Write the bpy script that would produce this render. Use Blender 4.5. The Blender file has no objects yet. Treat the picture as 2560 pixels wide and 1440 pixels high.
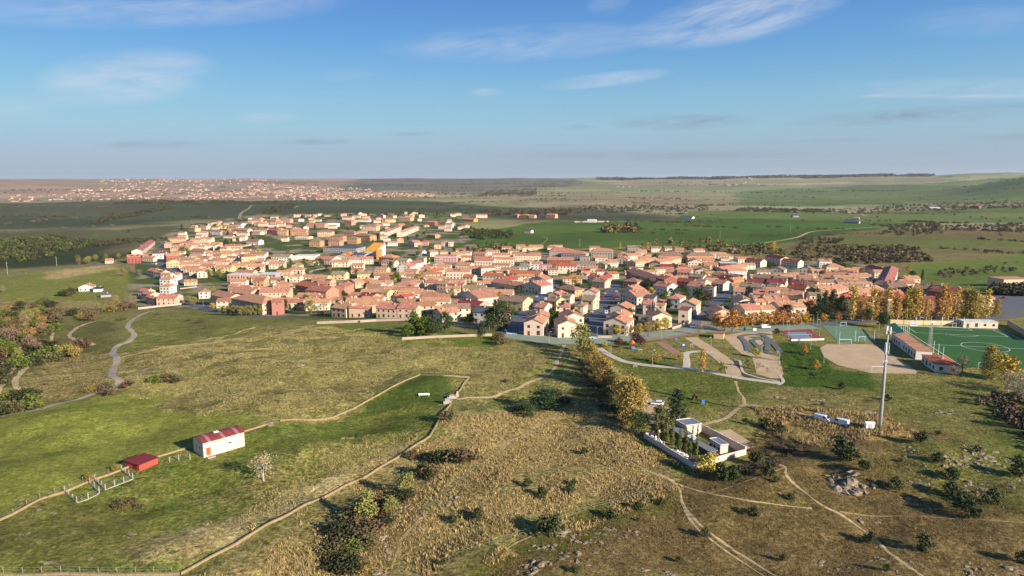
import bpy, math, random
import numpy as np
from mathutils import Vector, Matrix

random.seed(7)
rng = np.random.default_rng(11)
scene = bpy.context.scene
COL = scene.collection
R = math.radians

# ------------------------------------------------------------------ camera
CAM_H = 75.0
FPX = 1707.0                       # focal length in pixels of the 2560 px wide photograph
PITCH = math.atan(273.0 / FPX)
SP, CP = math.sin(PITCH), math.cos(PITCH)
cam_data = bpy.data.cameras.new('camera')
cam_data.sensor_width = 36.0
cam_data.lens = 36.0 * FPX / 2560.0
cam_data.clip_start = 1.0
cam_data.clip_end = 120000.0
cam = bpy.data.objects.new('camera', cam_data)
COL.objects.link(cam)
cam.location = (0, 0, CAM_H)
cam.rotation_euler = (math.pi / 2 - PITCH, 0, 0)
scene.camera = cam
scene.render.resolution_x, scene.render.resolution_y = 1024, 576

# ------------------------------------------------------------------ light
SUN_EL = R(21.0)
SUN_DIR = Vector((0.80 * math.cos(SUN_EL), -0.60 * math.cos(SUN_EL), math.sin(SUN_EL)))   # towards the sun
sun_data = bpy.data.lights.new('sun', 'SUN')
sun_data.energy = 5.0
sun_data.angle = R(0.53)
sun_data.color = (1.0, 0.90, 0.75)
sun = bpy.data.objects.new('sun', sun_data)
COL.objects.link(sun)
sun.location = (200, -200, 300)
sun.rotation_euler = SUN_DIR.to_track_quat('Z', 'Y').to_euler()

world = bpy.data.worlds.new('World')
scene.world = world
world.use_nodes = True

scene.view_settings.view_transform = 'Standard'
scene.view_settings.look = 'None'
scene.view_settings.gamma = 1.0
scene.view_settings.use_curve_mapping = False
scene.view_settings.exposure = 1.02
scene.cycles.use_denoising = True
scene.cycles.max_bounces = 4
scene.cycles.diffuse_bounces = 2
scene.cycles.glossy_bounces = 1
scene.cycles.transmission_bounces = 1
scene.cycles.volume_bounces = 0
scene.cycles.transparent_max_bounces = 4
scene.cycles.use_adaptive_sampling = True


def px_dir(px, py):
    X = (px - 1280.0) / FPX
    yc = (py - 720.0) / FPX
    return (X, CP - yc * SP, -SP - yc * CP)


def build_sky():
    nt = world.node_tree
    N, L = nt.nodes, nt.links
    N.clear()

    def math_(op, a, b=None, c=None, clamp=False):
        n = N.new('ShaderNodeMath')
        n.operation = op
        n.use_clamp = clamp
        for i, v in enumerate((a, b, c)):
            if v is None:
                continue
            if isinstance(v, (int, float)):
                n.inputs[i].default_value = v
            else:
                L.new(v, n.inputs[i])
        return n.outputs[0]

    out = N.new('ShaderNodeOutputWorld')
    bg = N.new('ShaderNodeBackground')
    bg.inputs['Strength'].default_value = 0.115
    sky = N.new('ShaderNodeTexSky')
    sky.sky_type = 'NISHITA'
    sky.sun_disc = False
    sky.sun_elevation = SUN_EL
    sky.sun_rotation = math.atan2(SUN_DIR.x, SUN_DIR.y)
    sky.altitude = 1000
    sky.air_density = 1.0
    sky.dust_density = 0.6
    sky.ozone_density = 3.0
    tc = N.new('ShaderNodeTexCoord')
    sep = N.new('ShaderNodeSeparateXYZ')
    L.new(tc.outputs['Generated'], sep.inputs[0])
    x, y, z = sep.outputs
    az = math_('MULTIPLY', math_('ARCTAN2', x, y), 57.29578)
    el = math_('MULTIPLY', math_('ARCSINE', z), 57.29578)
    # deep blue overhead easing to a pale horizon
    ramp = N.new('ShaderNodeValToRGB')
    L.new(math_('DIVIDE', el, 30.0, clamp=True), ramp.inputs[0])
    cr = ramp.color_ramp
    stops = [(0.0, (.27, .30, .415)), (.078, (.29, .344, .456)), (.133, (.33, .435, .483)), (.213, (.337, .48, .51)), (.34, (.225, .44, .566)), (.457, (.225, .39, .58)), (1.0, (.20, .34, .55))]
    cr.elements[0].position, cr.elements[1].position = 0.0, 1.0
    cr.elements[0].color, cr.elements[1].color = (*stops[0][1], 1), (*stops[-1][1], 1)
    for p_, c_ in stops[1:-1]:
        e = cr.elements.new(p_)
        e.color = (*c_, 1)
    mul = N.new('ShaderNodeMixRGB')
    mul.blend_type = 'MULTIPLY'
    mul.inputs[0].default_value = 1.0
    L.new(sky.outputs[0], mul.inputs[1])
    L.new(ramp.outputs[0], mul.inputs[2])
    # even autumn air: most of the colour depends on elevation alone
    ramp2 = N.new('ShaderNodeValToRGB')
    L.new(math_('DIVIDE', el, 30.0, clamp=True), ramp2.inputs[0])
    c2 = ramp2.color_ramp
    air = [(0.0, (1.61, 1.91, 2.31)), (.037, (1.66, 2.03, 2.48)), (.078, (1.64, 2.16, 2.65)), (.133, (1.51, 2.37, 2.88)), (.213, (1.21, 2.26, 3.07)), (.34, (.73, 1.73, 3.10)), (.457, (.50, 1.31, 2.86)), (1.0, (.36, 1.0, 2.4))]
    c2.elements[0].color, c2.elements[1].color = (*[v / 4 for v in air[0][1]], 1), (*[v / 4 for v in air[-1][1]], 1)
    c2.elements[0].position, c2.elements[1].position = 0.0, 1.0
    for p_, c_ in air[1:-1]:
        e = c2.elements.new(p_)
        e.color = (*[v / 4 for v in c_], 1)
    x4 = N.new('ShaderNodeVectorMath'); x4.operation = 'SCALE'; x4.inputs['Scale'].default_value = 4.0
    L.new(ramp2.outputs[0], x4.inputs[0])
    mxa = N.new('ShaderNodeMixRGB'); mxa.inputs[0].default_value = 0.78
    L.new(mul.outputs[0], mxa.inputs[1]); L.new(x4.outputs[0], mxa.inputs[2])
    cur = mxa.outputs[0]
    # cirrus streaks: (pixel-free) azimuth, elevation, tilt, half length, half width in degrees, opacity, colour
    white, grey = (3.0, 3.15, 3.5), (1.1, 1.32, 1.75)
    streaks = []

    def ang(px, py):
        d = px_dir(px, py)
        return math.degrees(math.atan2(d[0], d[1])), math.degrees(math.asin(d[2] / math.sqrt(sum(c * c for c in d))))

    def streak(x0, y0, x1, y1, half, op, col, ns):
        a0, e0 = ang(x0, y0)
        a1, e1 = ang(x1, y1)
        streaks.append(((a0 + a1) / 2, (e0 + e1) / 2, math.atan2(e1 - e0, a1 - a0), math.hypot(a1 - a0, e1 - e0) / 2 + 0.6, half, op, col, ns))
    streak(1580, 90, 2120, -20, 1.25, 0.95, white, 0.55)
    streak(940, 120, 1700, 80, 0.95, 0.42, white, 0.6)
    streak(1360, 215, 1680, 180, 0.38, 0.7, white, 0.9)
    streak(100, 215, 540, 170, 1.3, 0.75, white, 0.55)
    streak(-200, 20, 900, -5, 0.9, 0.5, white, 0.5)
    streak(600, 297, 740, 290, 0.35, 0.40, white, 1.0)
    streak(1190, 232, 1245, 230, 0.25, 0.35, white, 1.0)
    streak(750, 195, 960, 178, 0.35, 0.20, white, 1.0)
    streak(1480, 15, 1560, 5, 0.6, 0.25, white, 1.0)
    streak(2050, 225, 2800, 215, 0.55, 0.36, white, 0.6)
    streak(2020, 238, 2700, 238, 0.10, 0.50, white, 0.8)
    streak(-100, 270, 200, 250, 0.6, 0.26, white, 0.7)
    streak(2250, 60, 2700, 40, 0.7, 0.24, white, 0.7)
    streak(1530, 310, 1880, 300, 0.42, 0.75, grey, 1.3)
    streak(1960, 308, 2700, 262, 0.42, 0.8, grey, 1.0)
    streak(1200, 388, 2100, 386, 0.28, 0.55, grey, 0.8)
    streak(250, 362, 520, 360, 0.2, 0.6, grey, 1.2)
    streak(700, 356, 870, 353, 0.18, 0.9, grey, 1.4)
    streak(2000, 352, 2200, 349, 0.12, 0.45, grey, 1.4)
    streak(1400, 318, 1480, 316, 0.15, 0.50, grey, 1.4)
    streak(2400, 345, 2700, 338, 0.18, 0.42, grey, 1.2)
    streak(980, 336, 1080, 333, 0.13, 0.35, grey, 1.4)
    streak(1830, 357, 1990, 354, 0.12, 0.38, grey, 1.4)
    def fibre(tilt, ku, kv, seed):
        ca, sa = math.cos(tilt), math.sin(tilt)
        cmb = N.new('ShaderNodeCombineXYZ')
        L.new(math_('MULTIPLY', math_('ADD', math_('MULTIPLY', az, ca), math_('MULTIPLY', el, sa)), ku), cmb.inputs[0])
        L.new(math_('MULTIPLY', math_('SUBTRACT', math_('MULTIPLY', el, ca), math_('MULTIPLY', az, sa)), kv), cmb.inputs[1])
        cmb.inputs[2].default_value = seed
        nz = N.new('ShaderNodeTexNoise')
        nz.inputs['Scale'].default_value = 1.0
        nz.inputs['Detail'].default_value = 6
        nz.inputs['Roughness'].default_value = 0.62
        nz.inputs['Distortion'].default_value = 0.5
        L.new(cmb.outputs[0], nz.inputs['Vector'])
        return math_('MULTIPLY', math_('SUBTRACT', nz.outputs['Fac'], 0.30), 2.4, clamp=True)
    wisps = {True: fibre(0.16, 0.17, 0.85, 3.1), False: fibre(0.02, 0.32, 1.6, 7.7)}
    for (a, e_, t, hl, hw, op, colr, ns) in streaks:
        ca, sa = math.cos(t), math.sin(t)
        da = math_('SUBTRACT', az, a)
        de = math_('SUBTRACT', el, e_)
        u = math_('MULTIPLY_ADD', da, ca / hl, math_('MULTIPLY', de, sa / hl))
        v = math_('MULTIPLY_ADD', de, ca / (hw * 1.6), math_('MULTIPLY', da, -sa / (hw * 1.6)))
        m = math_('SUBTRACT', 1.0, math_('MULTIPLY_ADD', u, u, math_('MULTIPLY', v, v)), clamp=True)
        f = math_('MULTIPLY', math_('MULTIPLY', m, wisps[colr is white]), op, clamp=True)
        mx = N.new('ShaderNodeMixRGB')
        L.new(f, mx.inputs[0])
        L.new(cur, mx.inputs[1])
        mx.inputs[2].default_value = (*colr, 1)
        cur = mx.outputs[0]
    L.new(cur, bg.inputs['Color'])
    L.new(bg.outputs[0], out.inputs[0])


build_sky()

# ------------------------------------------------------------------ numbers: noise, terrain, un-projection
_w = []
for lam, amp, n in ((70, 0.55, 5), (38, 0.28, 5), (17, 0.12, 5)):
    for _ in range(n):
        a = rng.uniform(0, 2 * math.pi)
        _w.append((2 * math.pi / lam / rng.uniform(0.7, 1.4), a, rng.uniform(0, 6.28), amp))
_wf = []
for lam, amp, n in ((2600, 3.0, 4), (900, 1.6, 5), (420, 0.9, 4)):
    for _ in range(n):
        a = rng.uniform(0, 2 * math.pi)
        _wf.append((2 * math.pi / lam / rng.uniform(0.7, 1.4), a, rng.uniform(0, 6.28), amp))


def waves(x, y, ws):
    s = 0.0
    for k, a, p, amp in ws:
        s = s + amp * np.sin(k * (x * math.cos(a) + y * math.sin(a)) + p)
    return s


def sstep(a, b, v):
    t = np.clip((v - a) / (b - a), 0, 1)
    return t * t * (3 - 2 * t)


def base_z(x, y):
    """the long slope: level hilltop in front, falling away to the plain behind the town"""
    y0 = 350 + (0.35 * x if x < 0 else 0.25 * min(x, 400))
    y0 = max(y0, 200)
    t = (y - y0) / 320.0
    if t <= -0.15: return 0.0
    if t < 0.15: return -30.0 * (t + 0.15) ** 2 / 0.6
    if t < 0.85: return -30.0 * t
    if t < 1.15: return -30.0 * (1 - (1.15 - t) ** 2 / 0.6)
    return -30.0


def base_np(x, y):
    y0 = np.maximum(350 + np.where(x < 0, 0.35 * x, 0.25 * np.minimum(x, 400)), 200)
    t = (y - y0) / 320.0
    return -30.0 * np.where(t <= -.15, 0, np.where(t < .15, (t + .15) ** 2 / .6, np.where(t < .85, t, np.where(t < 1.15, 1 - (1.15 - t) ** 2 / .6, 1.0))))


def flat_px(px, py, z=0.0):
    """where the sight line through a pixel meets the long slope raised by z"""
    d = px_dir(px, py)
    f = lambda t: CAM_H + d[2] * t - base_z(d[0] * t, d[1] * t) - z
    t0, t = 60.0, 60.0
    while t < 90000 and f(t) > 0:
        t0 = t
        t *= 1.02
    for _ in range(24):
        m = (t0 + t) / 2
        if f(m) > 0: t0 = m
        else: t = m
    return d[0] * t, d[1] * t


TOWN_PX = [(280, 775), (300, 640), (440, 560), (620, 530), (1180, 525), (1260, 590), (1850, 600), (2300, 650), (2620, 730), (2700, 1010), (2330, 990),
           (1960, 985), (1750, 960), (1600, 900), (1430, 868), (1250, 860), (1000, 835), (800, 815), (560, 795), (400, 780)]
TOWN = [flat_px(*p) for p in TOWN_PX]
YARD = [flat_px(*p) for p in [(1590, 960), (1660, 960), (1760, 1040), (1920, 1120), (1880, 1150), (1740, 1200), (1570, 1090)]]


BARN = [flat_px(*p) for p in [(310, 1190), (325, 1140), (480, 1085), (640, 1065), (645, 1130), (500, 1160)]]


def poly_sd(x, y, poly):
    """signed distance to a polygon (inside positive), numpy arrays"""
    x = np.asarray(x, float); y = np.asarray(y, float)
    best = np.full(x.shape, 1e12)
    ins = np.zeros(x.shape, bool)
    n = len(poly)
    for i in range(n):
        x0, y0 = poly[i]; x1, y1 = poly[(i + 1) % n]
        dx, dy = x1 - x0, y1 - y0
        L2 = dx * dx + dy * dy + 1e-9
        t = np.clip(((x - x0) * dx + (y - y0) * dy) / L2, 0, 1)
        best = np.minimum(best, (x - x0 - t * dx) ** 2 + (y - y0 - t * dy) ** 2)
        c = ((y0 > y) != (y1 > y))
        with np.errstate(divide='ignore', invalid='ignore'):
            xi = dx * (y - y0) / (dy if abs(dy) > 1e-12 else 1e-12) + x0
        ins ^= c & (x < xi)
    d = np.sqrt(best)
    return np.where(ins, d, -d)


BUMPS = []          # (x, y, sx, sy, angle, height)


def bump(px, py, sx, sy, ang, hgt):
    x, y = flat_px(px, py)
    BUMPS.append((x, y, sx, sy, ang, hgt))


bump(2080, 1050, 34, 7, -0.25, 2.2)       # bank under the mast
bump(1560, 1190, 40, 25, 0.3, 1.6)
bump(2400, 1150, 45, 30, 0.2, 2.6)        # rocky knoll
bump(2075, 1200, 5.5, 7.5, 0.2, -2.3)     # little quarry
bump(2130, 1205, 7, 6, 0.2, 1.6)
bump(60, 880, 60, 60, 0.0, -3.5)          # stream hollow
bump(1000, 1350, 20, 12, 0.9, -1.2)


def height(x, y):
    x = np.asarray(x, float); y = np.asarray(y, float)
    r = np.hypot(x, y)
    town = sstep(5, -45, poly_sd(x, y, TOWN))
    yard = sstep(2, -14, poly_sd(x, y, YARD)) * sstep(2, -16, poly_sd(x, y, BARN))
    near = waves(x, y, _w) * sstep(620, 380, r)
    h = near * town * yard
    for bx, by, sx, sy, a, hg in BUMPS:
        dx, dy = x - bx, y - by
        u = dx * math.cos(a) + dy * math.sin(a)
        v = -dx * math.sin(a) + dy * math.cos(a)
        h = h + hg * np.exp(-(u / sx) ** 2 - (v / sy) ** 2) * yard * town
    h = h + waves(x, y, _wf) * sstep(700, 2600, r) * sstep(0, -500, poly_sd(x, y, TOWN))
    # far ridges that carry the skyline
    az = np.degrees(np.arctan2(x, y))
    prof = np.interp(az, [-60, -38, -20, -5, 5, 12, 20, 30, 38, 60], [92, 93, 100, 108, 114, 118, 138, 170, 193, 170])
    h = h + prof * sstep(5500, 11000, r) * (0.95 + 0.03 * np.sin(az * .9 + 2) + 0.012 * np.sin(az * 2.3 + 1))
    hill = 150 * np.exp(-((az - 39.5) / 6.0) ** 2) * np.exp(-((r - 5200) / 1300) ** 2)
    return h + hill + base_np(x, y)


def hz(x, y):
    return float(height(np.array([x]), np.array([y]))[0])


def gp(px, py):
    """ground point seen at a photograph pixel"""
    z = 0.0
    for _ in range(7):
        x, y = flat_px(px, py, z)
        if math.hypot(x, y) > 900:
            return x, y, hz(x, y)
        z = 0.4 * z + 0.6 * (hz(x, y) - base_z(x, y))
    x, y = flat_px(px, py, z)
    return x, y, hz(x, y)


def vnoise(x, y, scale, seed=0):
    """cheap value noise 0..1"""
    x = np.asarray(x, float) / scale + seed * 17.3
    y = np.asarray(y, float) / scale + seed * 9.1
    xi = np.floor(x).astype(np.int64); yi = np.floor(y).astype(np.int64)
    fx = x - xi; fy = y - yi
    fx = fx * fx * (3 - 2 * fx); fy = fy * fy * (3 - 2 * fy)

    def h(a, b):
        n = (a * 374761393 + b * 668265263 + seed * 144665) & 0x7fffffff
        n = ((n ^ (n >> 13)) * 1274126177) & 0x7fffffff
        return ((n ^ (n >> 16)) & 0xffff) / 65535.0
    return (h(xi, yi) * (1 - fx) + h(xi + 1, yi) * fx) * (1 - fy) + (h(xi, yi + 1) * (1 - fx) + h(xi + 1, yi + 1) * fx) * fy


def fbm(x, y, scale, seed=0, oct=4):
    s = 0; a = 0.5; t = 0
    for i in range(oct):
        s = s + a * vnoise(x, y, scale / 2 ** i, seed + i)
        t += a; a *= 0.5
    return s / t


# ------------------------------------------------------------------ materials
MATS = {}


def mat(name, col, rough=0.85, var=0.25, scale=0.6, bump_=0.0, bscale=4.0, hue=0.0, metal=0.0, spec=0.3, coord='Object', streak=None):
    """procedural surface: colour broken up by two noises, shifted a little per object"""
    if name in MATS:
        return MATS[name]
    m = bpy.data.materials.new(name)
    m.use_nodes = True
    nt = m.node_tree
    N, L = nt.nodes, nt.links
    b = N['Principled BSDF']
    b.inputs['Roughness'].default_value = rough
    b.inputs['Metallic'].default_value = metal
    b.inputs['Specular IOR Level'].default_value = spec
    tc = N.new('ShaderNodeTexCoord')
    vec = tc.outputs[coord]
    if streak:
        mp = N.new('ShaderNodeMapping')
        mp.inputs['Scale'].default_value = streak
        L.new(vec, mp.inputs[0])
        vec = mp.outputs[0]
    nz = N.new('ShaderNodeTexNoise')
    nz.inputs['Scale'].default_value = scale
    nz.inputs['Detail'].default_value = 6
    nz.inputs['Roughness'].default_value = 0.65
    L.new(vec, nz.inputs['Vector'])
    rp = N.new('ShaderNodeMapRange')
    rp.inputs['From Min'].default_value = 0.3
    rp.inputs['From Max'].default_value = 0.7
    rp.inputs['To Min'].default_value = 1 - var
    rp.inputs['To Max'].default_value = 1 + var
    L.new(nz.outputs['Fac'], rp.inputs[0])
    oi = N.new('ShaderNodeObjectInfo')
    hs = N.new('ShaderNodeHueSaturation')
    hs.inputs['Color'].default_value = (*col, 1)
    L.new(rp.outputs[0], hs.inputs['Value'])
    if hue:
        hr = N.new('ShaderNodeMapRange')
        hr.inputs['To Min'].default_value = 0.5 - hue
        hr.inputs['To Max'].default_value = 0.5 + hue
        L.new(oi.outputs['Random'], hr.inputs[0])
        L.new(hr.outputs[0], hs.inputs['Hue'])
    L.new(hs.outputs[0], b.inputs['Base Color'])
    if bump_:
        bn = N.new('ShaderNodeTexNoise')
        bn.inputs['Scale'].default_value = bscale
        bn.inputs['Detail'].default_value = 4
        L.new(vec, bn.inputs['Vector'])
        bp = N.new('ShaderNodeBump')
        bp.inputs['Strength'].default_value = bump_
        bp.inputs['Distance'].default_value = 0.3
        L.new(bn.outputs['Fac'], bp.inputs['Height'])
        L.new(bp.outputs[0], b.inputs['Normal'])
    MATS[name] = m
    return m


# ------------------------------------------------------------------ mesh helpers
class G:
    """collects boxes, prisms and loose faces into one mesh"""
    def __init__(s):
        s.v, s.f, s.m = [], [], []

    def face(s, pts, mi=0):
        n = len(s.v)
        s.v += [tuple(p) for p in pts]
        s.f.append(tuple(range(n, n + len(pts)))); s.m.append(mi)

    def box(s, x0, x1, y0, y1, z0, z1, mi=0):
        n = len(s.v)
        s.v += [(x0, y0, z0), (x1, y0, z0), (x1, y1, z0), (x0, y1, z0), (x0, y0, z1), (x1, y0, z1), (x1, y1, z1), (x0, y1, z1)]
        for q in ((0, 3, 2, 1), (4, 5, 6, 7), (0, 1, 5, 4), (1, 2, 6, 5), (2, 3, 7, 6), (3, 0, 4, 7)):
            s.f.append(tuple(n + i for i in q)); s.m.append(mi)
        return s

    def prism(s, poly, axis, a, b, mi=0):
        """polygon (counter-clockwise) in the plane across `axis`, extruded from a to b"""
        n = len(s.v); k = len(poly)
        for t in (a, b):
            for p, q in poly:
                s.v.append({'x': (t, p, q), 'y': (p, t, q), 'z': (p, q, t)}[axis])
        s.f.append(tuple(n + i for i in range(k))[::-1]); s.m.append(mi)
        s.f.append(tuple(n + k + i for i in range(k))); s.m.append(mi)
        for i in range(k):
            j = (i + 1) % k
            s.f.append((n + i, n + j, n + k + j, n + k + i)); s.m.append(mi)
        return s

    def tube(s, pts, radii, seg=8, mi=0, cap=True):
        n0 = len(s.v)
        for i, (p, r) in enumerate(zip(pts, radii)):
            a = Vector(pts[max(i - 1, 0)]); b = Vector(pts[min(i + 1, len(pts) - 1)])
            d = (b - a).normalized()
            u = d.orthogonal().normalized(); w = d.cross(u)
            for k in range(seg):
                t = 2 * math.pi * k / seg
                s.v.append(tuple(Vector(p) + u * math.cos(t) * r + w * math.sin(t) * r))
        for i in range(len(pts) - 1):
            for k in range(seg):
                k2 = (k + 1) % seg
                s.f.append((n0 + i * seg + k, n0 + i * seg + k2, n0 + (i + 1) * seg + k2, n0 + (i + 1) * seg + k)); s.m.append(mi)
        if cap:
            s.f.append(tuple(n0 + k for k in range(seg))[::-1]); s.m.append(mi)
            e = n0 + (len(pts) - 1) * seg
            s.f.append(tuple(e + k for k in range(seg))); s.m.append(mi)
        return s

    def mesh(s, name, mats, smooth=False):
        me = bpy.data.meshes.new(name)
        me.from_pydata(s.v, [], s.f)
        for m in (mats if isinstance(mats, (list, tuple)) else [mats]):
            me.materials.append(m)
        if any(s.m):
            me.polygons.foreach_set('material_index', s.m)
        if smooth:
            me.polygons.foreach_set('use_smooth', [True] * len(s.f))
        me.update()
        return me

    def obj(s, name, mats, parent=None, loc=None, rz=0.0, smooth=False):
        return link(name, s.mesh(name, mats, smooth), parent, loc, rz)


def link(name, data, parent=None, loc=None, rz=0.0):
    o = bpy.data.objects.new(name, data)
    COL.objects.link(o)
    if parent is not None:
        o.parent = parent
    if loc is not None:
        o.location = loc
    if rz:
        o.rotation_euler = (0, 0, rz)
    return o


def np_mesh(name, verts, faces, mats, smooth=False, matidx=None):
    """verts (n,3), faces (m,3|4) numpy arrays"""
    me = bpy.data.meshes.new(name)
    k = faces.shape[1]
    me.vertices.add(len(verts))
    me.vertices.foreach_set('co', verts.astype(np.float32).ravel())
    me.loops.add(faces.size)
    me.loops.foreach_set('vertex_index', faces.astype(np.int32).ravel())
    me.polygons.add(len(faces))
    me.polygons.foreach_set('loop_start', np.arange(0, faces.size, k, dtype=np.int32))
    me.polygons.foreach_set('loop_total', np.full(len(faces), k, dtype=np.int32))
    if smooth:
        me.polygons.foreach_set('use_smooth', np.ones(len(faces), bool))
    for m in (mats if isinstance(mats, (list, tuple)) else [mats]):
        me.materials.append(m)
    if matidx is not None:
        me.polygons.foreach_set('material_index', matidx.astype(np.int32))
    me.update(calc_edges=True)
    me.validate()
    return me


def tag(o, label=None, cat=None, group=None, kind=None):
    if label: o['label'] = label
    if cat: o['category'] = cat
    if group: o['group'] = group
    if kind: o['kind'] = kind
    return o


def thing(name, label, cat, loc=(0, 0, 0), rz=0.0, group=None):
    o = link(name, None, None, loc, rz)
    o.empty_display_size = 0.5
    return tag(o, label, cat, group)


def copy_tree(o, parent=None):
    c = o.copy()
    COL.objects.link(c)
    c.parent = parent
    for ch in list(o.children):
        copy_tree(ch, c)
    return c

# ------------------------------------------------------------------ ground
def lin(r, g, b, k=1.0):
    f = lambda c: (c / 255 / 12.92 if c <= 10 else ((c / 255 + 0.055) / 1.055) ** 2.4) * k
    return np.array([f(r), f(g), f(b)])


KG = 0.95
LUSH, FIELD, GRASS = lin(108, 117, 46, KG), lin(126, 128, 56, KG), lin(114, 114, 56, KG)
MIX, STRAW, MOOR = lin(128, 120, 66, KG), lin(182, 152, 98, KG), lin(114, 96, 58, KG)
CLOUD_SHADE, TAN, FARG = lin(76, 80, 56, KG), lin(140, 126, 96, KG), lin(108, 112, 74, KG)
MIDG, HEATH, BARE = lin(76, 98, 42, KG), lin(80, 70, 48, KG), lin(196, 170, 130, KG)
URB, GARD = lin(150, 134, 110, KG), lin(78, 90, 44, KG)

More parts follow.
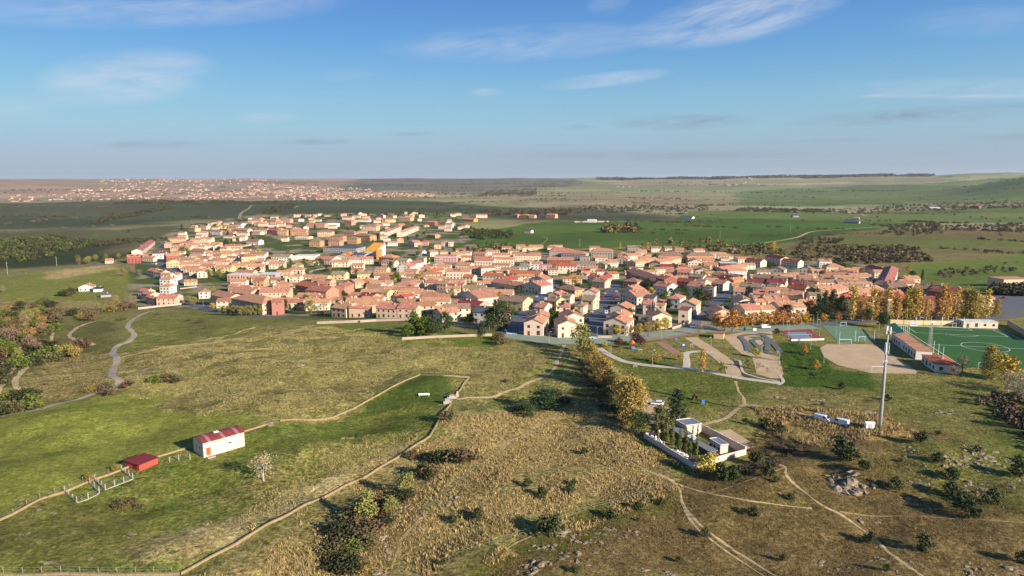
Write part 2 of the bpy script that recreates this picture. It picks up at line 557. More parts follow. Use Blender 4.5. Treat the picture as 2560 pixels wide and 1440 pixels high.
# (polygon in photograph pixels, colour, dryness 0..1, edge softness m, wobble m)
ZONES = [
    # far country
    ([(-700, 560), (-700, 500), (300, 505), (900, 500), (1500, 520), (1700, 545), (1300, 555), (1150, 535), (500, 556), (200, 570)], CLOUD_SHADE, 0.0, 60, 120),  # band of cloud shadow painted into the ground colour
    ([(-700, 640), (-700, 570), (300, 575), (520, 556), (560, 560), (420, 600), (330, 640), (150, 655)], lin(86, 88, 58, KG), 0.2, 30, 40),
    ([(-600, 700), (-600, 610), (120, 600), (280, 610), (290, 645), (100, 668)], lin(58, 66, 40, KG), 0.0, 25, 30),
    ([(1150, 640), (1150, 585), (1350, 555), (1750, 545), (2250, 545), (2300, 570), (2150, 580), (1900, 615), (1600, 615)], MIDG, 0.0, 12, 20),
    ([(1700, 545), (1720, 528), (2700, 520), (2800, 560), (2300, 560)], lin(96, 110, 56, KG), 0.05, 15, 30),
    ([(1300, 515), (1250, 495), (1850, 488), (1840, 518)], lin(138, 126, 94, KG), 0.1, 25, 50),
    ([(1840, 512), (1850, 478), (2800, 470), (2800, 515)], lin(98, 110, 64, KG), 0.05, 30, 60),
    ([(-700, 500), (-700, 455), (900, 452), (1300, 470), (900, 498)], lin(150, 128, 104, KG), 0.1, 100, 200),
    ([(850, 478), (900, 458), (1300, 458), (1500, 470), (1200, 480)], lin(112, 106, 86, KG), 0.0, 80, 150),
    ([(1500, 470), (1500, 450), (1900, 450), (1800, 476)], lin(140, 128, 100, KG), 0.1, 80, 150),
    ([(1860, 640), (1950, 610), (2180, 578), (2600, 580), (2800, 640), (2600, 660), (2300, 680), (2000, 660)], lin(116, 104, 66, KG), 0.35, 10, 18),
    ([(2300, 720), (2280, 660), (2700, 625), (2900, 740), (2520, 745)], lin(98, 112, 48, KG), 0.15, 8, 12),
    ([(2080, 620), (2100, 590), (2560, 600), (2560, 622)], lin(104, 108, 54, KG), 0.2, 10, 14),
    # left of the town
    ([(-500, 770), (-500, 690), (0, 690), (260, 668), (330, 672), (370, 700), (330, 740), (150, 760)], lin(118, 120, 56, KG), 0.15, 8, 12),
    ([(110, 700), (112, 680), (280, 660), (300, 670), (200, 690)], lin(168, 148, 96, KG), 0.7, 3, 5),
    ([(-300, 770), (0, 752), (300, 755), (330, 768), (150, 795), (-100, 800)], lin(140, 124, 76, KG), 0.5, 5, 8),
    ([(-400, 1010), (-400, 800), (130, 795), (140, 830), (110, 900), (40, 960), (-20, 1010)], lin(84, 82, 48, KG), 0.1, 4, 8),
    # meadows between the town and the walls
    ([(50, 960), (120, 880), (290, 860), (310, 770), (480, 775), (800, 810), (1250, 858), (1440, 880), (1180, 940), (1050, 930), (830, 1040), (660, 1050), (390, 1015), (410, 985), (300, 965), (100, 1005)], MIX, 0.55, 5, 8),
    ([(330, 790), (470, 775), (780, 800), (500, 855), (320, 870), (330, 840)], GRASS, 0.30, 5, 8),
    ([(60, 960), (150, 870), (290, 880), (280, 945), (295, 960), (120, 1000)], lin(132, 118, 68, KG), 0.6, 4, 6),
    ([(150, 860), (200, 800), (300, 810), (315, 850), (270, 870)], lin(104, 100, 54, KG), 0.2, 4, 6),
    ([(790, 825), (800, 812), (1000, 816), (1250, 848), (1240, 872), (1000, 855), (900, 840)], LUSH, 0.1, 3, 4),
    ([(-600, 1320), (-600, 1060), (0, 1046), (300, 985), (410, 978), (392, 1018), (660, 1045), (610, 1085), (470, 1125), (330, 1170), (0, 1300)], FIELD, 0.08, 1.5, 2.0),
    ([(-600, 1445), (-600, 1320), (0, 1302), (330, 1170), (480, 1120), (660, 1065), (850, 1040), (1050, 938), (1172, 945), (1120, 1010), (1080, 1092), (830, 1235), (450, 1440)], LUSH, 0.38, 1.5, 2.0),
    ([(560, 1240), (680, 1160), (900, 1100), (1080, 1080), (1000, 1140), (820, 1240), (700, 1290)], lin(118, 116, 56, KG), 0.75, 5, 7),
    ([(700, 1250), (860, 1180), (1000, 1110), (1060, 1100), (960, 1165), (800, 1245), (560, 1370), (560, 1330)], lin(168, 150, 102, KG), 0.8, 4, 6),
    ([(340, 1370), (500, 1330), (560, 1350), (480, 1390), (380, 1400)], lin(166, 148, 96, KG), 0.7, 4, 6),
    ([(-200, 1400), (60, 1290), (330, 1260), (430, 1360), (200, 1430)], lin(106, 104, 50, KG), 0.25, 8, 9),
    ([(860, 1040), (1050, 942), (1168, 948), (1120, 1010), (960, 1022)], lin(80, 94, 38, KG), 0.05, 1.5, 2),
    ([(650, 1120), (800, 1080), (860, 1045), (1080, 1020), (1050, 1060), (850, 1090)], lin(94, 104, 42, KG), 0.2, 3, 4),
    # dry middle
    ([(1180, 945), (1440, 880), (1480, 900), (1560, 1040), (1620, 1110), (1700, 1180), (1660, 1215), (1300, 1350), (1100, 1420), (1000, 1480), (430, 1480), (830, 1240), (1085, 1095), (1110, 1030)], lin(134, 120, 72, KG), 0.8, 6, 9),
    ([(1180, 950), (1440, 885), (1470, 960), (1300, 1040), (1130, 1070)], lin(126, 122, 64, KG), 0.6, 5, 8),
    ([(860, 1260), (1020, 1200), (1060, 1250), (1000, 1330), (860, 1440), (760, 1440)], lin(110, 92, 56, KG), 0.3, 4, 7),
    ([(1040, 1280), (1100, 1200), (1220, 1110), (1240, 1120), (1130, 1215)], lin(112, 116, 54, KG), 0.4, 2, 3),
    ([(1440, 890), (1480, 900), (1530, 990), (1570, 1080), (1500, 1060), (1440, 1000)], lin(88, 84, 46, KG), 0.2, 3, 5),
    # moor at the front right
    ([(1090, 1480), (1120, 1420), (1320, 1340), (1700, 1215), (1900, 1150), (2020, 1120), (2300, 1060), (2800, 1080), (2900, 1480)], MOOR, 0.30, 3, 5),
    ([(1100, 1480), (1130, 1415), (1400, 1310), (1690, 1215), (1730, 1250), (1650, 1290), (1350, 1390), (1200, 1470)], lin(92, 92, 42, KG), 0.2, 3, 5),
    ([(2200, 1200), (2220, 1120), (2560, 1080), (2800, 1250), (2560, 1330), (2350, 1290)], lin(96, 96, 46, KG), 0.3, 6, 9),
    ([(2440, 1160), (2560, 1060), (2760, 1180), (2760, 1320), (2560, 1260)], lin(92, 100, 42, KG), 0.25, 5, 8),
    ([(1700, 1240), (2100, 1190), (2100, 1330), (1900, 1340), (1780, 1300)], lin(106, 92, 52, KG), 0.35, 5, 8),
    # around park, pitch and mast
    ([(1480, 880), (1560, 880), (1960, 960), (2330, 960), (2560, 1010), (2800, 1080), (2300, 1070), (1900, 1010), (1840, 1010), (1750, 1050), (1660, 1000)], lin(100, 104, 46, KG), 0.35, 4, 6),
    ([(1530, 890), (1960, 955), (1850, 1000), (1700, 1030), (1640, 980)], lin(88, 100, 40, KG), 0.3, 4, 6),
    ([(1860, 1000), (1990, 960), (2240, 1000), (2230, 1060), (2060, 1040)], lin(114, 108, 60, KG), 0.45, 4, 6),
    ([(1860, 1020), (2040, 1045), (2230, 1070), (2280, 1110), (2200, 1125), (2040, 1110), (1900, 1060)], lin(160, 130, 72, KG), 0.9, 2, 4),
    ([(1880, 1120), (1900, 1060), (2040, 1115), (2060, 1160), (1960, 1165)], lin(92, 76, 46, KG), 0.3, 3, 4),
    ([(2230, 1070), (2260, 1000), (2430, 1000), (2480, 1080), (2380, 1110)], lin(112, 108, 54, KG), 0.35, 4, 6),
    ([(1780, 1180), (1720, 1205), (1880, 1170), (1960, 1165), (1930, 1200)], lin(86, 72, 44, KG), 0.3, 3, 5),
    ([(2060, 1225), (2060, 1195), (2100, 1190), (2140, 1245), (2100, 1255)], lin(140, 118, 84, KG), 0.3, 2, 3),
    ([(1950, 965), (1945, 860), (1985, 850), (2060, 870), (2085, 925), (2200, 935), (2180, 970)], lin(66, 88, 30, KG), 0.05, 2, 3),
    ([(1600, 1100), (1730, 1180), (1720, 1195), (1580, 1100)], lin(68, 92, 28, KG), 0.0, 1, 1),
]


def ground_paint(x, y):
    """colour and dryness of the open ground"""
    r = np.hypot(x, y)
    n = fbm(x, y, 60, 3)
    big = fbm(x, y, 420, 5)
    far = fbm(x, y * 0.35, 2400, 8)
    c = (GRASS[None] * (1 - n)[:, None] + MIX[None] * n[:, None])
    fc = FARG[None] * (1 - far)[:, None] * 1.6 + TAN[None] * np.clip(far * 1.5 - .25, 0, 1)[:, None]
    t = sstep(700, 2200, r)[:, None]
    c = c * (1 - t) + fc * t
    s = 0.35 * (1 - t[:, 0])
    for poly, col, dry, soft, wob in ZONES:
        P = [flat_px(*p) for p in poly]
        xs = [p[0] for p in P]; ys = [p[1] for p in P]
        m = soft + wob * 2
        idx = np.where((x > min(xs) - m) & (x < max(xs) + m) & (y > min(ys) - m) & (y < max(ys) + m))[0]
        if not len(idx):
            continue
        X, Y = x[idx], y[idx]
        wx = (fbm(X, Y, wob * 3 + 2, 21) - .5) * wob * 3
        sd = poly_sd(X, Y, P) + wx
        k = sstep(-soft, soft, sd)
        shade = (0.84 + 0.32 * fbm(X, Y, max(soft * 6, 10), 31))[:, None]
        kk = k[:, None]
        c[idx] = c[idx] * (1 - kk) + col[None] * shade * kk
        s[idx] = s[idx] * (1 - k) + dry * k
    # built-up ground: paving and gardens
    u = sstep(-8, 8, poly_sd(x, y, [flat_px(*p) for p in [(320, 770), (330, 640), (450, 565), (640, 535), (1150, 530), (1180, 600), (1250, 630), (1800, 640), (2150, 660), (2450, 740), (2490, 790), (2200, 800), (1900, 812), (1700, 820), (1500, 838), (1250, 835), (1050, 805), (800, 800), (560, 782), (430, 770)]]))
    g = sstep(0.36, 0.54, fbm(x, y, 26, 41))[:, None]
    uc = URB[None] * (1 - g) + GARD[None] * g
    c = c * (1 - u[:, None]) + uc * u[:, None]
    s = s * (1 - u)
    # farmland patchwork far off
    wx = x + (fbm(x, y, 500, 71) - .5) * 420; wy = y + (fbm(x, y, 500, 73) - .5) * 260
    sz = np.where(r > 4000, 2.2, 1.0)
    ci = np.floor(wx / (420 * sz)).astype(np.int64); cj = np.floor(wy / (230 * sz)).astype(np.int64)
    hsh = ((ci * 73856093) ^ (cj * 19349663)) & 0xffff
    f1 = (hsh % 997) / 997.0; f2 = (hsh % 787) / 787.0
    far_k = (sstep(750, 1300, r) * (1 - u))[:, None]
    patch = (.80 + .42 * f1)[:, None] * np.stack([.92 + .22 * f2, np.ones_like(f2), .94 + .14 * f2], 1)
    stripe = (.90 + .20 * fbm(x * .25, y, 150, 77))[:, None]
    c = c * (1 - far_k) + c * patch * stripe * far_k
    return c, s


def build_ground():
    rows = [0.5, 15, 35, 60, 85]
    r = 100.0
    while r < 42000:
        rows.append(r)
        if r < 420: r += max(0.75, r * 0.0052)
        elif r < 1600: r *= 1.0085
        elif r < 9000: r *= 1.016
        else: r *= 1.05
    rows = np.array(rows)
    a = np.concatenate([np.arange(-180, -44, 6.0), np.arange(-44, 44.01, 0.16), np.arange(50, 180, 6.0)])
    A = np.radians(a)
    nr, na = len(rows), len(a)
    rr, aa = np.meshgrid(rows, A, indexing='ij')
    x = (rr * np.sin(aa)).ravel(); y = (rr * np.cos(aa)).ravel()
    z = height(x, y)
    V = np.stack([x, y, z], 1)
    i, j = np.meshgrid(np.arange(nr - 1), np.arange(na), indexing='ij')
    j2 = (j + 1) % na
    F = np.stack([i * na + j, i * na + j2, (i + 1) * na + j2, (i + 1) * na + j], -1).reshape(-1, 4)[:, ::-1]
    me = np_mesh('ground', V, F, ground_mat(), smooth=True)
    c, s = ground_paint(x, y)
    at = me.color_attributes.new('soil', 'FLOAT_COLOR', 'POINT')
    at.data.foreach_set('color', np.concatenate([c, s[:, None]], 1).astype(np.float32).ravel())
    o = link('ground', me)
    tag(o, kind='structure')
    return o


def ground_mat():
    m = bpy.data.materials.new('ground_soil_and_grass')
    m.use_nodes = True
    N, L = m.node_tree.nodes, m.node_tree.links
    b = N['Principled BSDF']
    b.inputs['Roughness'].default_value = 0.95
    b.inputs['Specular IOR Level'].default_value = 0.05
    at = N.new('ShaderNodeAttribute'); at.attribute_name = 'soil'
    geo = N.new('ShaderNodeNewGeometry')

    def noise(scale, detail, rough=0.96, dist=0.0):
        n = N.new('ShaderNodeTexNoise')
        n.inputs['Scale'].default_value = scale
        n.inputs['Detail'].default_value = detail
        n.inputs['Roughness'].default_value = rough
        n.inputs['Distortion'].default_value = dist
        L.new(geo.outputs['Position'], n.inputs['Vector'])
        return n.outputs['Fac']

    def rng_(v, a, b_, c, d):
        n = N.new('ShaderNodeMapRange')
        n.inputs[1].default_value, n.inputs[2].default_value, n.inputs[3].default_value, n.inputs[4].default_value = a, b_, c, d
        L.new(v, n.inputs[0])
        return n.outputs[0]

    def mul(a, b_):
        n = N.new('ShaderNodeMath'); n.operation = 'MULTIPLY'; n.use_clamp = False
        for k, v in ((0, a), (1, b_)):
            if isinstance(v, (int, float)): n.inputs[k].default_value = v
            else: L.new(v, n.inputs[k])
        return n.outputs[0]

    fine, mid, big = noise(1.3, 4, 0.7), noise(0.22, 6, 0.72, 0.5), noise(0.035, 5, 0.62, 0.3)
    clump = noise(0.42, 5, 0.7, 0.7)
    val = mul(mul(rng_(fine, 0.38, 0.62, 0.50, 1.50), rng_(clump, 0.36, 0.64, 0.52, 1.48)), mul(rng_(mid, 0.36, 0.64, 0.70, 1.30), rng_(big, 0.36, 0.64, 0.84, 1.16)))
    # lush turf is even, dry ground is rough
    con = rng_(at.outputs['Alpha'], 0.0, 0.55, 0.42, 1.0)
    inv = N.new('ShaderNodeMath'); inv.operation = 'SUBTRACT'; inv.inputs[0].default_value = 1.0; L.new(con, inv.inputs[1])
    mad = N.new('ShaderNodeMath'); mad.operation = 'MULTIPLY_ADD'
    L.new(val, mad.inputs[0]); L.new(con, mad.inputs[1]); L.new(inv.outputs[0], mad.inputs[2])
    val = mad.outputs[0]
    sc = N.new('ShaderNodeVectorMath'); sc.operation = 'SCALE'
    L.new(at.outputs['Color'], sc.inputs[0]); L.new(val, sc.inputs['Scale'])
    # pale clumps where the grass has dried, in patches and single tufts
    tuft = mul(rng_(noise(0.62, 6, 0.78, 0.9), 0.47, 0.58, 0, 1), rng_(noise(0.11, 5, 0.7, 0.6), 0.40, 0.56, 0.10, 1))
    f = mul(mul(tuft, at.outputs['Alpha']), 1.0)
    pale_v = rng_(fine, 0.3, 0.7, 0.62, 1.30)
    pc = N.new('ShaderNodeVectorMath'); pc.operation = 'SCALE'
    pc.inputs[0].default_value = tuple(lin(200, 170, 116, 0.80)); L.new(pale_v, pc.inputs['Scale'])
    mx = N.new('ShaderNodeMixRGB'); mx.use_clamp = True
    L.new(f, mx.inputs[0]); L.new(sc.outputs[0], mx.inputs[1]); L.new(pc.outputs[0], mx.inputs[2])
    # darker weeds
    weed = mul(con, mul(rng_(noise(0.7, 6, 0.75, 0.6), 0.53, 0.64, 0, 0.75), rng_(noise(0.08, 4, 0.6), 0.42, 0.6, 0.2, 1)))
    mx2 = N.new('ShaderNodeMixRGB')
    L.new(weed, mx2.inputs[0]); L.new(mx.outputs[0], mx2.inputs[1])
    mx2.inputs[2].default_value = (*(lin(66, 66, 30, 0.8)), 1)
    L.new(mx2.outputs[0], b.inputs['Base Color'])
    bp = N.new('ShaderNodeBump')
    bp.inputs['Strength'].default_value = 1.0
    bp.inputs['Distance'].default_value = 1.0
    L.new(noise(0.8, 6, 0.72, 0.3), bp.inputs['Height'])
    L.new(bp.outputs[0], b.inputs['Normal'])
    return m


build_ground()

# ------------------------------------------------------------------ sheets on the ground: paths, roads, yards
def Z(x0, y0, k):
    return lambda zx, zy: (x0 + zx * k, y0 + zy * k)


ZA, ZB, ZC, ZD = Z(300, 520, .25), Z(900, 580, .25), Z(1400, 580, .25), Z(1920, 600, .25)
ZE, ZM, ZL, ZF = Z(1480, 800, .27778), Z(1960, 900, .27778), Z(0, 640, .27778), Z(140, 1020, .226563)
ZG, ZW, ZR, ZFOOT = Z(980, 800, .226563), Z(820, 1100, .335938), Z(1660, 1100, .351563), Z(2160, 760, 1 / 6)
ZP, ZK, ZS, ZT = Z(1560, 800, .195313), Z(1580, 1020, .125), Z(780, 520, .15625), Z(420, 520, .15625)
ZFR, ZFC, ZI = Z(1700, 400, .335938), Z(850, 420, .335938), Z(0, 0, 1)


def smooth_line(pts, step):
    """Catmull-Rom through ground points, about `step` metres apart"""
    P = [np.array(p[:2]) for p in pts]
    P = [2 * P[0] - P[1]] + P + [2 * P[-1] - P[-2]]
    out = []
    for i in range(1, len(P) - 2):
        n = max(1, int(np.linalg.norm(P[i + 1] - P[i]) / step))
        for k in range(n):
            t = k / n
            out.append(0.5 * (2 * P[i] + (P[i + 1] - P[i - 1]) * t + (2 * P[i - 1] - 5 * P[i] + 4 * P[i + 1] - P[i + 2]) * t * t + (3 * P[i] - P[i - 1] - 3 * P[i + 1] + P[i + 2]) * t ** 3))
    out.append(P[-2])
    return np.array(out)


STRIPS = []          # (line points, half width) kept clear of plants and houses


def strip(name, tr, pix, width, material, lift=0.05, step=2.0, rough=0.00, smooth=True, parent=None, keep=True):
    pts = [gp(*tr(*p)) for p in pix]
    line = smooth_line(pts, step) if smooth else np.array([p[:2] for p in pts])
    n = len(line)
    d = np.gradient(line, axis=0)
    d /= np.linalg.norm(d, axis=1)[:, None] + 1e-9
    nv = np.stack([-d[:, 1], d[:, 0]], 1)
    V = []
    k = 4
    for q in range(k + 1):
        t = (q / k - 0.5) * width
        jit = (fbm(line[:, 0], line[:, 1], 5, 50 + q, 3) - .5) * rough * 2 if q in (0, k) else 0
        p = line + nv * (t + jit)[:, None] if rough and q in (0, k) else line + nv * t
        edge = 0.02 if q in (0, k) else 0.0
        V.append(np.column_stack([p, height(p[:, 0], p[:, 1]) + lift - edge]))
    V = np.concatenate(V)
    F = []
    for q in range(k):
        for i in range(n - 1):
            F.append((q * n + i, (q + 1) * n + i, (q + 1) * n + i + 1, q * n + i + 1))
    o = link(name, np_mesh(name, V, np.array(F)[:, ::-1], material), parent)
    if parent is None:
        tag(o, kind='structure')
    if keep:
        STRIPS.append((line, width / 2))
    return o


def area(name, tr, pix, material, lift=0.04, parent=None, kind='structure'):
    P = [gp(*tr(*p)) for p in pix]
    g = G()
    a = sum(P[i][0] * P[(i + 1) % len(P)][1] - P[(i + 1) % len(P)][0] * P[i][1] for i in range(len(P)))
    if a < 0: P = P[::-1]
    zz = sum(p[2] for p in P) / len(P)
    g.face([(p[0], p[1], zz + lift) for p in P])
    o = g.obj(name, material, parent)
    if parent is None and kind: tag(o, kind=kind)
    return o


dirt = mat('trodden_dirt', tuple(lin(184, 158, 116, 0.85)), 0.95, 0.4, 0.7, 0.3, 2.0)
dirt2 = mat('faint_track', tuple(lin(150, 130, 86, 0.85)), 0.95, 0.45, 0.8, 0.3, 2.0)
tarmac_old = mat('worn_tarmac', tuple(lin(166, 150, 126, 0.85)), 0.9, 0.15, 0.4, 0.2, 3.0)
asphalt = mat('asphalt', tuple(lin(96, 96, 98, 0.9)), 0.9, 0.15, 0.3, 0.2, 3.0)
promen = mat('promenade_paving', tuple(lin(138, 146, 126, 0.85)), 0.9, 0.15, 0.25, 0.1, 3.0)
pale = mat('pale_concrete', tuple(lin(196, 184, 164, 0.85)), 0.9, 0.12, 0.4, 0.1, 3.0)
sand = mat('sandy_gravel', tuple(lin(190, 162, 126, 0.85)), 0.95, 0.15, 0.15, 0.3, 2.0)
redp = mat('red_brick_paving', tuple(lin(160, 118, 96, 0.85)), 0.9, 0.15, 0.3)

# open-country ways
strip('path', ZL, [(1640, 462), (1480, 482), (1330, 505), (1210, 560), (1150, 630), (1205, 705), (1170, 760), (1060, 810), (1015, 870), (1055, 925), (1030, 1000), (1010, 1075), (1085, 1135), (1060, 1175), (960, 1215), (700, 1292), (300, 1392), (-300, 1500)], 2.81, tarmac_old, rough=0.325)
strip('path', ZL, [(850, 588), (700, 640), (628, 705), (655, 742), (760, 772), (845, 802)], 1.98, dirt, rough=0.80)
strip('path', ZL, [(530, 885), (400, 920), (280, 972), (190, 1050), (138, 1120), (152, 1190), (245, 1250)], 2.11, dirt, rough=0.64)
strip('path', ZL, [(318, 1268), (352, 1300), (320, 1342)], 1.45, dirt, rough=0.64)
strip('path', ZL, [(1085, 912), (1300, 865), (1500, 820), (1870, 748), (2140, 690), (2300, 640)], 1.19, dirt, rough=0.80)
strip('path', ZL, [(1115, 1142), (1230, 1075), (1400, 972), (1600, 890), (1870, 805), (2200, 720), (2500, 640), (2700, 590)], 1.32, dirt2, rough=1.12)
strip('path', ZL, [(480, 690), (455, 800), (440, 865), (380, 905), (170, 982), (85, 1050), (0, 1190), (-60, 1300)], 1.58, dirt, rough=0.64)
strip('path', ZG, [(1895, 275), (1855, 380), (1805, 520), (1680, 622), (1400, 748), (1030, 858), (720, 872)], 1.45, dirt, rough=0.80)
strip('path', ZG, [(1890, 978), (1700, 1120), (1500, 1232), (1180, 1392)], 1.12, dirt2, rough=0.96)
strip('path', ZW, [(1330, 10), (1200, 130), (1000, 270), (850, 400), (700, 520)], 0.99, dirt2, rough=0.96)
strip('path', ZW, [(690, 570), (580, 690), (520, 820), (470, 960)], 0.73, dirt2, rough=0.96)
strip('path', ZW, [(1960, -120), (2060, 0), (2150, 100), (2300, 190), (2450, 258), (2580, 305)], 0.66, dirt, rough=0.64)
strip('path', ZR, [(-40, 240), (60, 292), (105, 340), (130, 440), (185, 530), (300, 640), (450, 752), (600, 850), (830, 990)], 0.66, dirt, rough=0.48)
strip('path', ZR, [(150, 500), (180, 562), (290, 680), (440, 790), (590, 890), (760, 1000)], 0.46, dirt, rough=0.48)
strip('path', ZR, [(690, 135), (850, 190), (880, 265), (1000, 372), (1100, 452), (1250, 530), (1430, 650), (1520, 722), (1600, 800), (1740, 900), (1860, 985)], 0.73, dirt, rough=0.64)
strip('path', ZR, [(70, 300), (320, 382), (600, 428), (1050, 482)], 0.53, dirt, rough=0.64)
strip('path', ZR, [(320, 380), (480, 330), (650, 270), (850, 200)], 0.46, dirt2, rough=0.80)
strip('path', ZR, [(1250, 512), (1700, 540), (2000, 556), (2330, 572), (2700, 600)], 0.46, dirt2, rough=0.80)
strip('path', ZW, [(1300, 830), (1400, 760), (1560, 690), (1800, 600)], 0.53, dirt2, rough=0.64)
strip('path', ZE, [(1000, 940), (1150, 900), (1290, 810), (1380, 765), (1500, 775), (1700, 810), (1944, 862), (2080, 905), (2250, 950)], 1.45, dirt, rough=0.64)
strip('path', ZE, [(1380, 765), (1360, 700), (1310, 620), (1290, 550)], 0.92, dirt, rough=0.64)
strip('path', ZM, [(950, 290), (1220, 345), (1400, 380)], 0.53, dirt2, rough=0.64)
strip('path', ZFC, [(1500, 505), (1540, 520), (1530, 545), (1440, 600)], 1.98, dirt2, rough=1.0)
# far tracks
strip('track', ZI, [(1850, 612), (1920, 606), (1990, 594), (2030, 580), (2100, 576), (2200, 572)], 5, dirt, step=8, lift=0.25)
strip('track', ZI, [(598, 548), (604, 532), (625, 520), (640, 510)], 9, dirt2, step=12, lift=0.3)
strip('track', ZI, [(690, 529), (730, 522), (745, 518)], 9, dirt2, step=12, lift=0.3)
strip('track', ZI, [(1434, 553), (1520, 555), (1600, 553)], 9, dirt, step=12, lift=0.3)
strip('track', ZI, [(2155, 535), (2165, 540), (2190, 544), (2350, 545), (2560, 543)], 6, dirt, step=12, lift=0.3)
# road into the town from the left
strip('road', ZI, [(-200, 705), (0, 686), (120, 672), (250, 661), (330, 659), (380, 661), (415, 668), (442, 681), (458, 695), (441, 711), (435, 727), (460, 748), (487, 764), (550, 780), (675, 792), (745, 786)], 7.5, asphalt, lift=0.07)
strip('road', ZI, [(415, 668), (400, 645), (398, 625), (410, 606)], 8, asphalt, lift=0.06)
# streets
strip('street', ZB, [(1440, 1035), (1530, 960), (1640, 830), (1740, 745), (1830, 645), (1910, 560), (1985, 500)], 11, asphalt, lift=0.07)
strip('street', ZC, [(300, 1060), (350, 900), (420, 765), (490, 650), (540, 545), (560, 500)], 11, asphalt, lift=0.07)
strip('street', ZC, [(1310, 950), (1345, 860), (1490, 765), (1620, 650), (1745, 520), (1800, 470)], 9, asphalt, lift=0.07)
strip('street', ZC, [(2190, 300), (2300, 410), (2420, 470)], 8, asphalt, lift=0.07)
strip('street', ZB, [(0, 560), (80, 480), (160, 440)], 7, asphalt, lift=0.07)
strip('street', ZB, [(440, 600), (700, 600), (1000, 606), (1250, 610), (1740, 640)], 6, asphalt, lift=0.09)
strip('street', ZB, [(500, 60), (560, 100), (600, 150), (700, 190)], 8, asphalt, lift=0.07)
strip('street', ZA, [(1840, 660), (2000, 610), (2300, 570), (2560, 540)], 6, pale, lift=0.07)
strip('street', ZD, [(1000, 420), (1020, 340), (990, 300)], 8, asphalt, lift=0.07)
strip('street', ZD, [(-200, 870), (300, 858), (700, 835), (1100, 800), (1500, 795), (2000, 790), (2300, 770), (2600, 740)], 9, asphalt, lift=0.07)
strip('street', ZI, [(2490, 780), (2530, 745), (2570, 700)], 20, asphalt, lift=0.06)
# promenade and park
strip('promenade', ZB, [(1440, 1030), (1650, 1050), (1900, 1085), (2150, 1090), (2400, 1085), (2600, 1060), (2900, 1030)], 13, promen, lift=0.10)
strip('promenade', ZP, [(200, 210), (500, 180), (800, 150), (1000, 120), (1300, 120), (1700, 110), (2000, 95), (2400, 75)], 14, promen, lift=0.11)
strip('promenade', ZP, [(250, 265), (500, 235), (800, 190), (1000, 165)], 3, redp, lift=0.14)
strip('park_path', ZP, [(-320, 360), (-220, 430), (-100, 490), (0, 530), (330, 585), (720, 615), (1000, 650), (1400, 730), (1900, 800), (2000, 808)], 3.2, pale, lift=0.10)
strip('park_path', ZP, [(790, 615), (805, 560), (790, 430), (840, 412), (980, 405), (1140, 412)], 3.0, pale, lift=0.12)
strip('park_path', ZP, [(850, 225), (1000, 320), (1150, 420), (1280, 520), (1400, 640), (1420, 720)], 6.5, sand, lift=0.09, rough=0.48)
area('sand_yard', ZP, [(1270, 200), (1500, 160), (1890, 145), (1910, 230), (1560, 420), (1760, 420), (1990, 470), (2040, 690), (2000, 750), (1880, 745), (1700, 690), (1640, 480), (1500, 430), (1380, 330)], sand, 0.05)
area('sand_yard', ZP, [(405, 285), (510, 275), (740, 425), (620, 438)], redp, 0.06)
strip('park_kerb', ZP, [(1410, 515), (1475, 520), (1510, 640), (1560, 690), (1760, 750), (1990, 790)], 1.0, pale, lift=0.16)
area('planted_bed', ZP, [(1408, 520), (1465, 530), (1490, 640), (1545, 695), (1700, 745), (1560, 730), (1440, 700), (1415, 620)], mat('dark_bark_mulch', tuple(lin(74, 60, 48, .9)), .95, .3, 1.0, .4), 0.08)
strip('park_kerb', ZP, [(1990, 705), (2040, 790), (1975, 835)], 1.2, pale, lift=0.14)
area('car_park', ZE, [(420, 640), (480, 680), (620, 765), (720, 800), (700, 850), (820, 860), (900, 890), (760, 900), (620, 930), (500, 940), (440, 860), (425, 740)], sand, 0.05)
area('dirt_pitch', ZD, [(590, 1040), (700, 1045), (1040, 1040), (1180, 1110), (1490, 1310), (1480, 1340), (1020, 1330), (700, 1250), (560, 1170), (520, 1080)], sand, 0.04)
area('tennis_court', ZP, [(2010, 130), (2350, 120), (2560, 245), (2140, 262)], mat('court_red', tuple(lin(150, 70, 62, .85)), .8, .1, .2), 0.08)
area('tennis_court', ZP, [(2080, 158), (2330, 155), (2400, 240), (2160, 245)], mat('court_blue', tuple(lin(120, 138, 152, .85)), .8, .1, .2), 0.10)
area('sports_court', ZD, [(540, 855), (870, 862), (1050, 970), (1060, 1010), (710, 1030)], mat('court_green', tuple(lin(104, 134, 100, .85)), .8, .1, .15), 0.08)

# ------------------------------------------------------------------ buildings
WALLS = {'cr': ((230, 206, 182), 'cream'), 'pe': ((224, 188, 158), 'peach'), 'sa': ((206, 160, 138), 'salmon'), 'ye': ((224, 194, 146), 'yellow'),
         'wh': ((226, 218, 206), 'white'), 'br': ((160, 98, 80), 'red brick'), 'bp': ((190, 130, 108), 'pinkish brick'), 'pk': ((206, 164, 160), 'pink'),
         'gy': ((168, 156, 150), 'grey'), 'oc': ((200, 154, 116), 'ochre'), 'or': ((220, 144, 66), 'orange'), 'li': ((190, 180, 192), 'lilac'), 'dk': ((96, 80, 74), 'dark brown')}
ROOFS = {'te': ((190, 132, 104), 'faded terracotta tile'), 'or': ((186, 100, 68), 'bright orange tile'), 'rd': ((138, 68, 58), 'dark red tile'), 'bn': ((150, 118, 98), 'brown tile'),
         'gn': ((150, 134, 104), 'greyish tile'), 'sl': ((84, 90, 98), 'slate grey'), 'wh': ((214, 210, 202), 'white sheet'), 'oo': ((226, 150, 62), 'flat orange'), 'rb': ((168, 110, 90), 'reddish tile'), 'gr': ((44, 122, 92), 'green sheet')}
KW = 0.80
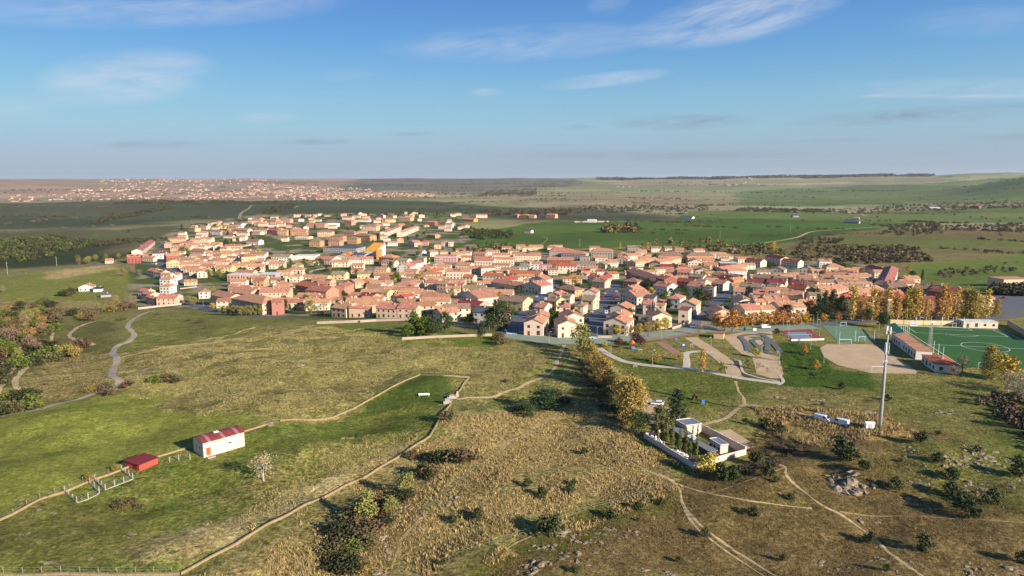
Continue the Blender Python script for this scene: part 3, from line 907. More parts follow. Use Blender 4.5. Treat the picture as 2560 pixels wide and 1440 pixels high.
wall_m = {k: mat('render_' + v[1].replace(' ', '_'), tuple(lin(*v[0], KW)), 0.9, 0.10, 0.5, 0.05, 6, hue=0.012) for k, v in WALLS.items()}
roof_m = {k: mat('roof_' + v[1].replace(' ', '_'), tuple(lin(*v[0], 0.82)), 0.85, 0.36, 0.55, 0.35, 5, hue=0.015) for k, v in ROOFS.items()}
glass = mat('dark_window_glass', (0.03, 0.035, 0.04), 0.15, 0.3, 1.0, spec=0.5)
frame_w = mat('window_frame_white', tuple(lin(214, 206, 196, .8)), 0.6, 0.06)
frame_b = mat('window_frame_brown', tuple(lin(110, 74, 54, .8)), 0.6, 0.1)
chim_m = mat('chimney_render', tuple(lin(206, 176, 150, .8)), 0.9, 0.15)
conc = mat('concrete', tuple(lin(178, 168, 154, .82)), 0.9, 0.12, 0.5, 0.1, 4)
stone = mat('dry_stone', tuple(lin(152, 132, 98, .85)), 0.95, 0.3, 1.5, 0.6, 3)
white_p = mat('white_paint', (0.72, 0.71, 0.68), 0.6, 0.06)
solar_m = mat('solar_panel', (0.02, 0.022, 0.035), 0.25, 0.2, 1.0, spec=0.5)


def window_mesh(w, h, fm, nm):
    g = G()
    g.box(-w / 2 - .1, w / 2 + .1, -.05, .08, -h / 2 - .1, h / 2 + .1, 0)
    g.box(-w / 2, -.03, -.065, .0, -h / 2, h / 2, 1)
    g.box(.03, w / 2, -.065, .0, -h / 2, h / 2, 1)
    return g.mesh(nm, [fm, glass])


WIN = {('w', 0): window_mesh(1.1, 1.2, frame_w, 'window'), ('b', 0): window_mesh(1.1, 1.2, frame_b, 'window'),
       ('w', 1): window_mesh(1.3, 1.9, frame_w, 'window'), ('b', 1): window_mesh(1.3, 1.9, frame_b, 'window')}
_g = G(); _g.box(-.55, .55, -.06, .1, 0, 2.1, 0); _g.box(.32, .40, -.10, -.04, 1.0, 1.1, 1)
DOOR = {'w': _g.mesh('door', [frame_b, conc])}
_g = G(); _g.box(-.35, .35, -.35, .35, -1.0, 1.1); _g.box(-.45, .45, -.45, .45, 1.1, 1.25)
CHIM = _g.mesh('chimney', chim_m)
_g = G(); _g.box(-1.6, 1.6, -1.0, 1.0, 0, .06)
SOLAR = _g.mesh('solar_panel', solar_m)

FOOT = []            # (cx, cy, ux, uy, halfw, halfd, top)


def obb_hit(a, b, grow=0.0):
    ax, ay, aux, auy, aw, ad = a[:6]; bx, by, bux, buy, bw, bd = b[:6]
    dx, dy = bx - ax, by - ay
    for ux, uy in ((aux, auy), (-auy, aux), (bux, buy), (-buy, bux)):
        ra = abs(aux * ux + auy * uy) * aw + abs(-auy * ux + aux * uy) * ad
        rb = abs(bux * ux + buy * uy) * bw + abs(-buy * ux + bux * uy) * bd
        if abs(dx * ux + dy * uy) > ra + rb + grow:
            return False
    return True


def eave_pt(px, py, z):
    x, y = flat_px(px, py, z)
    return x, y


HOUSES = []


def house(tr, x0, y0, x1, y1, h, d, kind='g', wall='cr', roof='te', extra='', where='', name='house', cat='house', base=False, win=True, grp=None, slope=None, label=None):
    """front eave from (x0,y0) to (x1,y1) in the view of `tr`, eave height h, depth d"""
    p, q = tr(x0, y0), tr(x1, y1)
    z = 0.0 if base else h
    a, b = eave_pt(*p, z), eave_pt(*q, z)
    w = math.hypot(b[0] - a[0], b[1] - a[1])
    ux, uy = (b[0] - a[0]) / w, (b[1] - a[1]) / w
    # depth is reduced until the house stands clear of those already there
    for k in range(7):
        dd = d * 1.28 * (1 - 0.1 * k)
        ww = w * (1 - 0.03 * k)
        cx = (a[0] + b[0]) / 2 - uy * dd / 2; cy = (a[1] + b[1]) / 2 + ux * dd / 2
        fp = (cx, cy, ux, uy, ww / 2, dd / 2)
        if not any(obb_hit(fp, o) for o in FOOT if abs(o[0] - cx) < 60 and abs(o[1] - cy) < 60):
            break
    else:
        return None
    FOOT.append((*fp, h))
    return raise_house(cx, cy, math.atan2(uy, ux), ww, dd, h, kind, wall, roof, extra, where, name, cat, win, grp, slope, label)


def raise_house(cx, cy, rz, w, d, h, kind, wall, roof, extra, where, name, cat, win, grp, slope=None, label=None):
    dist = math.hypot(cx, cy)
    st = max(1, round(h / 2.9))
    stw = {1: 'single-storey', 2: 'two-storey', 3: 'three-storey', 4: 'four-storey'}.get(st, 'tall')
    shape = {'g': 'long ridge', 'x': 'gable end to the front', 'h': 'hipped roof', 'f': 'flat roof', 's': 'sloping roof'}[kind]
    size = 'wide' if w > 20 else 'narrow' if w < 8.5 else ''
    rn = ROOFS[roof][1]
    if label is None:
        rs = rn.replace(' tile', '').replace(' sheet', '').replace('flat ', '').replace('faded ', '')
        bits = [size, stw, WALLS[wall][1], {'x': 'gable-fronted', 'h': 'hip-roofed', 'f': 'flat-topped'}.get(kind, ''), cat, 'with', rs, 'roof']
        label = ' '.join(x for x in bits if x)
        left = 16 - len(label.split()) - len(where.split())
        if extra and len(extra.split()) <= left: label += ', ' + extra
        if where: label += ', ' + where
    t = thing(name, label, cat, (cx, cy, hz(cx + math.sin(rz) * d / 2, cy - math.cos(rz) * d / 2)), rz, grp or ('buildings ' + where if where else 'town buildings'))
    hw, hd = w / 2, d / 2
    tl = slope if slope is not None else 0.40
    o = 0.4
    gw = G()
    zb = -2.0
    rise = 0
    if kind == 'g':
        tl = min(tl, 3.2 / hd)
        rise = hd * tl
        gw.prism([(-hd, zb), (hd, zb), (hd, h), (0, h + rise), (-hd, h)], 'x', -hw, hw)
        gr = G()
        e = h - o * tl
        gr.prism([(-hd - o, e + .03), (0, h + rise + .03), (hd + o, e + .03), (hd + o, e + .2), (0, h + rise + .22), (-hd - o, e + .2)], 'x', -hw - o * .7, hw + o * .7)
    elif kind == 'x':
        tl = min(tl, 3.2 / hw)
        rise = hw * tl
        gw.prism([(-hw, zb), (hw, zb), (hw, h), (0, h + rise), (-hw, h)], 'y', -hd, hd)
        gr = G()
        e = h - o * tl
        gr.prism([(-hw - o, e + .03), (0, h + rise + .03), (hw + o, e + .03), (hw + o, e + .2), (0, h + rise + .22), (-hw - o, e + .2)], 'y', -hd - o * .7, hd + o * .7)
    elif kind == 'h':
        gw.box(-hw, hw, -hd, hd, zb, h)
        gr = G()
        m = min(hw, hd)
        rise = (m + o) * tl
        a, b = hw + o, hd + o
        n = 0
        r0, r1 = (-(hw - m), hw - m), (-(hd - m), hd - m)
        P = [(-a, -b, h + .03), (a, -b, h + .03), (a, b, h + .03), (-a, b, h + .03), (-a, -b, h + .2), (a, -b, h + .2), (a, b, h + .2), (-a, b, h + .2),
             (r0[0], r1[0], h + .2 + rise), (r0[1], r1[1], h + .2 + rise)]
        gr.v += P
        if hw >= hd:
            gr.f += [(4, 5, 9, 8), (5, 6, 9), (6, 7, 8, 9), (7, 4, 8)]
        else:
            gr.f += [(4, 5, 8), (5, 6, 9, 8), (6, 7, 9), (7, 4, 8, 9)]
        gr.f += [(0, 3, 2, 1), (0, 1, 5, 4), (1, 2, 6, 5), (2, 3, 7, 6), (3, 0, 4, 7)]
        gr.m += [0] * 9
    elif kind == 'f':
        gw.box(-hw, hw, -hd, hd, zb, h)
        gr = G()
        gr.box(-hw - .15, hw + .15, -hd - .15, hd + .15, h + .02, h + .3)
    else:
        rise = d * tl * .6
        gw.prism([(-hd, zb), (hd, zb), (hd, h + rise), (-hd, h)], 'x', -hw, hw)
        gr = G()
        k = rise / d
        gr.prism([(-hd - o, h - o * k + .03), (hd + o, h + rise + o * k + .03), (hd + o, h + rise + o * k + .2), (-hd - o, h - o * k + .2)], 'x', -hw - o, hw + o)
    gw.obj('wall', wall_m[wall], t)
    rf = gr.obj('roof', roof_m[roof], t)
    rr = random.Random(int(cx * 7 + cy * 13))
    # chimneys and roof panels
    if kind in 'gxh' and dist < 1300:
        for _ in range(1 if w < 12 else rr.choice((1, 2, 2, 3))):
            u = rr.uniform(-.7, .7)
            if kind == 'g': loc = (u * hw, rr.choice((-.25, .3)) * hd, h + rise * .72)
            elif kind == 'x': loc = (rr.choice((-.3, .3)) * hw, u * hd, h + rise * .70)
            else: loc = (u * max(hw - hd, .4 * hw), .15 * hd, h + rise * .75)
            link('chimney', CHIM, rf, loc)
        if kind == 'g' and rr.random() < .10:
            for s in range(2):
                so = link('solar_panel', SOLAR, rf, (rr.uniform(-.3, .3) * hw + s * 3.4, -hd * .5, h + rise * .5 + .25))
                so.rotation_euler = (math.atan(tl), 0, 0)
    # windows
    if win:
        fk = 'b' if rr.random() < .35 else 'w'
        spots = []
        n = max(1, int(w / 3.3))
        for s in range(st):
            for i in range(n):
                if rr.random() < .08: continue
                tall = 1 if (s == 0 and i % 3 == 1) else 0
                spots.append((-hw + (i + .5) * w / n, -hd, 1.6 + s * 2.85, 0, tall))
        if kind == 'x' and rise > 1.6:
            spots.append((0, -hd, h + rise * .25, 0, 0))
        side = 1 if cx < 0 else -1
        ns = max(1, int(d / 4))
        for sd_ in (1, -1):
            if sd_ != side and dist > 560: continue
            for s in range(st):
                for i in range(ns):
                    if rr.random() < .25: continue
                    spots.append((sd_ * hw, -hd + (i + .5) * d / ns, 1.6 + s * 2.85, sd_, 0))
        spots = [s for s in spots if s[2] + .8 < h + (rise * .5 if kind == 'x' else 0)]
        if dist < 640:
            first = True
            for (a, b, c, sd_, tall) in spots:
                if first and sd_ == 0:
                    link('door', DOOR['w'], t, (a, b, 0.05)); first = False
                    continue
                wo = link('window', WIN[(fk, tall)], t, (a, b, c - (.1 if tall else 0)))
                if sd_: wo.rotation_euler = (0, 0, sd_ * math.pi / 2)
        elif dist < 1700 and spots:
            gwin = G()
            for (a, b, c, sd_, tall) in spots:
                if sd_ == 0:
                    gwin.box(a - .65, a + .65, b - .06, b + .05, c - .75, c + .75)
                else:
                    gwin.box(a - .06, a + .06, b - .65, b + .65, c - .75, c + .75)
            tag(gwin.obj('windows', glass, t), kind='stuff')
    HOUSES.append((t, cx, cy, rz, w, d, h))
    return t


W_FRONT = 'in the row above the meadow'
W_LEFT = 'beside the curving road'
W_LMID = 'in dense rows past the curving road'
W_SCH = 'near the school hall'
W_FAR = 'in the far upper quarter'
W_MID = 'in the middle of the town'
W_ST = 'by the streets above the promenade'
W_S1, W_S2, W_S3 = 'on the first shaded street', 'on the second shaded street', 'near the third shaded street'
W_RIGHT = 'in rows behind the orange trees'
W_POP = 'behind the yellow poplars'
W_BACK = 'backing on the green fields'


def many(tr, where, rows):
    for r in rows:
        house(tr, *r, where=where)


# school with its orange hall
house(ZS, 842, 684, 1022, 690, 8.5, 22, 's', 'wh', 'oo', slope=.5, name='school_hall', cat='hall', win=False, label='tall block with sloping orange roof and pale wall, the highest in the school')
house(ZS, 1026, 690, 1060, 690, 11, 20, 'f', 'or', 'oo', name='school_wing', cat='hall', win=False, label='narrow orange side wing against the tall school block')
house(ZS, 175, 640, 700, 652, 6.5, 26, 'f', 'gy', 'sl', name='school_building', cat='school', label='long low school building with slate grey roof and dark front')
house(ZS, 470, 590, 800, 575, 9, 14, 's', 'wh', 'sl', name='school_building', cat='school', label='white school building with tilted grey roof behind the dark front')
house(ZS, 1010, 605, 1148, 600, 9, 16, 'f', 'wh', 'wh', name='school_building', cat='school', label='white flat-roofed school block beside the orange hall')
house(ZS, 640, 748, 842, 752, 5, 16, 'g', 'gy', 'sl', name='sports_hall', cat='hall', win=False, slope=.2, label='low hall with bluish slate roof in front of the orange hall')
house(ZS, 400, 735, 470, 740, 5, 12, 'g', 'gy', 'sl', name='sports_hall', cat='hall', win=False, slope=.2, label='small hall with bluish slate roof beside the orange gable')
house(ZS, 490, 740, 632, 745, 5, 14, 'x', 'or', 'oo', name='sports_hall', cat='hall', win=False, label='orange gabled hall roof among the slate school roofs')
house(ZS, 1070, 790, 1300, 800, 9, 13, 'h', 'br', 'te', 'arched red front', where=W_SCH)
house(ZA, 1512, 490, 1690, 492, 6, 12, 'g', 'wh', 'gn', name='hall', cat='hall', label='plain white hall with greenish grey ridge roof beside the gardens')
house(ZA, 1742, 478, 1962, 478, 5.5, 14, 'f', 'wh', 'wh', name='canopy_hall', cat='hall', win=False, label='low court cover with wavy white roof near the school')

many(ZA, W_FRONT, [
    (905, 882, 1080, 892, 7.5, 11, 'g', 'pe', 'te'), (1115, 926, 1420, 940, 8.8, 13, 'h', 'pe', 'te'), (1080, 848, 1285, 852, 8.8, 12, 'g', 'pe', 'te'),
    (1385, 850, 1695, 838, 8.8, 13, 'g', 'pe', 'te'), (1508, 945, 1625, 940, 8.4, 11, 'g', 'bp', 'rb'), (1632, 936, 1765, 876, 8.4, 11, 'g', 'bp', 'rb'),
    (1295, 860, 1372, 858, 5.6, 9, 'x', 'wh', 'te'), (1750, 775, 1980, 800, 8.6, 12, 'g', 'br', 'or'), (1860, 830, 2062, 830, 8.6, 12, 'g', 'bp', 'rb'),
    (2095, 838, 2225, 792, 8.6, 11, 'g', 'bp', 'rb'), (2235, 788, 2345, 760, 8.6, 11, 'g', 'bp', 'rb'), (785, 846, 885, 842, 5.6, 8, 'h', 'wh', 'te'),
    (2115, 1000, 2258, 1004, 5.8, 9, 'g', 'pe', 'te'), (2266, 1004, 2515, 1000, 5.8, 9, 'g', 'pe', 'te', 'porches and small dormers'), (2385, 888, 2512, 890, 5.6, 9, 'g', 'sa', 'rd')])
many(ZA, W_LEFT, [
    (362, 906, 555, 902, 5.8, 10, 'g', 'pe', 'te'), (250, 888, 350, 905, 5.6, 8, 'g', 'pe', 'te'), (212, 855, 300, 868, 5.6, 7, 'g', 'pe', 'te'), (178, 828, 260, 838, 5.6, 7, 'g', 'pe', 'te'),
    (395, 785, 492, 788, 6.5, 8, 'h', 'wh', 'te'), (395, 712, 500, 716, 6.5, 8, 'h', 'wh', 'te'), (505, 668, 568, 668, 6, 9, 'x', 'wh', 'te'),
    (400, 662, 500, 666, 6, 8, 'g', 'wh', 'te'), (330, 640, 410, 650, 6, 8, 'g', 'cr', 'te'), (270, 622, 345, 634, 6, 8, 'g', 'cr', 'te'),
    (218, 428, 350, 330, 5.8, 10, 'g', 'cr', 'rb'), (68, 492, 205, 486, 8, 10, 'g', 'br', 'te', 'pale window strips'), (215, 500, 330, 506, 4, 9, 'g', 'cr', 'te'),
    (322, 458, 455, 454, 7, 10, 'g', 'wh', 'rd'), (462, 484, 588, 476, 8, 10, 'g', 'br', 'te', 'pale window strips')])
many(ZA, W_LMID, [
    (442, 362, 530, 356, 6, 9, 'h', 'sa', 'te'), (482, 314, 660, 306, 6, 9, 'g', 'sa', 'rb'), (605, 352, 728, 348, 6, 9, 'g', 'sa', 'rb'), (702, 322, 810, 320, 6, 9, 'g', 'pe', 'te'),
    (818, 318, 876, 318, 6, 11, 'x', 'cr', 'te'), (678, 430, 840, 440, 7, 11, 'h', 'cr', 'rb'), (850, 446, 1018, 448, 6, 9, 'g', 'cr', 'te'), (932, 386, 1038, 382, 6, 9, 'x', 'cr', 'rb'),
    (1045, 384, 1205, 380, 6, 9, 'g', 'cr', 'rb'), (1262, 326, 1384, 332, 6, 9, 'g', 'wh', 'rb', 'dark red beams'), (1402, 334, 1512, 338, 5, 9, 'g', 'or', 'or'),
    (1215, 492, 1362, 484, 8, 12, 'h', 'ye', 'rb'), (1062, 486, 1205, 500, 7, 12, 'g', 'cr', 'te', 'fluted white front'), (462, 545, 615, 540, 6.5, 10, 'x', 'ye', 'te'),
    (590, 568, 780, 562, 6, 9, 'g', 'cr', 'te'), (785, 560, 930, 556, 6, 9, 'g', 'cr', 'te'), (802, 580, 944, 582, 5.6, 8, 'g', 'pe', 'te'), (950, 594, 1108, 594, 6, 9, 'g', 'ye', 'te'),
    (1114, 580, 1258, 576, 6, 9, 'g', 'ye', 'te'), (1280, 592, 1438, 588, 6, 9, 'g', 'cr', 'te'), (1266, 556, 1416, 556, 6, 8, 'g', 'cr', 'te'), (632, 602, 786, 604, 6, 8, 'g', 'pe', 'te'), (768, 645, 864, 642, 6, 10, 'x', 'cr', 'te'),
    (680, 640, 762, 650, 5, 8, 'g', 'sa', 'te'), (960, 545, 1100, 542, 6, 8, 'g', 'cr', 'te'), (600, 515, 740, 520, 5, 9, 'g', 'cr', 'te'), (750, 500, 890, 505, 5, 9, 'g', 'cr', 'te'), (900, 520, 1050, 526, 5, 9, 'g', 'cr', 'te'),
    (1070, 668, 1200, 670, 7, 12, 'f', 'sa', 'wh', 'bare concrete floors'), (1208, 668, 1370, 668, 7, 12, 'f', 'sa', 'wh', 'bare concrete floors'), (1378, 662, 1555, 664, 6, 12, 'f', 'gy', 'wh', 'bare concrete floors'),
    (1332, 726, 1436, 728, 6, 9, 'g', 'oc', 'rb'), (1442, 722, 1540, 726, 6, 8, 'g', 'wh', 'rb'), (1528, 764, 1648, 764, 4, 9, 'x', 'wh', 'te'), (1078, 785, 1168, 788, 5, 8, 'g', 'sa', 'te'), (1182, 798, 1284, 802, 5, 8, 'g', 'pe', 'te'),
    (640, 745, 760, 740, 3.2, 8, 'g', 'cr', 'te')])
many(ZA, W_SCH, [
    (1486, 562, 1640, 560, 5.8, 10, 'g', 'cr', 'te'), (1948, 508, 2118, 518, 6, 14, 'g', 'cr', 'te'), (2118, 542, 2280, 542, 6, 10, 'g', 'cr', 'te'), (2290, 522, 2410, 518, 6, 11, 'g', 'wh', 'te'), (2418, 516, 2538, 512, 6, 11, 'g', 'cr', 'te'),
    (2120, 490, 2290, 496, 6, 8, 'x', 'cr', 'te'), (1668, 616, 1828, 618, 6.5, 9, 'h', 'cr', 'te'), (1716, 574, 1792, 576, 6, 8, 'x', 'ye', 'gn'), (1692, 686, 1800, 686, 6, 8, 'h', 'cr', 'te'), (2105, 665, 2245, 668, 5.5, 10, 'g', 'ye', 'gn'),
    (2372, 664, 2518, 660, 5, 9, 'g', 'ye', 'gn'), (2312, 576, 2428, 576, 5.5, 9, 'g', 'cr', 'te'), (2308, 624, 2428, 622, 4, 8, 'g', 'sa', 'rb'), (2412, 734, 2498, 736, 5, 8, 'h', 'sa', 'te'), (1760, 535, 1930, 545, 4, 9, 'g', 'cr', 'te'), (2270, 735, 2350, 745, 6, 9, 'x', 'sa', 'te'), (1970, 735, 2100, 740, 7, 9, 'g', 'sa', 'te'),
    (1890, 332, 1998, 334, 8.5, 12, 'h', 'oc', 'bn'), (2082, 326, 2194, 328, 8.5, 12, 'h', 'oc', 'bn'), (2272, 306, 2368, 308, 8.5, 12, 'h', 'oc', 'bn'), (2104, 284, 2228, 286, 8.5, 12, 'h', 'oc', 'bn'), (2330, 274, 2498, 282, 8.5, 14, 'h', 'oc', 'bn'),
    (2190, 244, 2340, 250, 8.5, 14, 'h', 'oc', 'bn'), (1748, 290, 1885, 292, 4, 14, 'f', 'ye', 'wh')])
many(ZA, W_FAR, [
    (762, 248, 868, 248, 8, 11, 'h', 'cr', 'te'), (892, 234, 1008, 238, 6.5, 11, 'h', 'wh', 'rb'), (678, 202, 748, 206, 6, 10, 'h', 'ye', 'te'), (792, 186, 862, 188, 6, 10, 'g', 'cr', 'te'), (902, 154, 982, 154, 6, 11, 'x', 'ye', 'te'), (996, 180, 1068, 178, 6, 10, 'g', 'ye', 'bn'),
    (1146, 164, 1208, 166, 7, 11, 'g', 'wh', 'rb'), (1276, 128, 1408, 128, 9, 11, 'g', 'pe', 'rb'), (1332, 150, 1408, 152, 6, 10, 'x', 'ye', 'te'), (1432, 122, 1560, 126, 7, 11, 'g', 'sa', 'te'), (1575, 118, 1700, 120, 7, 11, 'g', 'sa', 'te'),
    (1336, 220, 1462, 222, 7, 11, 'g', 'wh', 'rb'), (1470, 222, 1568, 226, 7, 11, 'g', 'br', 'rb'), (1582, 232, 1668, 234, 8, 12, 'h', 'ye', 'te'), (1702, 228, 1860, 228, 9, 12, 'g', 'oc', 'te', 'dark balconies'), (1972, 240, 2118, 240, 8.5, 14, 'h', 'pe', 'bn'),
    (2052, 158, 2198, 154, 7, 14, 'f', 'wh', 'wh'), (1860, 165, 2045, 168, 7, 12, 'g', 'sa', 'te'), (2416, 184, 2560, 186, 9, 16, 'h', 'pe', 'bn'), (1120, 215, 1270, 222, 6, 11, 'g', 'pe', 'te'), (1080, 215, 1130, 220, 6, 11, 'x', 'ye', 'te'), (1020, 245, 1130, 250, 5, 10, 'g', 'sa', 'te'),
    (1190, 290, 1250, 290, 6, 10, 'g', 'wh', 'te'), (1320, 245, 1400, 248, 4, 9, 'g', 'cr', 'te')])
many(ZS, W_FAR, [
    (1185, 392, 1270, 360, 8, 9, 'g', 'cr', 'rb'), (1280, 352, 1430, 298, 8, 9, 'g', 'cr', 'rb'), (1455, 392, 1540, 360, 8, 9, 'g', 'cr', 'te'), (1550, 352, 1700, 300, 8, 9, 'g', 'cr', 'te'),
    (1145, 492, 1255, 490, 7, 10, 'f', 'wh', 'gn'), (1360, 500, 1465, 498, 6, 10, 'h', 'pe', 'te'), (1535, 545, 1640, 560, 6, 10, 'x', 'cr', 'te'), (1850, 225, 1965, 228, 9, 11, 'g', 'br', 'te'), (2145, 222, 2245, 222, 7, 12, 'x', 'wh', 'te'), (2120, 262, 2238, 264, 7, 9, 'g', 'wh', 'rb'),
    (2445, 282, 2520, 282, 4, 11, 'x', 'wh', 'te'), (1745, 540, 1855, 540, 6, 10, 'h', 'sa', 'or'), (2070, 550, 2165, 552, 6, 9, 'h', 'cr', 'te'), (2180, 545, 2258, 545, 7, 9, 'f', 'cr', 'te'), (1955, 590, 2045, 590, 6, 9, 'f', 'ye', 'te'), (1840, 430, 1970, 440, 5, 10, 'h', 'oc', 'te'),
    (1170, 120, 1300, 125, 6, 11, 'x', 'ye', 'te'), (1170, 195, 1340, 190, 6, 11, 'g', 'ye', 'te'), (1395, 160, 1570, 165, 7, 12, 'g', 'sa', 'te'), (1710, 115, 1790, 115, 7, 11, 'x', 'cr', 'te'), (790, 100, 860, 100, 6, 11, 'x', 'cr', 'te'), (480, 150, 640, 152, 6, 12, 'g', 'cr', 'rb'), (730, 190, 910, 192, 5, 12, 'g', 'wh', 'te'), (1020, 110, 1150, 118, 7, 13, 'x', 'cr', 'te'),
    (1830, 700, 1890, 710, 6, 10, 'x', 'cr', 'te'), (1650, 705, 1760, 710, 5, 10, 'g', 'wh', 'bn'), (520, 210, 630, 214, 9, 11, 'h', 'oc', 'te')])
many(ZFC, 'standing alone by the far hedges', [
    (1280, 348, 1322, 350, 7, 14, 'h', 'sa', 'rb'), (1340, 350, 1400, 352, 7, 14, 'h', 'oc', 'te'), (1405, 355, 1447, 356, 6, 12, 'g', 'sa', 'te'), (1452, 350, 1490, 350, 8, 12, 'f', 'oc', 'te'), (1532, 346, 1600, 348, 9, 14, 'g', 'oc', 'te'),
    (1012, 352, 1095, 352, 7, 14, 'g', 'cr', 'te'), (925, 432, 962, 432, 3.5, 10, 'x', 'wh', 'rb'), (1372, 468, 1420, 470, 4, 9, 'g', 'wh', 'rd'), (905, 380, 995, 384, 6, 12, 'g', 'or', 'te')])
many(ZB, W_FRONT, [
    (162, 767, 360, 767, 5.8, 9, 'g', 'pe', 'te', 'awnings over the back doors'), (362, 767, 570, 765, 5.8, 9, 'g', 'pe', 'te', 'awnings over the back doors'), (728, 800, 820, 815, 5.4, 9, 'x', 'cr', 'te'), (815, 790, 912, 765, 6, 9, 'x', 'cr', 'te'),
    (1132, 800, 1308, 806, 6, 9, 'g', 'wh', 'sl', 'angular modern front'), (1386, 802, 1478, 802, 5.6, 8, 'g', 'pk', 'rd'), (988, 628, 1188, 648, 7, 12, 'x', 'cr', 'te'), (962, 724, 1178, 732, 4.5, 9, 'g', 'sa', 'rd'),
    (1372, 688, 1628, 694, 6, 10, 'g', 'ye', 'bn', 'dark panels on the roof'), (0, 662, 110, 662, 5.6, 9, 'g', 'sa', 'rd'), (178, 606, 274, 606, 6, 8, 'g', 'ye', 'te'), (304, 646, 372, 648, 5, 9, 'x', 'cr', 'or'), (376, 648, 445, 650, 5, 9, 'x', 'cr', 'or'),
    (1190, 665, 1245, 680, 3, 7, 'g', 'sa', 'te')])
many(ZB, W_MID, [
    (1310, 516, 1590, 524, 7.5, 10, 'g', 'pe', 'te'), (768, 520, 860, 522, 6, 9, 'g', 'pe', 'te'), (864, 520, 958, 522, 6, 9, 'g', 'pe', 'te'), (962, 520, 1040, 520, 6, 9, 'g', 'pe', 'te'), (332, 536, 545, 536, 5, 10, 'h', 'wh', 'te', 'balcony rail'), (162, 526, 290, 526, 6, 9, 'x', 'wh', 'te'),
    (660, 500, 760, 505, 4.5, 9, 'g', 'cr', 'te'), (148, 375, 264, 378, 6.5, 9, 'g', 'ye', 'te'), (366, 345, 500, 350, 8, 14, 'x', 'wh', 'te'), (504, 330, 640, 300, 8, 12, 'g', 'wh', 'rb'), (602, 360, 704, 362, 6, 9, 'h', 'sa', 'te'), (732, 326, 814, 328, 5.5, 9, 'x', 'cr', 'te'),
    (742, 238, 964, 240, 8, 12, 'f', 'pk', 'te'), (652, 190, 812, 192, 8, 11, 'g', 'br', 'te'), (862, 396, 1098, 398, 8, 10, 'g', 'cr', 'te'), (700, 400, 850, 380, 4.5, 9, 'g', 'cr', 'or'), (952, 330, 1098, 336, 5, 11, 'g', 'cr', 'te'), (1082, 368, 1202, 370, 6, 10, 'g', 'cr', 'te'), (1206, 364, 1358, 358, 8, 10, 'g', 'cr', 'rb'),
    (1026, 452, 1130, 456, 5.5, 9, 'g', 'cr', 'or'), (1134, 456, 1220, 456, 5.5, 9, 'g', 'wh', 'gn'), (1226, 436, 1428, 444, 6, 9, 'g', 'wh', 'or', 'balconies across the front'), (1422, 474, 1580, 474, 5, 9, 'g', 'cr', 'or'), (1492, 412, 1640, 418, 5.6, 10, 'g', 'sa', 'or'), (1645, 418, 1798, 424, 5.6, 10, 'g', 'sa', 'or'),
    (1622, 530, 1812, 536, 7, 12, 'x', 'cr', 'te'), (1690, 470, 1860, 476, 6.5, 10, 'x', 'cr', 'te'), (1870, 470, 1985, 440, 6.5, 9, 'g', 'cr', 'te'), (1572, 346, 1700, 350, 6, 9, 'h', 'wh', 'gn'), (1712, 318, 1814, 320, 6.5, 9, 'g', 'wh', 'te'), (1802, 335, 1920, 335, 9, 10, 'f', 'pk', 'te'),
    (1962, 340, 2168, 342, 8.5, 10, 'g', 'cr', 'or', 'dark balconies'), (1872, 278, 2132, 282, 7, 10, 'g', 'br', 'te'), (2112, 318, 2358, 320, 6, 10, 'g', 'gy', 'bn'), (942, 310, 1040, 318, 5, 9, 'x', 'cr', 'te'), (445, 395, 560, 398, 6, 9, 'g', 'sa', 'te'), (180, 470, 290, 480, 5, 9, 'g', 'sa', 'te'), (560, 265, 640, 270, 7, 10, 'g', 'gn' if 0 else 'cr', 'gn'), (355, 285, 470, 290, 6, 10, 'g', 'cr', 'gn'),
    (210, 305, 340, 310, 5.5, 10, 'g', 'cr', 'gn'), (30, 478, 100, 480, 4.5, 8, 'h', 'sa', 'te'), (1300, 392, 1480, 396, 5, 9, 'g', 'cr', 'te'), (1240, 420, 1300, 424, 4, 8, 'g', 'cr', 'te'),
    (2112, 462, 2200, 458, 5, 8, 'g', 'wh', 'or'), (2272, 448, 2362, 454, 5, 8, 'g', 'wh', 'or'), (2212, 388, 2300, 390, 5, 8, 'g', 'cr', 'or'), (2372, 396, 2460, 396, 5, 8, 'g', 'cr', 'or'), (2412, 466, 2518, 462, 5, 9, 'g', 'cr', 'or'), (2280, 360, 2370, 362, 5, 8, 'g', 'cr', 'te'), (2490, 425, 2590, 420, 5, 9, 'g', 'cr', 'or'),
    (2190, 420, 2270, 424, 5, 8, 'x', 'cr', 'te')])
many(ZB, W_BACK, [
    (1892, 192, 2138, 196, 10.5, 13, 'h', 'gy', 'te'), (2012, 212, 2258, 222, 10, 12, 'h', 'gy', 'te'), (2312, 192, 2528, 196, 10.5, 13, 'h', 'gy', 'te', 'many white chimneys'), (1142, 284, 1338, 288, 7.5, 10, 'g', 'cr', 'te'), (1342, 274, 1535, 276, 7.5, 10, 'g', 'cr', 'te'), (1322, 232, 1500, 232, 7, 10, 'g', 'cr', 'te'),
    (1552, 240, 1812, 240, 7, 10, 'g', 'cr', 'te'), (1130, 220, 1250, 224, 6, 10, 'g', 'sa', 'te'), (1602, 300, 1700, 306, 5, 9, 'x', 'cr', 'te'), (2352, 256, 2480, 258, 7, 10, 'g', 'cr', 'te'), (2200, 250, 2295, 252, 8, 9, 'f', 'gy', 'gn'), (1800, 275, 1862, 280, 5, 9, 'g', 'cr', 'gn'), (2350, 320, 2460, 330, 5, 9, 'x', 'cr', 'gn')])
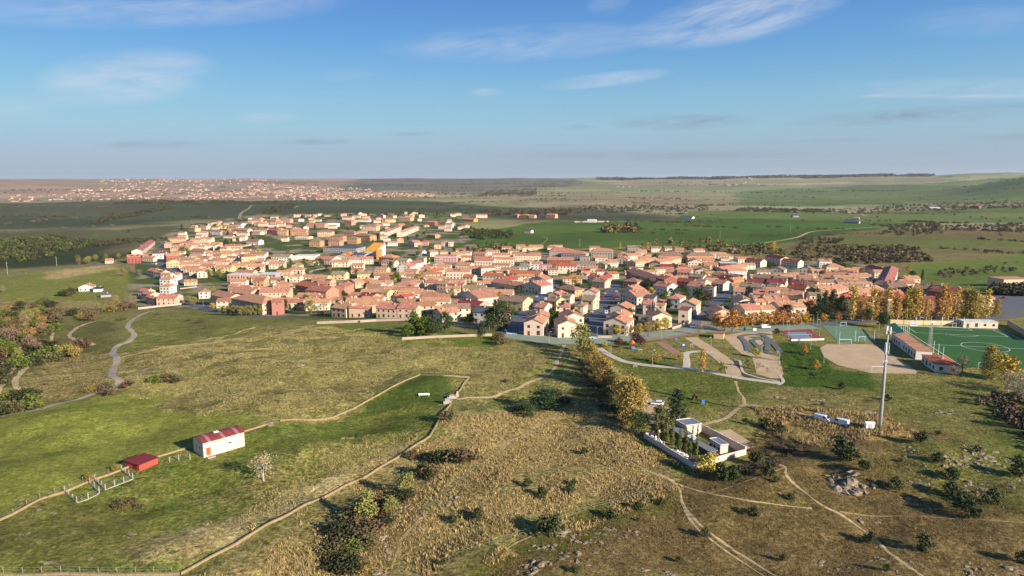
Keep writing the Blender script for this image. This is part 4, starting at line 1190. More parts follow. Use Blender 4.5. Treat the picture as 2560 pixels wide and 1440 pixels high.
many(ZB, W_S1, [
    (1640, 908, 1832, 916, 6.2, 10, 'x', 'cr', 'te', 'touching the promenade'), (1700, 850, 1890, 850, 6.2, 9, 'x', 'cr', 'te', 'second from the promenade'), (1746, 752, 1846, 756, 5.6, 8, 'g', 'cr', 'te'), (1862, 690, 1962, 694, 6, 8, 'g', 'ye', 'bn'), (1882, 628, 2000, 630, 6, 9, 'x', 'cr', 'te', 'behind a yellow house'), (2006, 642, 2110, 644, 5, 9, 'g', 'cr', 'gn'),
    (1962, 570, 2148, 578, 5.5, 9, 'h', 'oc', 'bn')])
many(ZB, W_S2, [
    (1980, 930, 2180, 926, 6.2, 10, 'x', 'cr', 'te', 'meadow side at the promenade'), (2042, 858, 2240, 850, 6.2, 9, 'x', 'cr', 'te', 'meadow side, second from promenade'), (1992, 752, 2098, 752, 5.6, 8, 'h', 'cr', 'te'), (2148, 744, 2236, 746, 5.6, 8, 'h', 'cr', 'bn'), (2212, 684, 2330, 686, 6, 9, 'g', 'pe', 'gn'), (2222, 606, 2368, 606, 6.5, 9, 'x', 'cr', 'te', 'behind a peach house'), (2222, 560, 2366, 556, 6.5, 8, 'x', 'cr', 'te', 'before the red roofs'),
    (2320, 498, 2448, 500, 5.6, 9, 'g', 'pe', 'gn')])
many(ZC, W_S2, [
    (436, 898, 668, 918, 6.2, 10, 'x', 'cr', 'te', 'far kerb by yellow trees'), (462, 832, 645, 850, 6.2, 8, 'x', 'cr', 'te', 'far kerb, second from promenade'), (502, 760, 690, 770, 6.2, 9, 'x', 'cr', 'te', 'far kerb, third from promenade'), (602, 622, 770, 640, 6.2, 10, 'x', 'cr', 'te', 'far kerb, fourth from promenade'), (604, 575, 770, 580, 6.2, 9, 'x', 'cr', 'te', 'last along far kerb')])
many(ZC, W_S3, [
    (830, 660, 938, 662, 8, 9, 'f', 'gy', 'sl'), (832, 722, 912, 724, 6, 8, 'g', 'cr', 'te', 'before the grey house'), (966, 726, 1048, 728, 6, 8, 'g', 'cr', 'te', 'beside a dark conifer'),
    (1062, 668, 1200, 672, 6, 10, 'h', 'wh', 'te'), (926, 848, 1120, 846, 6.2, 11, 'x', 'cr', 'te', 'above the yellow trees'), (1195, 722, 1362, 730, 6.2, 10, 'x', 'cr', 'te', 'beside the round evergreen'), (1186, 780, 1285, 786, 7.5, 8, 'f', 'cr', 'rd'), (1552, 808, 1720, 806, 5, 11, 'x', 'pe', 'te'), (1702, 770, 1838, 774, 4.5, 10, 'x', 'cr', 'gn'), (632, 496, 772, 498, 5.5, 9, 'h', 'oc', 'bn')])
many(ZC, W_RIGHT, [
    (1850, 784, 2005, 778, 6.2, 9, 'g', 'cr', 'te', 'four white window bays'), (2010, 778, 2165, 770, 6.2, 9, 'g', 'cr', 'te', 'four white window bays'), (2206, 764, 2335, 760, 6.2, 10, 'g', 'cr', 'te', 'brown side wall'), (2340, 758, 2465, 754, 6.2, 10, 'g', 'cr', 'te', 'brown side wall'),
    (1792, 696, 1948, 694, 5, 12, 'x', 'cr', 'te'), (1952, 704, 2068, 700, 5.5, 9, 'g', 'pe', 'te'), (2082, 698, 2160, 694, 5.5, 9, 'g', 'pe', 'te'), (2168, 694, 2300, 692, 5.5, 9, 'g', 'cr', 'te'), (1736, 596, 1848, 596, 5.6, 9, 'g', 'li', 'te'), (1932, 624, 2158, 626, 5.6, 9, 'g', 'pe', 'te'), (2196, 628, 2418, 634, 5, 9, 'g', 'pe', 'te'),
    (1786, 546, 2002, 550, 5.8, 9, 'g', 'cr', 'gn'), (2066, 550, 2178, 554, 5.8, 9, 'g', 'cr', 'gn'), (2268, 562, 2452, 566, 5.8, 9, 'g', 'cr', 'rd'), (1866, 506, 2060, 508, 5.8, 9, 'g', 'pe', 'rd'), (2064, 508, 2250, 510, 5.8, 9, 'g', 'pe', 'rd'), (2302, 520, 2560, 524, 5.8, 9, 'g', 'cr', 'rd'),
    (1926, 458, 2120, 460, 5.8, 9, 'g', 'cr', 'bn'), (2124, 460, 2288, 460, 5.8, 9, 'g', 'cr', 'bn'), (1512, 432, 1670, 438, 5.8, 9, 'g', 'cr', 'te'), (1674, 438, 1838, 442, 5.8, 9, 'g', 'cr', 'te'), (1282, 448, 1430, 450, 5.5, 9, 'g', 'cr', 'gn'), (1442, 472, 1560, 474, 5.5, 9, 'g', 'pe', 'bn'), (1652, 478, 1738, 482, 6, 10, 'x', 'or', 'te'), (1565, 474, 1645, 478, 5.5, 9, 'g', 'pe', 'rd'),
    (1162, 496, 1330, 498, 5.5, 9, 'g', 'sa', 'rd'), (1338, 505, 1430, 508, 5.5, 9, 'g', 'cr', 'gn'), (1432, 506, 1510, 508, 5.5, 9, 'g', 'cr', 'rd'), (1514, 516, 1632, 520, 5.5, 10, 'g', 'cr', 'te'), (932, 540, 1072, 546, 7.2, 10, 'g', 'wh', 'te'), (1076, 546, 1214, 548, 7.2, 10, 'g', 'wh', 'te'), (1268, 542, 1412, 546, 7.2, 10, 'g', 'wh', 'te'), (1416, 546, 1558, 548, 7.2, 10, 'g', 'wh', 'te')])
many(ZC, W_MID, [
    (662, 420, 952, 458, 8.5, 13, 'g', 'br', 'te'), (958, 462, 1046, 470, 8.5, 12, 'g', 'br', 'te'), (1050, 446, 1172, 432, 8.5, 12, 'h', 'wh', 'te'), (1060, 398, 1168, 400, 6, 9, 'g', 'sa', 'te'), (1172, 404, 1304, 408, 6, 10, 'g', 'pe', 'te'), (1352, 390, 1478, 392, 6, 11, 'x', 'cr', 'gn'), (1302, 362, 1400, 368, 5, 9, 'g', 'pe', 'te'),
    (1642, 382, 1760, 366, 5.5, 12, 'g', 'cr', 'te'), (1764, 366, 1880, 348, 5.5, 12, 'g', 'cr', 'te'), (1602, 312, 1778, 314, 5, 12, 'f', 'dk', 'wh', 'open sides'), (1442, 326, 1584, 328, 6, 9, 'g', 'cr', 'te'), (1282, 302, 1438, 304, 6, 11, 'x', 'cr', 'te'), (1192, 346, 1278, 348, 5, 9, 'h', 'sa', 'or'), (1002, 346, 1138, 348, 5.5, 9, 'g', 'sa', 'rd'), (882, 328, 1000, 332, 6, 10, 'h', 'cr', 'gn'),
    (696, 362, 834, 362, 4, 9, 'f', 'wh', 'te'), (810, 495, 935, 498, 5, 9, 'g', 'oc', 'te')])
many(ZC, W_BACK, [
    (757, 306, 870, 290, 6, 10, 'g', 'pe', 'te'), (874, 290, 990, 272, 6, 10, 'g', 'pe', 'te'), (1002, 306, 1105, 286, 6, 10, 'g', 'pe', 'te'), (1109, 285, 1214, 262, 6, 10, 'g', 'pe', 'te'), (982, 232, 1210, 236, 8, 13, 'h', 'oc', 'bn', 'dark loggias'), (1266, 236, 1550, 236, 8, 13, 'h', 'oc', 'bn', 'dark loggias'), (562, 268, 680, 274, 6, 10, 'x', 'cr', 'te'), (684, 240, 820, 232, 6, 10, 'g', 'cr', 'te'),
    (582, 218, 650, 220, 6, 9, 'h', 'sa', 'te'), (676, 160, 820, 160, 4, 12, 'g', 'gn' if 0 else 'gy', 'bn'), (1846, 284, 2005, 300, 6.5, 11, 'g', 'cr', 'rd'), (2052, 242, 2205, 272, 6.5, 11, 'g', 'cr', 'rd'), (2210, 290, 2380, 306, 6.5, 11, 'g', 'cr', 'rd'), (2100, 376, 2244, 380, 6, 11, 'x', 'cr', 'bn', 'dark panels on the roof'), (2390, 378, 2545, 380, 6, 11, 'x', 'cr', 'bn', 'dark panels on the roof'),
    (2012, 306, 2104, 304, 6, 10, 'x', 'cr', 'rd'), (1150, 180, 1240, 182, 5, 10, 'g', 'sa', 'te'), (1700, 180, 1760, 182, 3, 8, 'g', 'wh', 'te')])
many(ZD, W_POP, [
    (516, 212, 640, 214, 7.5, 9, 'g', 'wh', 'te'), (586, 272, 764, 270, 8, 11, 'h', 'pe', 'te'), (682, 338, 890, 346, 5.6, 9, 'g', 'pe', 'te'), (640, 358, 760, 364, 3, 7, 'g', 'cr', 'bn'), (968, 282, 1110, 296, 6, 10, 'g', 'cr', 'rd'), (1112, 300, 1190, 290, 6, 10, 'x', 'cr', 'rd'), (1052, 446, 1200, 452, 5.6, 9, 'g', 'gy', 'bn'), (1212, 470, 1400, 468, 6, 9, 'g', 'gy', 'bn'),
    (1456, 480, 1620, 486, 6, 9, 'g', 'gy', 'bn'), (1624, 486, 1780, 496, 6, 9, 'g', 'gy', 'bn'), (1784, 496, 1945, 506, 6, 9, 'g', 'gy', 'bn'), (1600, 512, 1940, 556, 7, 12, 'h', 'br', 'or'), (1112, 578, 1390, 602, 7, 12, 'h', 'br', 'or'), (1536, 606, 1850, 598, 7, 11, 'g', 'br', 'rd'), (1862, 598, 2040, 572, 6.5, 10, 'g', 'sa', 'or'), (2102, 598, 2288, 580, 5.6, 12, 'g', 'cr', 'te'),
    (906, 578, 1040, 540, 5.6, 10, 'g', 'cr', 'te'), (1044, 538, 1178, 506, 5.6, 10, 'g', 'cr', 'te'), (600, 578, 716, 590, 6, 12, 'x', 'dk', 'or'), (738, 606, 850, 604, 6, 12, 'x', 'dk', 'or'), (856, 612, 1010, 622, 5, 10, 'g', 'sa', 'or'), (512, 520, 640, 512, 5, 9, 'g', 'oc', 'te'), (646, 500, 800, 480, 5.6, 10, 'g', 'sa', 'te'), (1240, 410, 1300, 330, 6, 9, 'g', 'wh', 'rb'), (1310, 400, 1390, 400, 6, 9, 'x', 'sa', 'or')])
# outlying buildings
house(ZL, 705, 282, 830, 277, 4, 9, 'x', 'wh', 'te', label='small white farmhouse with terracotta roof alone in the green field', cat='farmhouse', name='farmhouse')
house(ZL, 838, 300, 915, 296, 2.6, 6, 'g', 'wh', 'sl', label='little grey and white shed right beside the white farmhouse', cat='shed', name='shed', win=False)
house(ZL, 905, 352, 1000, 345, 2.2, 5, 'g', 'gy', 'sl', label='low dark-roofed shed in the grass below the white farmhouse', cat='shed', name='shed', win=False)
house(ZL, 945, 45, 1015, 42, 3.2, 9, 'g', 'cr', 'te', label='small cream house by the road before the town', cat='house', name='house')
house(ZFR, 2160, 350, 2225, 352, 8, 14, 'f', 'br', 'or', label='lone red brick farm block far off among hedges', cat='barn', name='barn', win=False)
house(ZFR, 1250, 376, 1312, 377, 4, 22, 'g', 'wh', 'gn', label='long pale farm shed by the distant hedge line', cat='barn', name='barn', win=False)
house(ZFR, 1218, 468, 1330, 472, 4, 14, 'g', 'gy', 'sl', label='grey-green farm sheds on the lush green field', cat='barn', name='barn', win=False)
house(ZFR, 1296, 440, 1332, 441, 5, 10, 'g', 'wh', 'te', label='white cottage with orange roof above the grey-green farm sheds', cat='cottage', name='cottage', win=False)
house(ZFR, 1860, 354, 1935, 355, 4, 20, 'g', 'wh', 'wh', label='pale open farm shed beside the lone red brick block', cat='barn', name='barn', win=False)
house(ZFR, 0, 425, 90, 428, 4, 14, 'g', 'wh', 'sl', label='white sheds with grey-blue roof on the lush field', cat='barn', name='barn', win=False)
house(ZFR, 840, 428, 885, 428, 4, 10, 'g', 'gy', 'sl', label='small dark barn at the edge of the lush field', cat='barn', name='barn', win=False)
house(ZFC, 1840, 392, 1905, 393, 4, 12, 'g', 'wh', 'wh', label='white shed inside a walled plot on the green slope', cat='barn', name='barn', win=False)
house(ZI, 2510, 700, 2580, 698, 5, 12, 'f', 'pe', 'te', label='flat walled compound of tan panels by the green fields', cat='barn', name='barn', win=False)

# gaps in the old quarters are filled with more houses of the same kinds
def clear_of_streets(x, y, m):
    for line, hw in STRIPS:
        if np.min(np.hypot(line[:, 0] - x, line[:, 1] - y)) < hw + m:
            return False
    return True


def fill(pix, where, n, hs=(5.4, 6.2), skip=()):
    P = [flat_px(*p) for p in pix]
    xs = [p[0] for p in P]; ys = [p[1] for p in P]
    rr = random.Random(len(pix) * 31 + n)
    done = 0
    for _ in range(n * 60):
        if done >= n: break
        x, y = rr.uniform(min(xs), max(xs)), rr.uniform(min(ys), max(ys))
        w, d = rr.uniform(9, 15), rr.uniform(8, 11)
        if poly_sd(np.array([x]), np.array([y]), P)[0] < 4 or not clear_of_streets(x, y, 6): continue
        rz = rr.choice((-.15, .0, .1, .3, math.pi / 2 + .2))
        fp = (x, y, math.cos(rz), math.sin(rz), w / 2, d / 2)
        if any(obb_hit(fp, o, 1.5) for o in FOOT if abs(o[0] - x) < 60 and abs(o[1] - y) < 60): continue
        h = rr.choice((hs[0], hs[1], 3.4))
        FOOT.append((*fp, h))
        raise_house(x, y, rz, w, d, h, rr.choice('gghx'), rr.choice(('cr', 'cr', 'pe', 'sa', 'wh', 'ye', 'oc')), rr.choice(('te', 'te', 'te', 'rb', 'bn', 'or')), '', where, 'house', 'house', True, None)
        done += 1


fill([(440, 585), (520, 555), (640, 540), (1140, 533), (1170, 575), (1080, 600), (940, 590), (820, 572), (640, 595), (480, 610)], W_FAR, 40)

# the small roofs packed between them, too many and too small to tell apart
def packed(pix_list, n):
    rr = random.Random(99)
    bank = {}
    for pix in pix_list:
        P = [flat_px(*p) for p in pix]
        xs = [p[0] for p in P]; ys = [p[1] for p in P]
        done = 0
        for _ in range(n * 14):
            if done >= n: break
            x, y = rr.uniform(min(xs), max(xs)), rr.uniform(min(ys), max(ys))
            if poly_sd(np.array([x]), np.array([y]), P)[0] < 3 or not clear_of_streets(x, y, 5): continue
            rz = rr.choice((-.1, .0, .0, .06, .14))
            for k in (1, .8, .62):
                w, d = rr.uniform(10, 22) * k, rr.uniform(8, 10.5) * k
                fp = (x, y, math.cos(rz), math.sin(rz), w / 2, d / 2)
                if not any(obb_hit(fp, o, 1.7) for o in FOOT if abs(o[0] - x) < 60 and abs(o[1] - y) < 60): break
            else: continue
            h = rr.choice((5.4, 5.8, 5.8, 3.2)) if k > .7 else 3.0
            FOOT.append((*fp, h)); done += 1
            z = hz(x, y)
            c, s_ = math.cos(rz), math.sin(rz)
            T = lambda p: (x + p[0] * c - p[1] * s_, y + p[0] * s_ + p[1] * c, z + p[2])
            wk = rr.choice(('cr', 'cr', 'cr', 'pe', 'wh')); rk = rr.choice(('te', 'te', 'te', 'te', 'rb', 'bn'))
            g = G(); hw, hd = w / 2, d / 2; ri = min(3, hd * .4)
            g.prism([(-hd, -2), (hd, -2), (hd, h), (0, h + ri), (-hd, h)], 'x', -hw, hw)
            b_ = bank.setdefault('w' + wk, G()); n0 = len(b_.v); b_.v += [T(p) for p in g.v]; b_.f += [tuple(i + n0 for i in f) for f in g.f]; b_.m += g.m
            g = G(); e = h - .4 * ri / hd
            g.prism([(-hd - .4, e + .03), (0, h + ri + .03), (hd + .4, e + .03), (hd + .4, e + .2), (0, h + ri + .22), (-hd - .4, e + .2)], 'x', -hw - .3, hw + .3)
            u = rr.uniform(-.6, .6) * hw; g.box(u - .35, u + .35, -.9, -.2, h + ri * .5, h + ri + 1.0)
            b_ = bank.setdefault('r' + rk, G()); n0 = len(b_.v); b_.v += [T(p) for p in g.v]; b_.f += [tuple(i + n0 for i in f) for f in g.f]; b_.m += g.m
            g = G()
            for st_ in range(max(1, round(h / 2.9))):
                for i in range(max(1, int(w / 3.5))):
                    a_ = -hw + (i + .5) * w / max(1, int(w / 3.5)); zc = 1.6 + st_ * 2.8
                    g.box(a_ - .5, a_ + .5, -hd - .06, -hd + .04, zc - .6, zc + .6)
            b_ = bank.setdefault('g', G()); n0 = len(b_.v); b_.v += [T(p) for p in g.v]; b_.f += [tuple(i + n0 for i in f) for f in g.f]; b_.m += g.m
    allg = G(); mats_ = []
    for k, g in bank.items():
        n0 = len(allg.v)
        allg.v += g.v; allg.f += [tuple(i + n0 for i in f) for f in g.f]; allg.m += [len(mats_)] * len(g.f)
        mats_.append(glass if k == 'g' else wall_m[k[1:]] if k[0] == 'w' else roof_m[k[1:]])
    tag(allg.obj('packed_housing', mats_), kind='stuff')


packed([[(430, 600), (500, 560), (640, 542), (1150, 535), (1180, 585), (1120, 640), (1000, 620), (820, 620), (640, 600), (560, 612)],
        [(330, 660), (420, 615), (560, 615), (700, 650), (660, 680), (480, 690)],
        [(1000, 690), (1060, 635), (1250, 622), (1560, 622), (1600, 700), (1400, 720), (1100, 720)],
        [(1560, 700), (1560, 625), (1850, 635), (1920, 690), (1900, 760), (1620, 720)],
        [(1900, 780), (1900, 700), (2150, 680), (2300, 700), (2250, 760), (2000, 790)],
        [(880, 790), (900, 690), (1060, 690), (1250, 720), (1300, 770), (1240, 800), (1060, 790)],
        [(560, 770), (600, 690), (760, 690), (880, 720), (880, 770), (760, 780)]], 46)
print('houses', len(HOUSES), len(FOOT))

# ------------------------------------------------------------------ vegetation
def leaf_mat(name, c, hue=0.02, var=0.45, trans=0.25):
    m = mat('leaves_' + name, tuple(lin(*c, 0.85)), 0.8, var, 0.9, hue=hue, spec=0.1)
    return m


bark = mat('bark', tuple(lin(120, 100, 80, .8)), 0.95, 0.3, 3.0)
bark_w = mat('pale_bark', tuple(lin(196, 184, 166, .8)), 0.9, 0.25, 3.0)
SPECIES = {
    # name: (leaf colour, nominal height, crown radius, crown base fraction, shape, clumps, leaves per clump, leaf size, sparse, bark)
    'poplar': ((196, 160, 82), 14, 2.3, .12, 'column', 60, 26, .42, .15, bark_w),
    'orange': ((188, 136, 64), 7.5, 2.9, .22, 'round', 46, 28, .36, .1, bark),
    'yellow': ((186, 162, 72), 6.0, 2.5, .25, 'round', 42, 28, .34, .1, bark),
    'amber': ((166, 144, 78), 13, 4.4, .06, 'round', 130, 40, .36, .1, bark),
    'green': ((92, 106, 42), 7.0, 3.0, .18, 'round', 46, 28, .38, .1, bark),
    'olive': ((138, 132, 74), 6.0, 2.6, .2, 'round', 42, 26, .34, .2, bark),
    'conifer': ((56, 70, 42), 10, 3.6, .08, 'cone', 60, 28, .40, .0, bark),
    'pine': ((66, 80, 46), 8, 3.4, .22, 'round', 50, 32, .36, .0, bark),
    'cypress': ((116, 120, 62), 7.0, .62, .03, 'column', 46, 26, .20, .0, bark),
    'bare': ((150, 122, 100), 7.0, 3.0, .15, 'round', 40, 22, .24, .45, bark),
    'plum': ((94, 64, 58), 5.0, 2.4, .22, 'round', 40, 26, .32, .1, bark),
    'grey': ((168, 152, 118), 7.0, 3.2, .15, 'round', 44, 26, .26, .35, bark_w),
}
BUSHES = {
    'juniper': ((74, 82, 50), 2.4, 1.5, 26, 26, .26), 'brown': ((100, 92, 62), 2.2, 2.0, 26, 24, .28), 'green': ((96, 104, 46), 2.4, 2.0, 26, 24, .30),
    'gold': ((146, 122, 66), 2.8, 2.1, 26, 24, .30), 'red': ((104, 84, 62), 2.0, 1.9, 24, 24, .28), 'dark': ((64, 66, 42), 2.6, 2.3, 28, 26, .32)}


def quads(centres, size, r, flat=1.0):
    """randomly turned leaf faces round the given points"""
    n = len(centres)
    u = r.normal(size=(n, 3)); u /= np.linalg.norm(u, axis=1)[:, None]
    w = np.cross(u, r.normal(size=(n, 3))); w /= np.linalg.norm(w, axis=1)[:, None] + 1e-9
    s = size * r.uniform(.6, 1.35, (n, 1))
    V = np.stack([centres - u * s * .5 - w * s * .35, centres + u * s * .5 - w * s * .35, centres + u * s * .5 + w * s * .35, centres - u * s * .5 + w * s * .35], 1).reshape(-1, 3)
    F = np.arange(n * 4).reshape(n, 4)
    return V, F


def crown_points(h, rad, b0, shape, clumps, per, sparse, r):
    cs = []
    z0, z1 = h * b0, h
    for _ in range(clumps):
        t = r.uniform(0, 1)
        if shape == 'round':
            t = r.beta(1.5, 1.3)
            prof = math.sqrt(max(0.03, 1 - (2 * t - .9) ** 2)) if t < .95 else .35
        elif shape == 'cone':
            prof = max(.06, 1 - t) ** .8
        else:
            prof = (min(1, t * 4 + .35)) * max(.12, 1 - t ** 2.4)
        a = r.uniform(0, 2 * math.pi)
        q = math.sqrt(r.uniform(.05, 1)) * (1 - .12 * r.uniform())
        cr = rad * prof * q * r.uniform(.8, 1.12)
        cs.append((math.cos(a) * cr, math.sin(a) * cr, z0 + t * (z1 - z0), r.uniform(.7, 1.25)))
    pts = []
    for x, y, z, k in cs:
        if r.uniform() < sparse * .4: continue
        cl = (rad * .26 if shape != 'column' else rad * .42) * k
        p = r.normal(size=(max(4, int(per * k)), 3)) * np.array([cl, cl, cl * (.8 if shape != 'column' else 1.5)]) * .7 + np.array([x, y, z])
        pts.append(p)
    return np.concatenate(pts), cs


TREE = {}
for nm, (c, h, rad, b0, shape, cl, per, ls, sp, bk) in SPECIES.items():
    lm = leaf_mat(nm, c)
    TREE[nm] = []
    for v in range(3):
        r = np.random.default_rng(100 + v + len(nm) * 7)
        pts, cs = crown_points(h, rad, b0, shape, cl, per, sp, r)
        pts[:, 2] = np.maximum(pts[:, 2], h * b0 * .55)
        V, F = quads(pts, ls, r)
        crown = np_mesh('crown', V, F, lm)
        g = G()
        tr_ = h * .018 + .05
        top = h * (.8 if shape != 'round' else .62)
        g.tube([(0, 0, -.4), (r.normal() * .08, r.normal() * .08, h * .3), (r.normal() * .15, r.normal() * .15, top)], [tr_ * 1.3, tr_, tr_ * .3], 6)
        for x, y, z, k in cs[:7]:
            zz = max(h * .12, z - math.hypot(x, y) * .8)
            g.tube([(0, 0, min(zz, top)), (x * .5, y * .5, (min(zz, top) + z) / 2), (x * .9, y * .9, z)], [tr_ * .5, tr_ * .35, tr_ * .12], 4, cap=False)
        TREE[nm].append((g.mesh('trunk', bk), crown, h))
BUSH = {}
for nm, (c, h, rad, cl, per, ls) in BUSHES.items():
    lm = leaf_mat('bush_' + nm, c)
    BUSH[nm] = []
    for v in range(3):
        r = np.random.default_rng(300 + v + len(nm) * 11)
        pts, cs = crown_points(h, rad, .12, 'round', cl, per, 0, r)
        pts[:, 2] = np.maximum(pts[:, 2], .05)
        V, F = quads(pts, ls, r)
        g = G()
        for x, y, z, k in cs[:5]:
            g.tube([(x * .1, y * .1, -.25), (x * .5, y * .5, z * .6)], [.07, .03], 4, cap=False)
        BUSH[nm].append((g.mesh('stem', bark), np_mesh('foliage', V, F, lm), h))

TREE_N = [0]
BUSH_N = [0]
PLANT_XY = []


def tree_at(x, y, z, sp, h, label, group, name=None, wide=1.0, rr=random):
    tm, cm, nh = rr.choice(TREE[sp])
    k = h / nh
    t = thing(name or {'poplar': 'poplar_tree', 'conifer': 'conifer_tree', 'pine': 'pine_tree', 'cypress': 'cypress_tree'}.get(sp, 'tree'), label, 'tree', (x, y, z), rr.uniform(0, 6.28), group)
    t.scale = (k * wide, k * wide, k)
    link('trunk', tm, t); link('crown', cm, t)
    TREE_N[0] += 1
    PLANT_XY.append((x, y))
    return t


def tree(tr, px, py, sp, h, label, group, name=None, wide=1.0):
    return tree_at(*gp(*tr(px, py)), sp, h, label, group, name, wide)


def bush_at(x, y, z, sp, h, label, group, wide=1.0, rr=random):
    sm, fm, nh = rr.choice(BUSH[sp])
    k = h / nh
    t = thing('bush', label, 'bush', (x, y, z), rr.uniform(0, 6.28), group)
    t.scale = (k * wide, k * wide * rr.uniform(.8, 1.1), k)
    link('stem', sm, t); link('foliage', fm, t)
    BUSH_N[0] += 1
    return t


def bush(tr, px, py, sp, h, label, group, wide=1.0):
    return bush_at(*gp(*tr(px, py)), sp, h, label, group, wide)


random.seed(21)
# poplars behind the football pitch
for x, y, h in [(850, 805, 14), (940, 810, 12), (1035, 800, 14), (1095, 798, 13), (1190, 800, 14), (1290, 800, 11), (1385, 795, 13), (1475, 800, 14), (1580, 800, 9), (1680, 792, 11), (1740, 800, 15), (1795, 798, 12), (1880, 795, 12), (2180, 780, 12)]:
    tree(ZD, x, y, 'poplar', h * 1.22, 'tall slender yellow poplar in the row behind the football pitch', 'poplars behind the pitch')
for x, y, h in [(1420, 790, 14), (1960, 790, 15), (2030, 798, 15), (2100, 790, 11), (2270, 765, 9)]:
    tree(ZD, x, y, 'amber', h * 1.1, 'broad golden tree rising among the yellow poplars', 'poplars behind the pitch', wide=.8)
# orange row in front of the terraces
for i in range(9):
    tree(ZC, 1850 + i * 76, 948 - i * 2, 'orange', random.uniform(6.5, 8), 'round orange autumn tree in the row before the terraced houses', 'orange street trees')
for x, y, h in [(410, 742, 8), (700, 815, 5), (560, 830, 5), (600, 750, 7)]:
    tree(ZD, x, y, 'orange', h, 'orange autumn tree beside the tennis court road', 'orange street trees')
for x, y, h in [(1570, 962, 8), (1640, 995, 6), (1720, 1000, 11), (1815, 962, 6)]:
    tree(ZC, x, y, 'orange', h, 'orange tree in the clump at the promenade bend', 'orange street trees')
for x, y, h in [(570, 1038, 5.5), (655, 1015, 5.5), (700, 1010, 5), (790, 1028, 5.5), (880, 1000, 5), (970, 1005, 6), (1050, 985, 6.5)]:
    tree(ZC, x, y, 'yellow', h, 'yellow-green street tree along the promenade wall', 'yellow promenade trees')
for x, y, h in [(690, 1045, 5), (880, 1052, 5.5), (1390, 1030, 5)]:
    tree(ZC, x, y, 'bare', h, 'half bare russet tree standing on the promenade', 'russet promenade trees')
for x, y, h in [(590, 1160, 4.5), (760, 1130, 5.5), (800, 1150, 4.5), (740, 920, 5)]:
    tree(ZC, x, y, 'plum', h, 'dark purple-leaved tree by the playground', 'purple trees')
# row below the apartment blocks
for i in range(9):
    tree(ZA, 1030 + i * 47, 1078 - abs(i - 4) * 2, 'olive', 6.2, 'clipped yellow-green tree in the row below the peach apartment blocks', 'clipped apartment trees')
for x, y, h in [(690, 965, 7), (745, 975, 7), (930, 1015, 5)]:
    tree(ZA, x, y, 'yellow' if x > 900 else 'olive', h, 'leafy tree beside the road bend below the apartments', 'apartment trees')
for x, y, h in [(1830, 1060, 6), (1910, 1062, 9), (2040, 1030, 6), (1990, 1000, 6), (1960, 960, 6)]:
    tree(ZA, x, y, 'bare' if x != 1910 else 'olive', h, 'bare brown tree between brick blocks and terrace' if x != 1910 else 'big bare olive tree at the corner of the terrace', 'bare apartment trees')
# line along the lane down to the cemetery
for x, y, sp, h, w in [(1452, 880, 'olive', 12, .8), (1470, 905, 'olive', 9, .9), (1496, 935, 'amber', 8, 1), (1515, 965, 'amber', 10, 1), (1545, 985, 'amber', 7, 1), (1560, 1010, 'amber', 8, .9), (1578, 1062, 'amber', 15, .9), (1590, 1030, 'amber', 11, .8), (1482, 918, 'amber', 9, 1), (1505, 950, 'amber', 9, 1.1), (1530, 975, 'olive', 7, 1.1), (1570, 1035, 'amber', 12, .9), (1550, 1000, 'olive', 7, 1.1), (1460, 893, 'olive', 8, 1.1), (1585, 1045, 'amber', 13, .8)]:
    tree(ZI, x, y, sp, h, f'{"golden" if sp == "amber" else "yellowing green"} bushy tree in the line beside the sandy car park lane', 'golden lane trees', wide=w)
tree(ZI, 1598, 1088, 'pine', 7.5, 'dark round pine with pale trunk at the cemetery corner', 'cemetery conifers')
tree(ZI, 1692, 1058, 'conifer', 11, 'tall dark conifer behind the cemetery hall', 'cemetery conifers')
tree(ZI, 1652, 1062, 'pine', 6, 'dark conifer beside the cypress trees inside the cemetery', 'cemetery conifers')
tree(ZI, 1770, 1185, 'yellow', 5.5, 'yellow tree at the front corner of the cemetery wall', 'cemetery trees', wide=1.3)
# cypresses
for x, y, h in [(500, 570, 5.8), (598, 625, 7.4), (700, 665, 6.5), (805, 745, 6.4), (950, 835, 5), (1062, 915, 6.2), (1175, 975, 5.2), (1292, 995, 5.4), (1310, 575, 3)]:
    tree(ZK, x, y, 'cypress', h * 1.2, 'slim cypress inside the cemetery wall', 'cemetery cypresses')
# park saplings and trees
for x, y, sp, h in [(410, 540, 'yellow', 4), (730, 520, 'yellow', 3.2), (1000, 660, 'poplar', 9), (1250, 690, 'olive', 4.5), (1590, 610, 'olive', 3.5), (1690, 480, 'yellow', 4), (1950, 520, 'grey', 4), (1720, 640, 'grey', 3.2), (1830, 690, 'bare', 2.6),
                     (2310, 440, 'orange', 4), (2460, 640, 'orange', 4), (2240, 330, 'bare', 3.5), (1950, 200, 'plum', 3.5), (-180, 430, 'grey', 3.5), (-250, 360, 'yellow', 3)]:
    tree(ZP, x, y, sp, h, f'young {"golden" if sp in ("yellow", "orange", "poplar") else "greyish" if sp in ("grey", "bare", "olive") else "purple"} tree in the park beyond the lane', 'park saplings')
